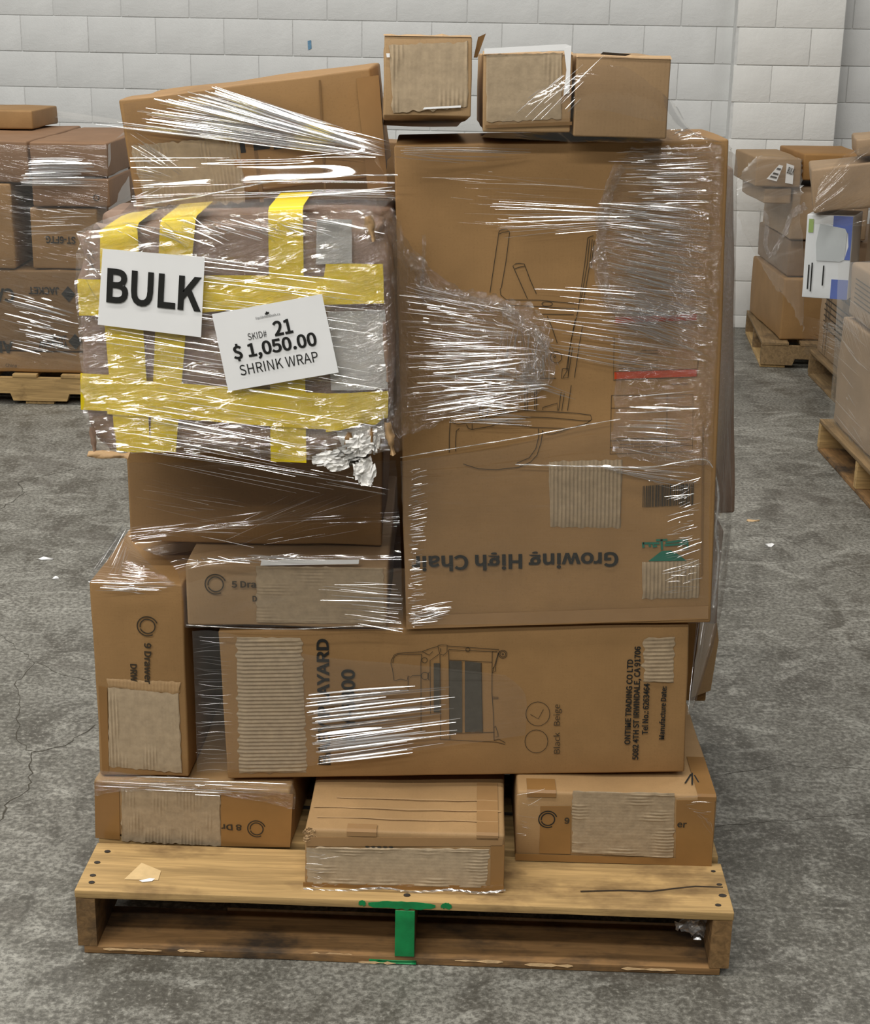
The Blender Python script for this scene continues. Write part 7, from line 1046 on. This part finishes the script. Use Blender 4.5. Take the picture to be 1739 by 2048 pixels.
# right flank
film_net(SW, 'film_sheet', [[(0.4834, 2.686, 1.4822)]+[(0.5596, 2.99, 1.4515), (0.5656, 2.99, 1.4236)], [(0.4908, 2.686, 1.2601)]+[(0.5658, 2.99, 1.2135), (0.5805, 2.99, 1.1746)], [(0.4988, 2.686, 0.9986)]+[(0.5794, 2.99, 0.9225), (0.5977, 2.99, 0.8917)], [(0.5061, 2.686, 0.8188)]+[(0.5838, 2.99, 0.7223), (0.6063, 2.99, 0.7227)]], 'film_haze', 24, 70, 10, .002, .002, (30, 40), skew=1.2)
film_net(SW, 'film_sheet', [[(0.5067, 2.686, 0.8091)]+[(0.5826, 2.98, 0.7148), (0.605, 2.98, 0.7152)], [(0.5232, 2.8, 0.5663)]+[(0.582, 2.98, 0.5067), (0.5985, 2.98, 0.5237)], [(0.4958, 2.72, 0.4103)]+[(0.5271, 2.86, 0.3509), (0.5374, 2.86, 0.3789)]], 'film_haze', 24, 50, 11, .0015, .002, (40, 10), skew=2.0)
strands(SW, [(0.5461, 2.98, 1.0567), (0.5781, 2.98, 1.0773)], [(0.5811, 2.98, 0.7362), (0.6026, 2.98, 0.7472)], 40, (.0010, .0024), 36, (0.0, .7, .3, 1), 'film_fold_soft', .4)
strands(SW, [(0.5491, 2.96, 0.71), (0.5896, 2.96, 0.7107)], [(0.4995, 2.74, 0.401), (0.5069, 2.74, 0.4065)], 12, (.0010, .0026), 37, (0.0, .4, .6, 1), 'film_fold_soft', .2)
rope(SW, [(0.5059, 2.7, 0.9198), (0.52, 2.7, 0.8628), (0.5193, 2.7, 0.7951), (0.5284, 2.7, 0.7462), (0.5278, 2.7, 0.6768), (0.5246, 2.7, 0.6416)], .0030, 19)
ragged(SW, [(0.4985, 2.7, 0.9339), (0.5106, 2.7, 0.8914), (0.5195, 2.7, 0.8435), (0.5193, 2.7, 0.7951), (0.5284, 2.7, 0.7462), (0.5278, 2.7, 0.6768), (0.5234, 2.7, 0.6315)], .007, 6)
rope(SW, [(0.5933, 2.94, 0.7227), (0.5915, 2.94, 0.664), (0.5821, 2.94, 0.6262)], .0016, 20)
# skirts of film on the bottom row
film_net(SW, 'film_sheet', [[(-0.6533, 2.6944, 0.2836), (-0.4661, 2.6796, 0.2775), (-0.2657, 2.6639, 0.2766)], [(-0.655, 2.6915, 0.257), (-0.466, 2.6766, 0.264), (-0.2608, 2.6605, 0.2591)], [(-0.6561, 2.6946, 0.2292), (-0.4669, 2.6797, 0.2515), (-0.2615, 2.6635, 0.2207)]], 'film_crinkle', 60, 14, 12, .002, .006, (20, 60))
strands(SW, [(-0.653, 2.6903, 0.2728), (-0.6493, 2.69, 0.2481)], [(-0.2653, 2.6598, 0.2819), (-0.2608, 2.6595, 0.2446)], 30, (.0010, .0026), 38, (0.0, .8, .2, 1), 'film_fold', .3)
strands(SW, [(0.4573, 2.6224, 0.278), (0.5362, 2.6212, 0.2375)], [(0.54, 2.6211, 0.2909), (0.5464, 2.621, 0.1732)], 14, (.0008, .0020), 39, (0.0, .5, .5, 1), 'film_fold_soft', .3)
strands(SW, [(0.1603, 2.6271, 0.2805), (0.1653, 2.627, 0.1841)], [(0.219, 2.6262, 0.2906), (0.1945, 2.6265, 0.1741)], 10, (.0008, .0020), 41, (0.0, .5, .5, 1), 'film_fold_soft', .3)
rope(SW, [(-0.2341, 2.518, 0.1355), (-0.1649, 2.5163, 0.1336), (-0.0902, 2.5145, 0.1425), (-0.0248, 2.5129, 0.1363), (0.0403, 2.5113, 0.1428), (0.0963, 2.5099, 0.1383), (0.1426, 2.5088, 0.1463)], .0035, 21, 'film_fold')
strands(SW, [(-0.2393, 2.5222, 0.2152), (-0.2289, 2.5219, 0.1311)], [(-0.1556, 2.5201, 0.2284), (-0.1839, 2.5208, 0.122)], 14, (.0008, .0022), 40, (0.0, .5, .5, 1), 'film_fold_soft', .3)

# film on the background stacks
LW = thing('stretch_wrap', 'streaky clear film around the left background stack', 'film', (-1.8, 6.8, .142))
film_net(LW, 'film_sheet', [[(-1.9734, 6.8, 1.1599), (-1.757, 6.8, 1.1593), (-1.445, 6.8, 1.1644)], [(-1.9909, 6.79, 0.8786), (-1.7717, 6.79, 0.8823), (-1.4568, 6.79, 0.8768)], [(-2.016, 6.8, 0.5699), (-1.7935, 6.8, 0.5737), (-1.5044, 6.8, 0.5786)], [(-2.0447, 6.8, 0.1733), (-1.8187, 6.8, 0.1703), (-1.5249, 6.8, 0.1661)]], 'film_far', 40, 60, 21, .006, 0, (4, 14), skew=-.2)
strands(LW, [(-1.8541, 6.78, 0.9852), (-1.7772, 6.78, 1.1013)], [(-1.4579, 6.78, 0.9918), (-1.4848, 6.78, 1.1061)], 34, (.004, .014), 51, (0.0, .1, .5, 1), 'film_fold', .06)
strands(LW, [(-1.9458, 6.78, 0.5409), (-1.9638, 6.78, 0.2819)], [(-1.5958, 6.78, 0.4464), (-1.6086, 6.78, 0.2081)], 60, (.003, .009), 52, (0.0, .7, .3, 1), 'film_fold', .06)
strands(LW, [(-1.7462, 6.78, 0.9011), (-1.8873, 6.78, 0.7513)], [(-1.4848, 6.78, 0.8882), (-1.6, 6.78, 0.7779)], 16, (.003, .006), 53, (0.0, .7, .3, 1), 'film_fold_soft', .2)
film_net(LW, 'film_sheet', [[(-2.2315, 8.0, 1.2676), (-1.9299, 8.0, 1.2383), (-1.618, 8.0, 1.1993)], [(-2.2076, 7.9, 1.2146), (-1.9078, 7.9, 1.2098), (-1.5989, 7.9, 1.1809)]], 'film_haze', 20, 6, 22, .004, 0)
film_net(LW, 'film_sheet', [[(-1.4513, 6.85, 1.1607)]+[(-1.4848, 7.4, 1.185)], [(-1.4625, 6.85, 0.8808)]+[(-1.4308, 7.2, 0.8877)]], 'film_haze', 10, 14, 23, .004, 0)
RW = thing('stretch_wrap', 'loose hazy film draped over the right-hand row of stacks', 'film', (1.8, 7.4, .136))
film_net(RW, 'film_sheet', [[(1.5766, 7.86, 1.0825), (1.6968, 7.86, 1.082), (1.8075, 7.86, 1.0741)], [(1.5017, 7.85, 0.9914), (1.677, 7.85, 0.9943), (1.8119, 7.85, 0.9423)], [(1.4872, 7.83, 0.8697), (1.6619, 7.83, 0.823), (1.8149, 7.83, 0.8007)], [(1.5438, 7.82, 0.6974), (1.7015, 7.82, 0.6246), (1.8623, 7.82, 0.5261)], [(1.6843, 7.8, 0.4753), (1.7969, 7.8, 0.3493), (1.8721, 7.8, 0.2215)]], 'film_haze', 40, 40, 24, .012, .02, (6, 6), skew=.6)
ragged(RW, [(1.5929, 7.8, 0.8252), (1.6325, 7.8, 0.8011), (1.6451, 7.8, 0.7391), (1.6446, 7.8, 0.6516), (1.675, 7.8, 0.5892)], .016, 31); ragged(RW, [(1.8341, 7.8, 0.8491), (1.7699, 7.8, 0.8084), (1.7395, 7.8, 0.7233), (1.6866, 7.8, 0.602)], .022, 32)
film_net(RW, 'film_sheet', [[(1.632, 6.2961, 0.7767), (1.632, 6.0785, 0.8165), (1.632, 5.7998, 0.8609)], [(1.628, 6.2219, 0.4555), (1.628, 5.9736, 0.4853), (1.628, 5.6516, 0.5129)], [(1.628, 6.1937, 0.1198), (1.628, 5.8271, 0.1062), (1.628, 5.4939, 0.101)]], 'film_clear', 30, 30, 25, .006, 0, (4, 8), skew=-.8)
strands(RW, [(1.622, 6.265, 0.7159), (1.622, 6.1637, 0.1953)], [(1.622, 5.724, 0.6505), (1.622, 5.5282, 0.1396)], 16, (.004, .008), 54, (0.0, .7, .4, 1), 'film_fold_soft', .1)
film_net(RW, 'film_sheet', [[(1.6352, 6.74, 1.0726), (1.7326, 6.74, 1.1795), (1.8456, 6.74, 1.2273)], [(1.6142, 6.73, 0.9458), (1.7484, 6.73, 0.9906), (1.8648, 6.73, 1.0138)], [(1.6177, 6.74, 0.8846), (1.7617, 6.74, 0.8784), (1.8811, 6.74, 0.8804)]], 'film_far', 24, 24, 26, .012, .01, (5, 7), skew=.3)
film_net(RW, 'film_sheet', [[(1.912, 8.0976, 0.2515), (1.912, 7.6206, 0.307), (1.912, 7.1445, 0.3707)], [(1.91, 8.0402, 0.069), (1.91, 7.5343, 0.1087), (1.91, 7.1407, 0.1368)]], 'film_far', 16, 16, 27, .006, 0, (4, 10))
#/FILM

# ------------------------------------------------------------------ scraps
sc1 = thing('crumpled_film', 'crumpled clear film scrap lying inside the pallet opening at lower right', 'scrap', (.49, 2.535, .028))
for k, (x, z, s) in enumerate(((.0, .045, .05), (.02, .040, .045), (.035, .022, .035), (.03, .008, .04))): crumple(sc1, 'crumple', (x, .012 * k - .02, z), (s, .03, s * .7), 'film_rope', 60 + k, 8, 1.0)
def scrap(label, p, w, d, seed, mat='white_paper'):
    V = [(p[0] + w * math.cos(a) * (1 + .3 * math.sin(a * 3 + seed)), p[1] + d * math.sin(a), .003 + .003 * math.sin(a * 2 + seed)) for a in np.linspace(0, 2 * math.pi, 10)[:-1]] 
    o = link_mesh('paper_scrap', V + [(x, y, .0008) for x, y, z in V], [tuple(range(9)), tuple(range(17, 8, -1))] + [(i, i + 9, (i + 1) % 9 + 9, (i + 1) % 9) for i in range(9)], mat); tag(o, label, 'scrap', None)
scrap('small oval white scrap on the floor right of the load', [(1.1464, 4.9794)][0], .013, .018, 1)
scrap('thin pale splinter on the floor right of the load', [(1.1388, 5.2522)][0], .022, .01, 2, 'wood_split')
scrap('white paper flake on the floor left of the load', [(-1.2632, 4.716)][0], .022, .010, 3)
scrap('tiny white flake below the larger one on the left floor', [(-1.1885, 4.5342)][0], .010, .008, 4)
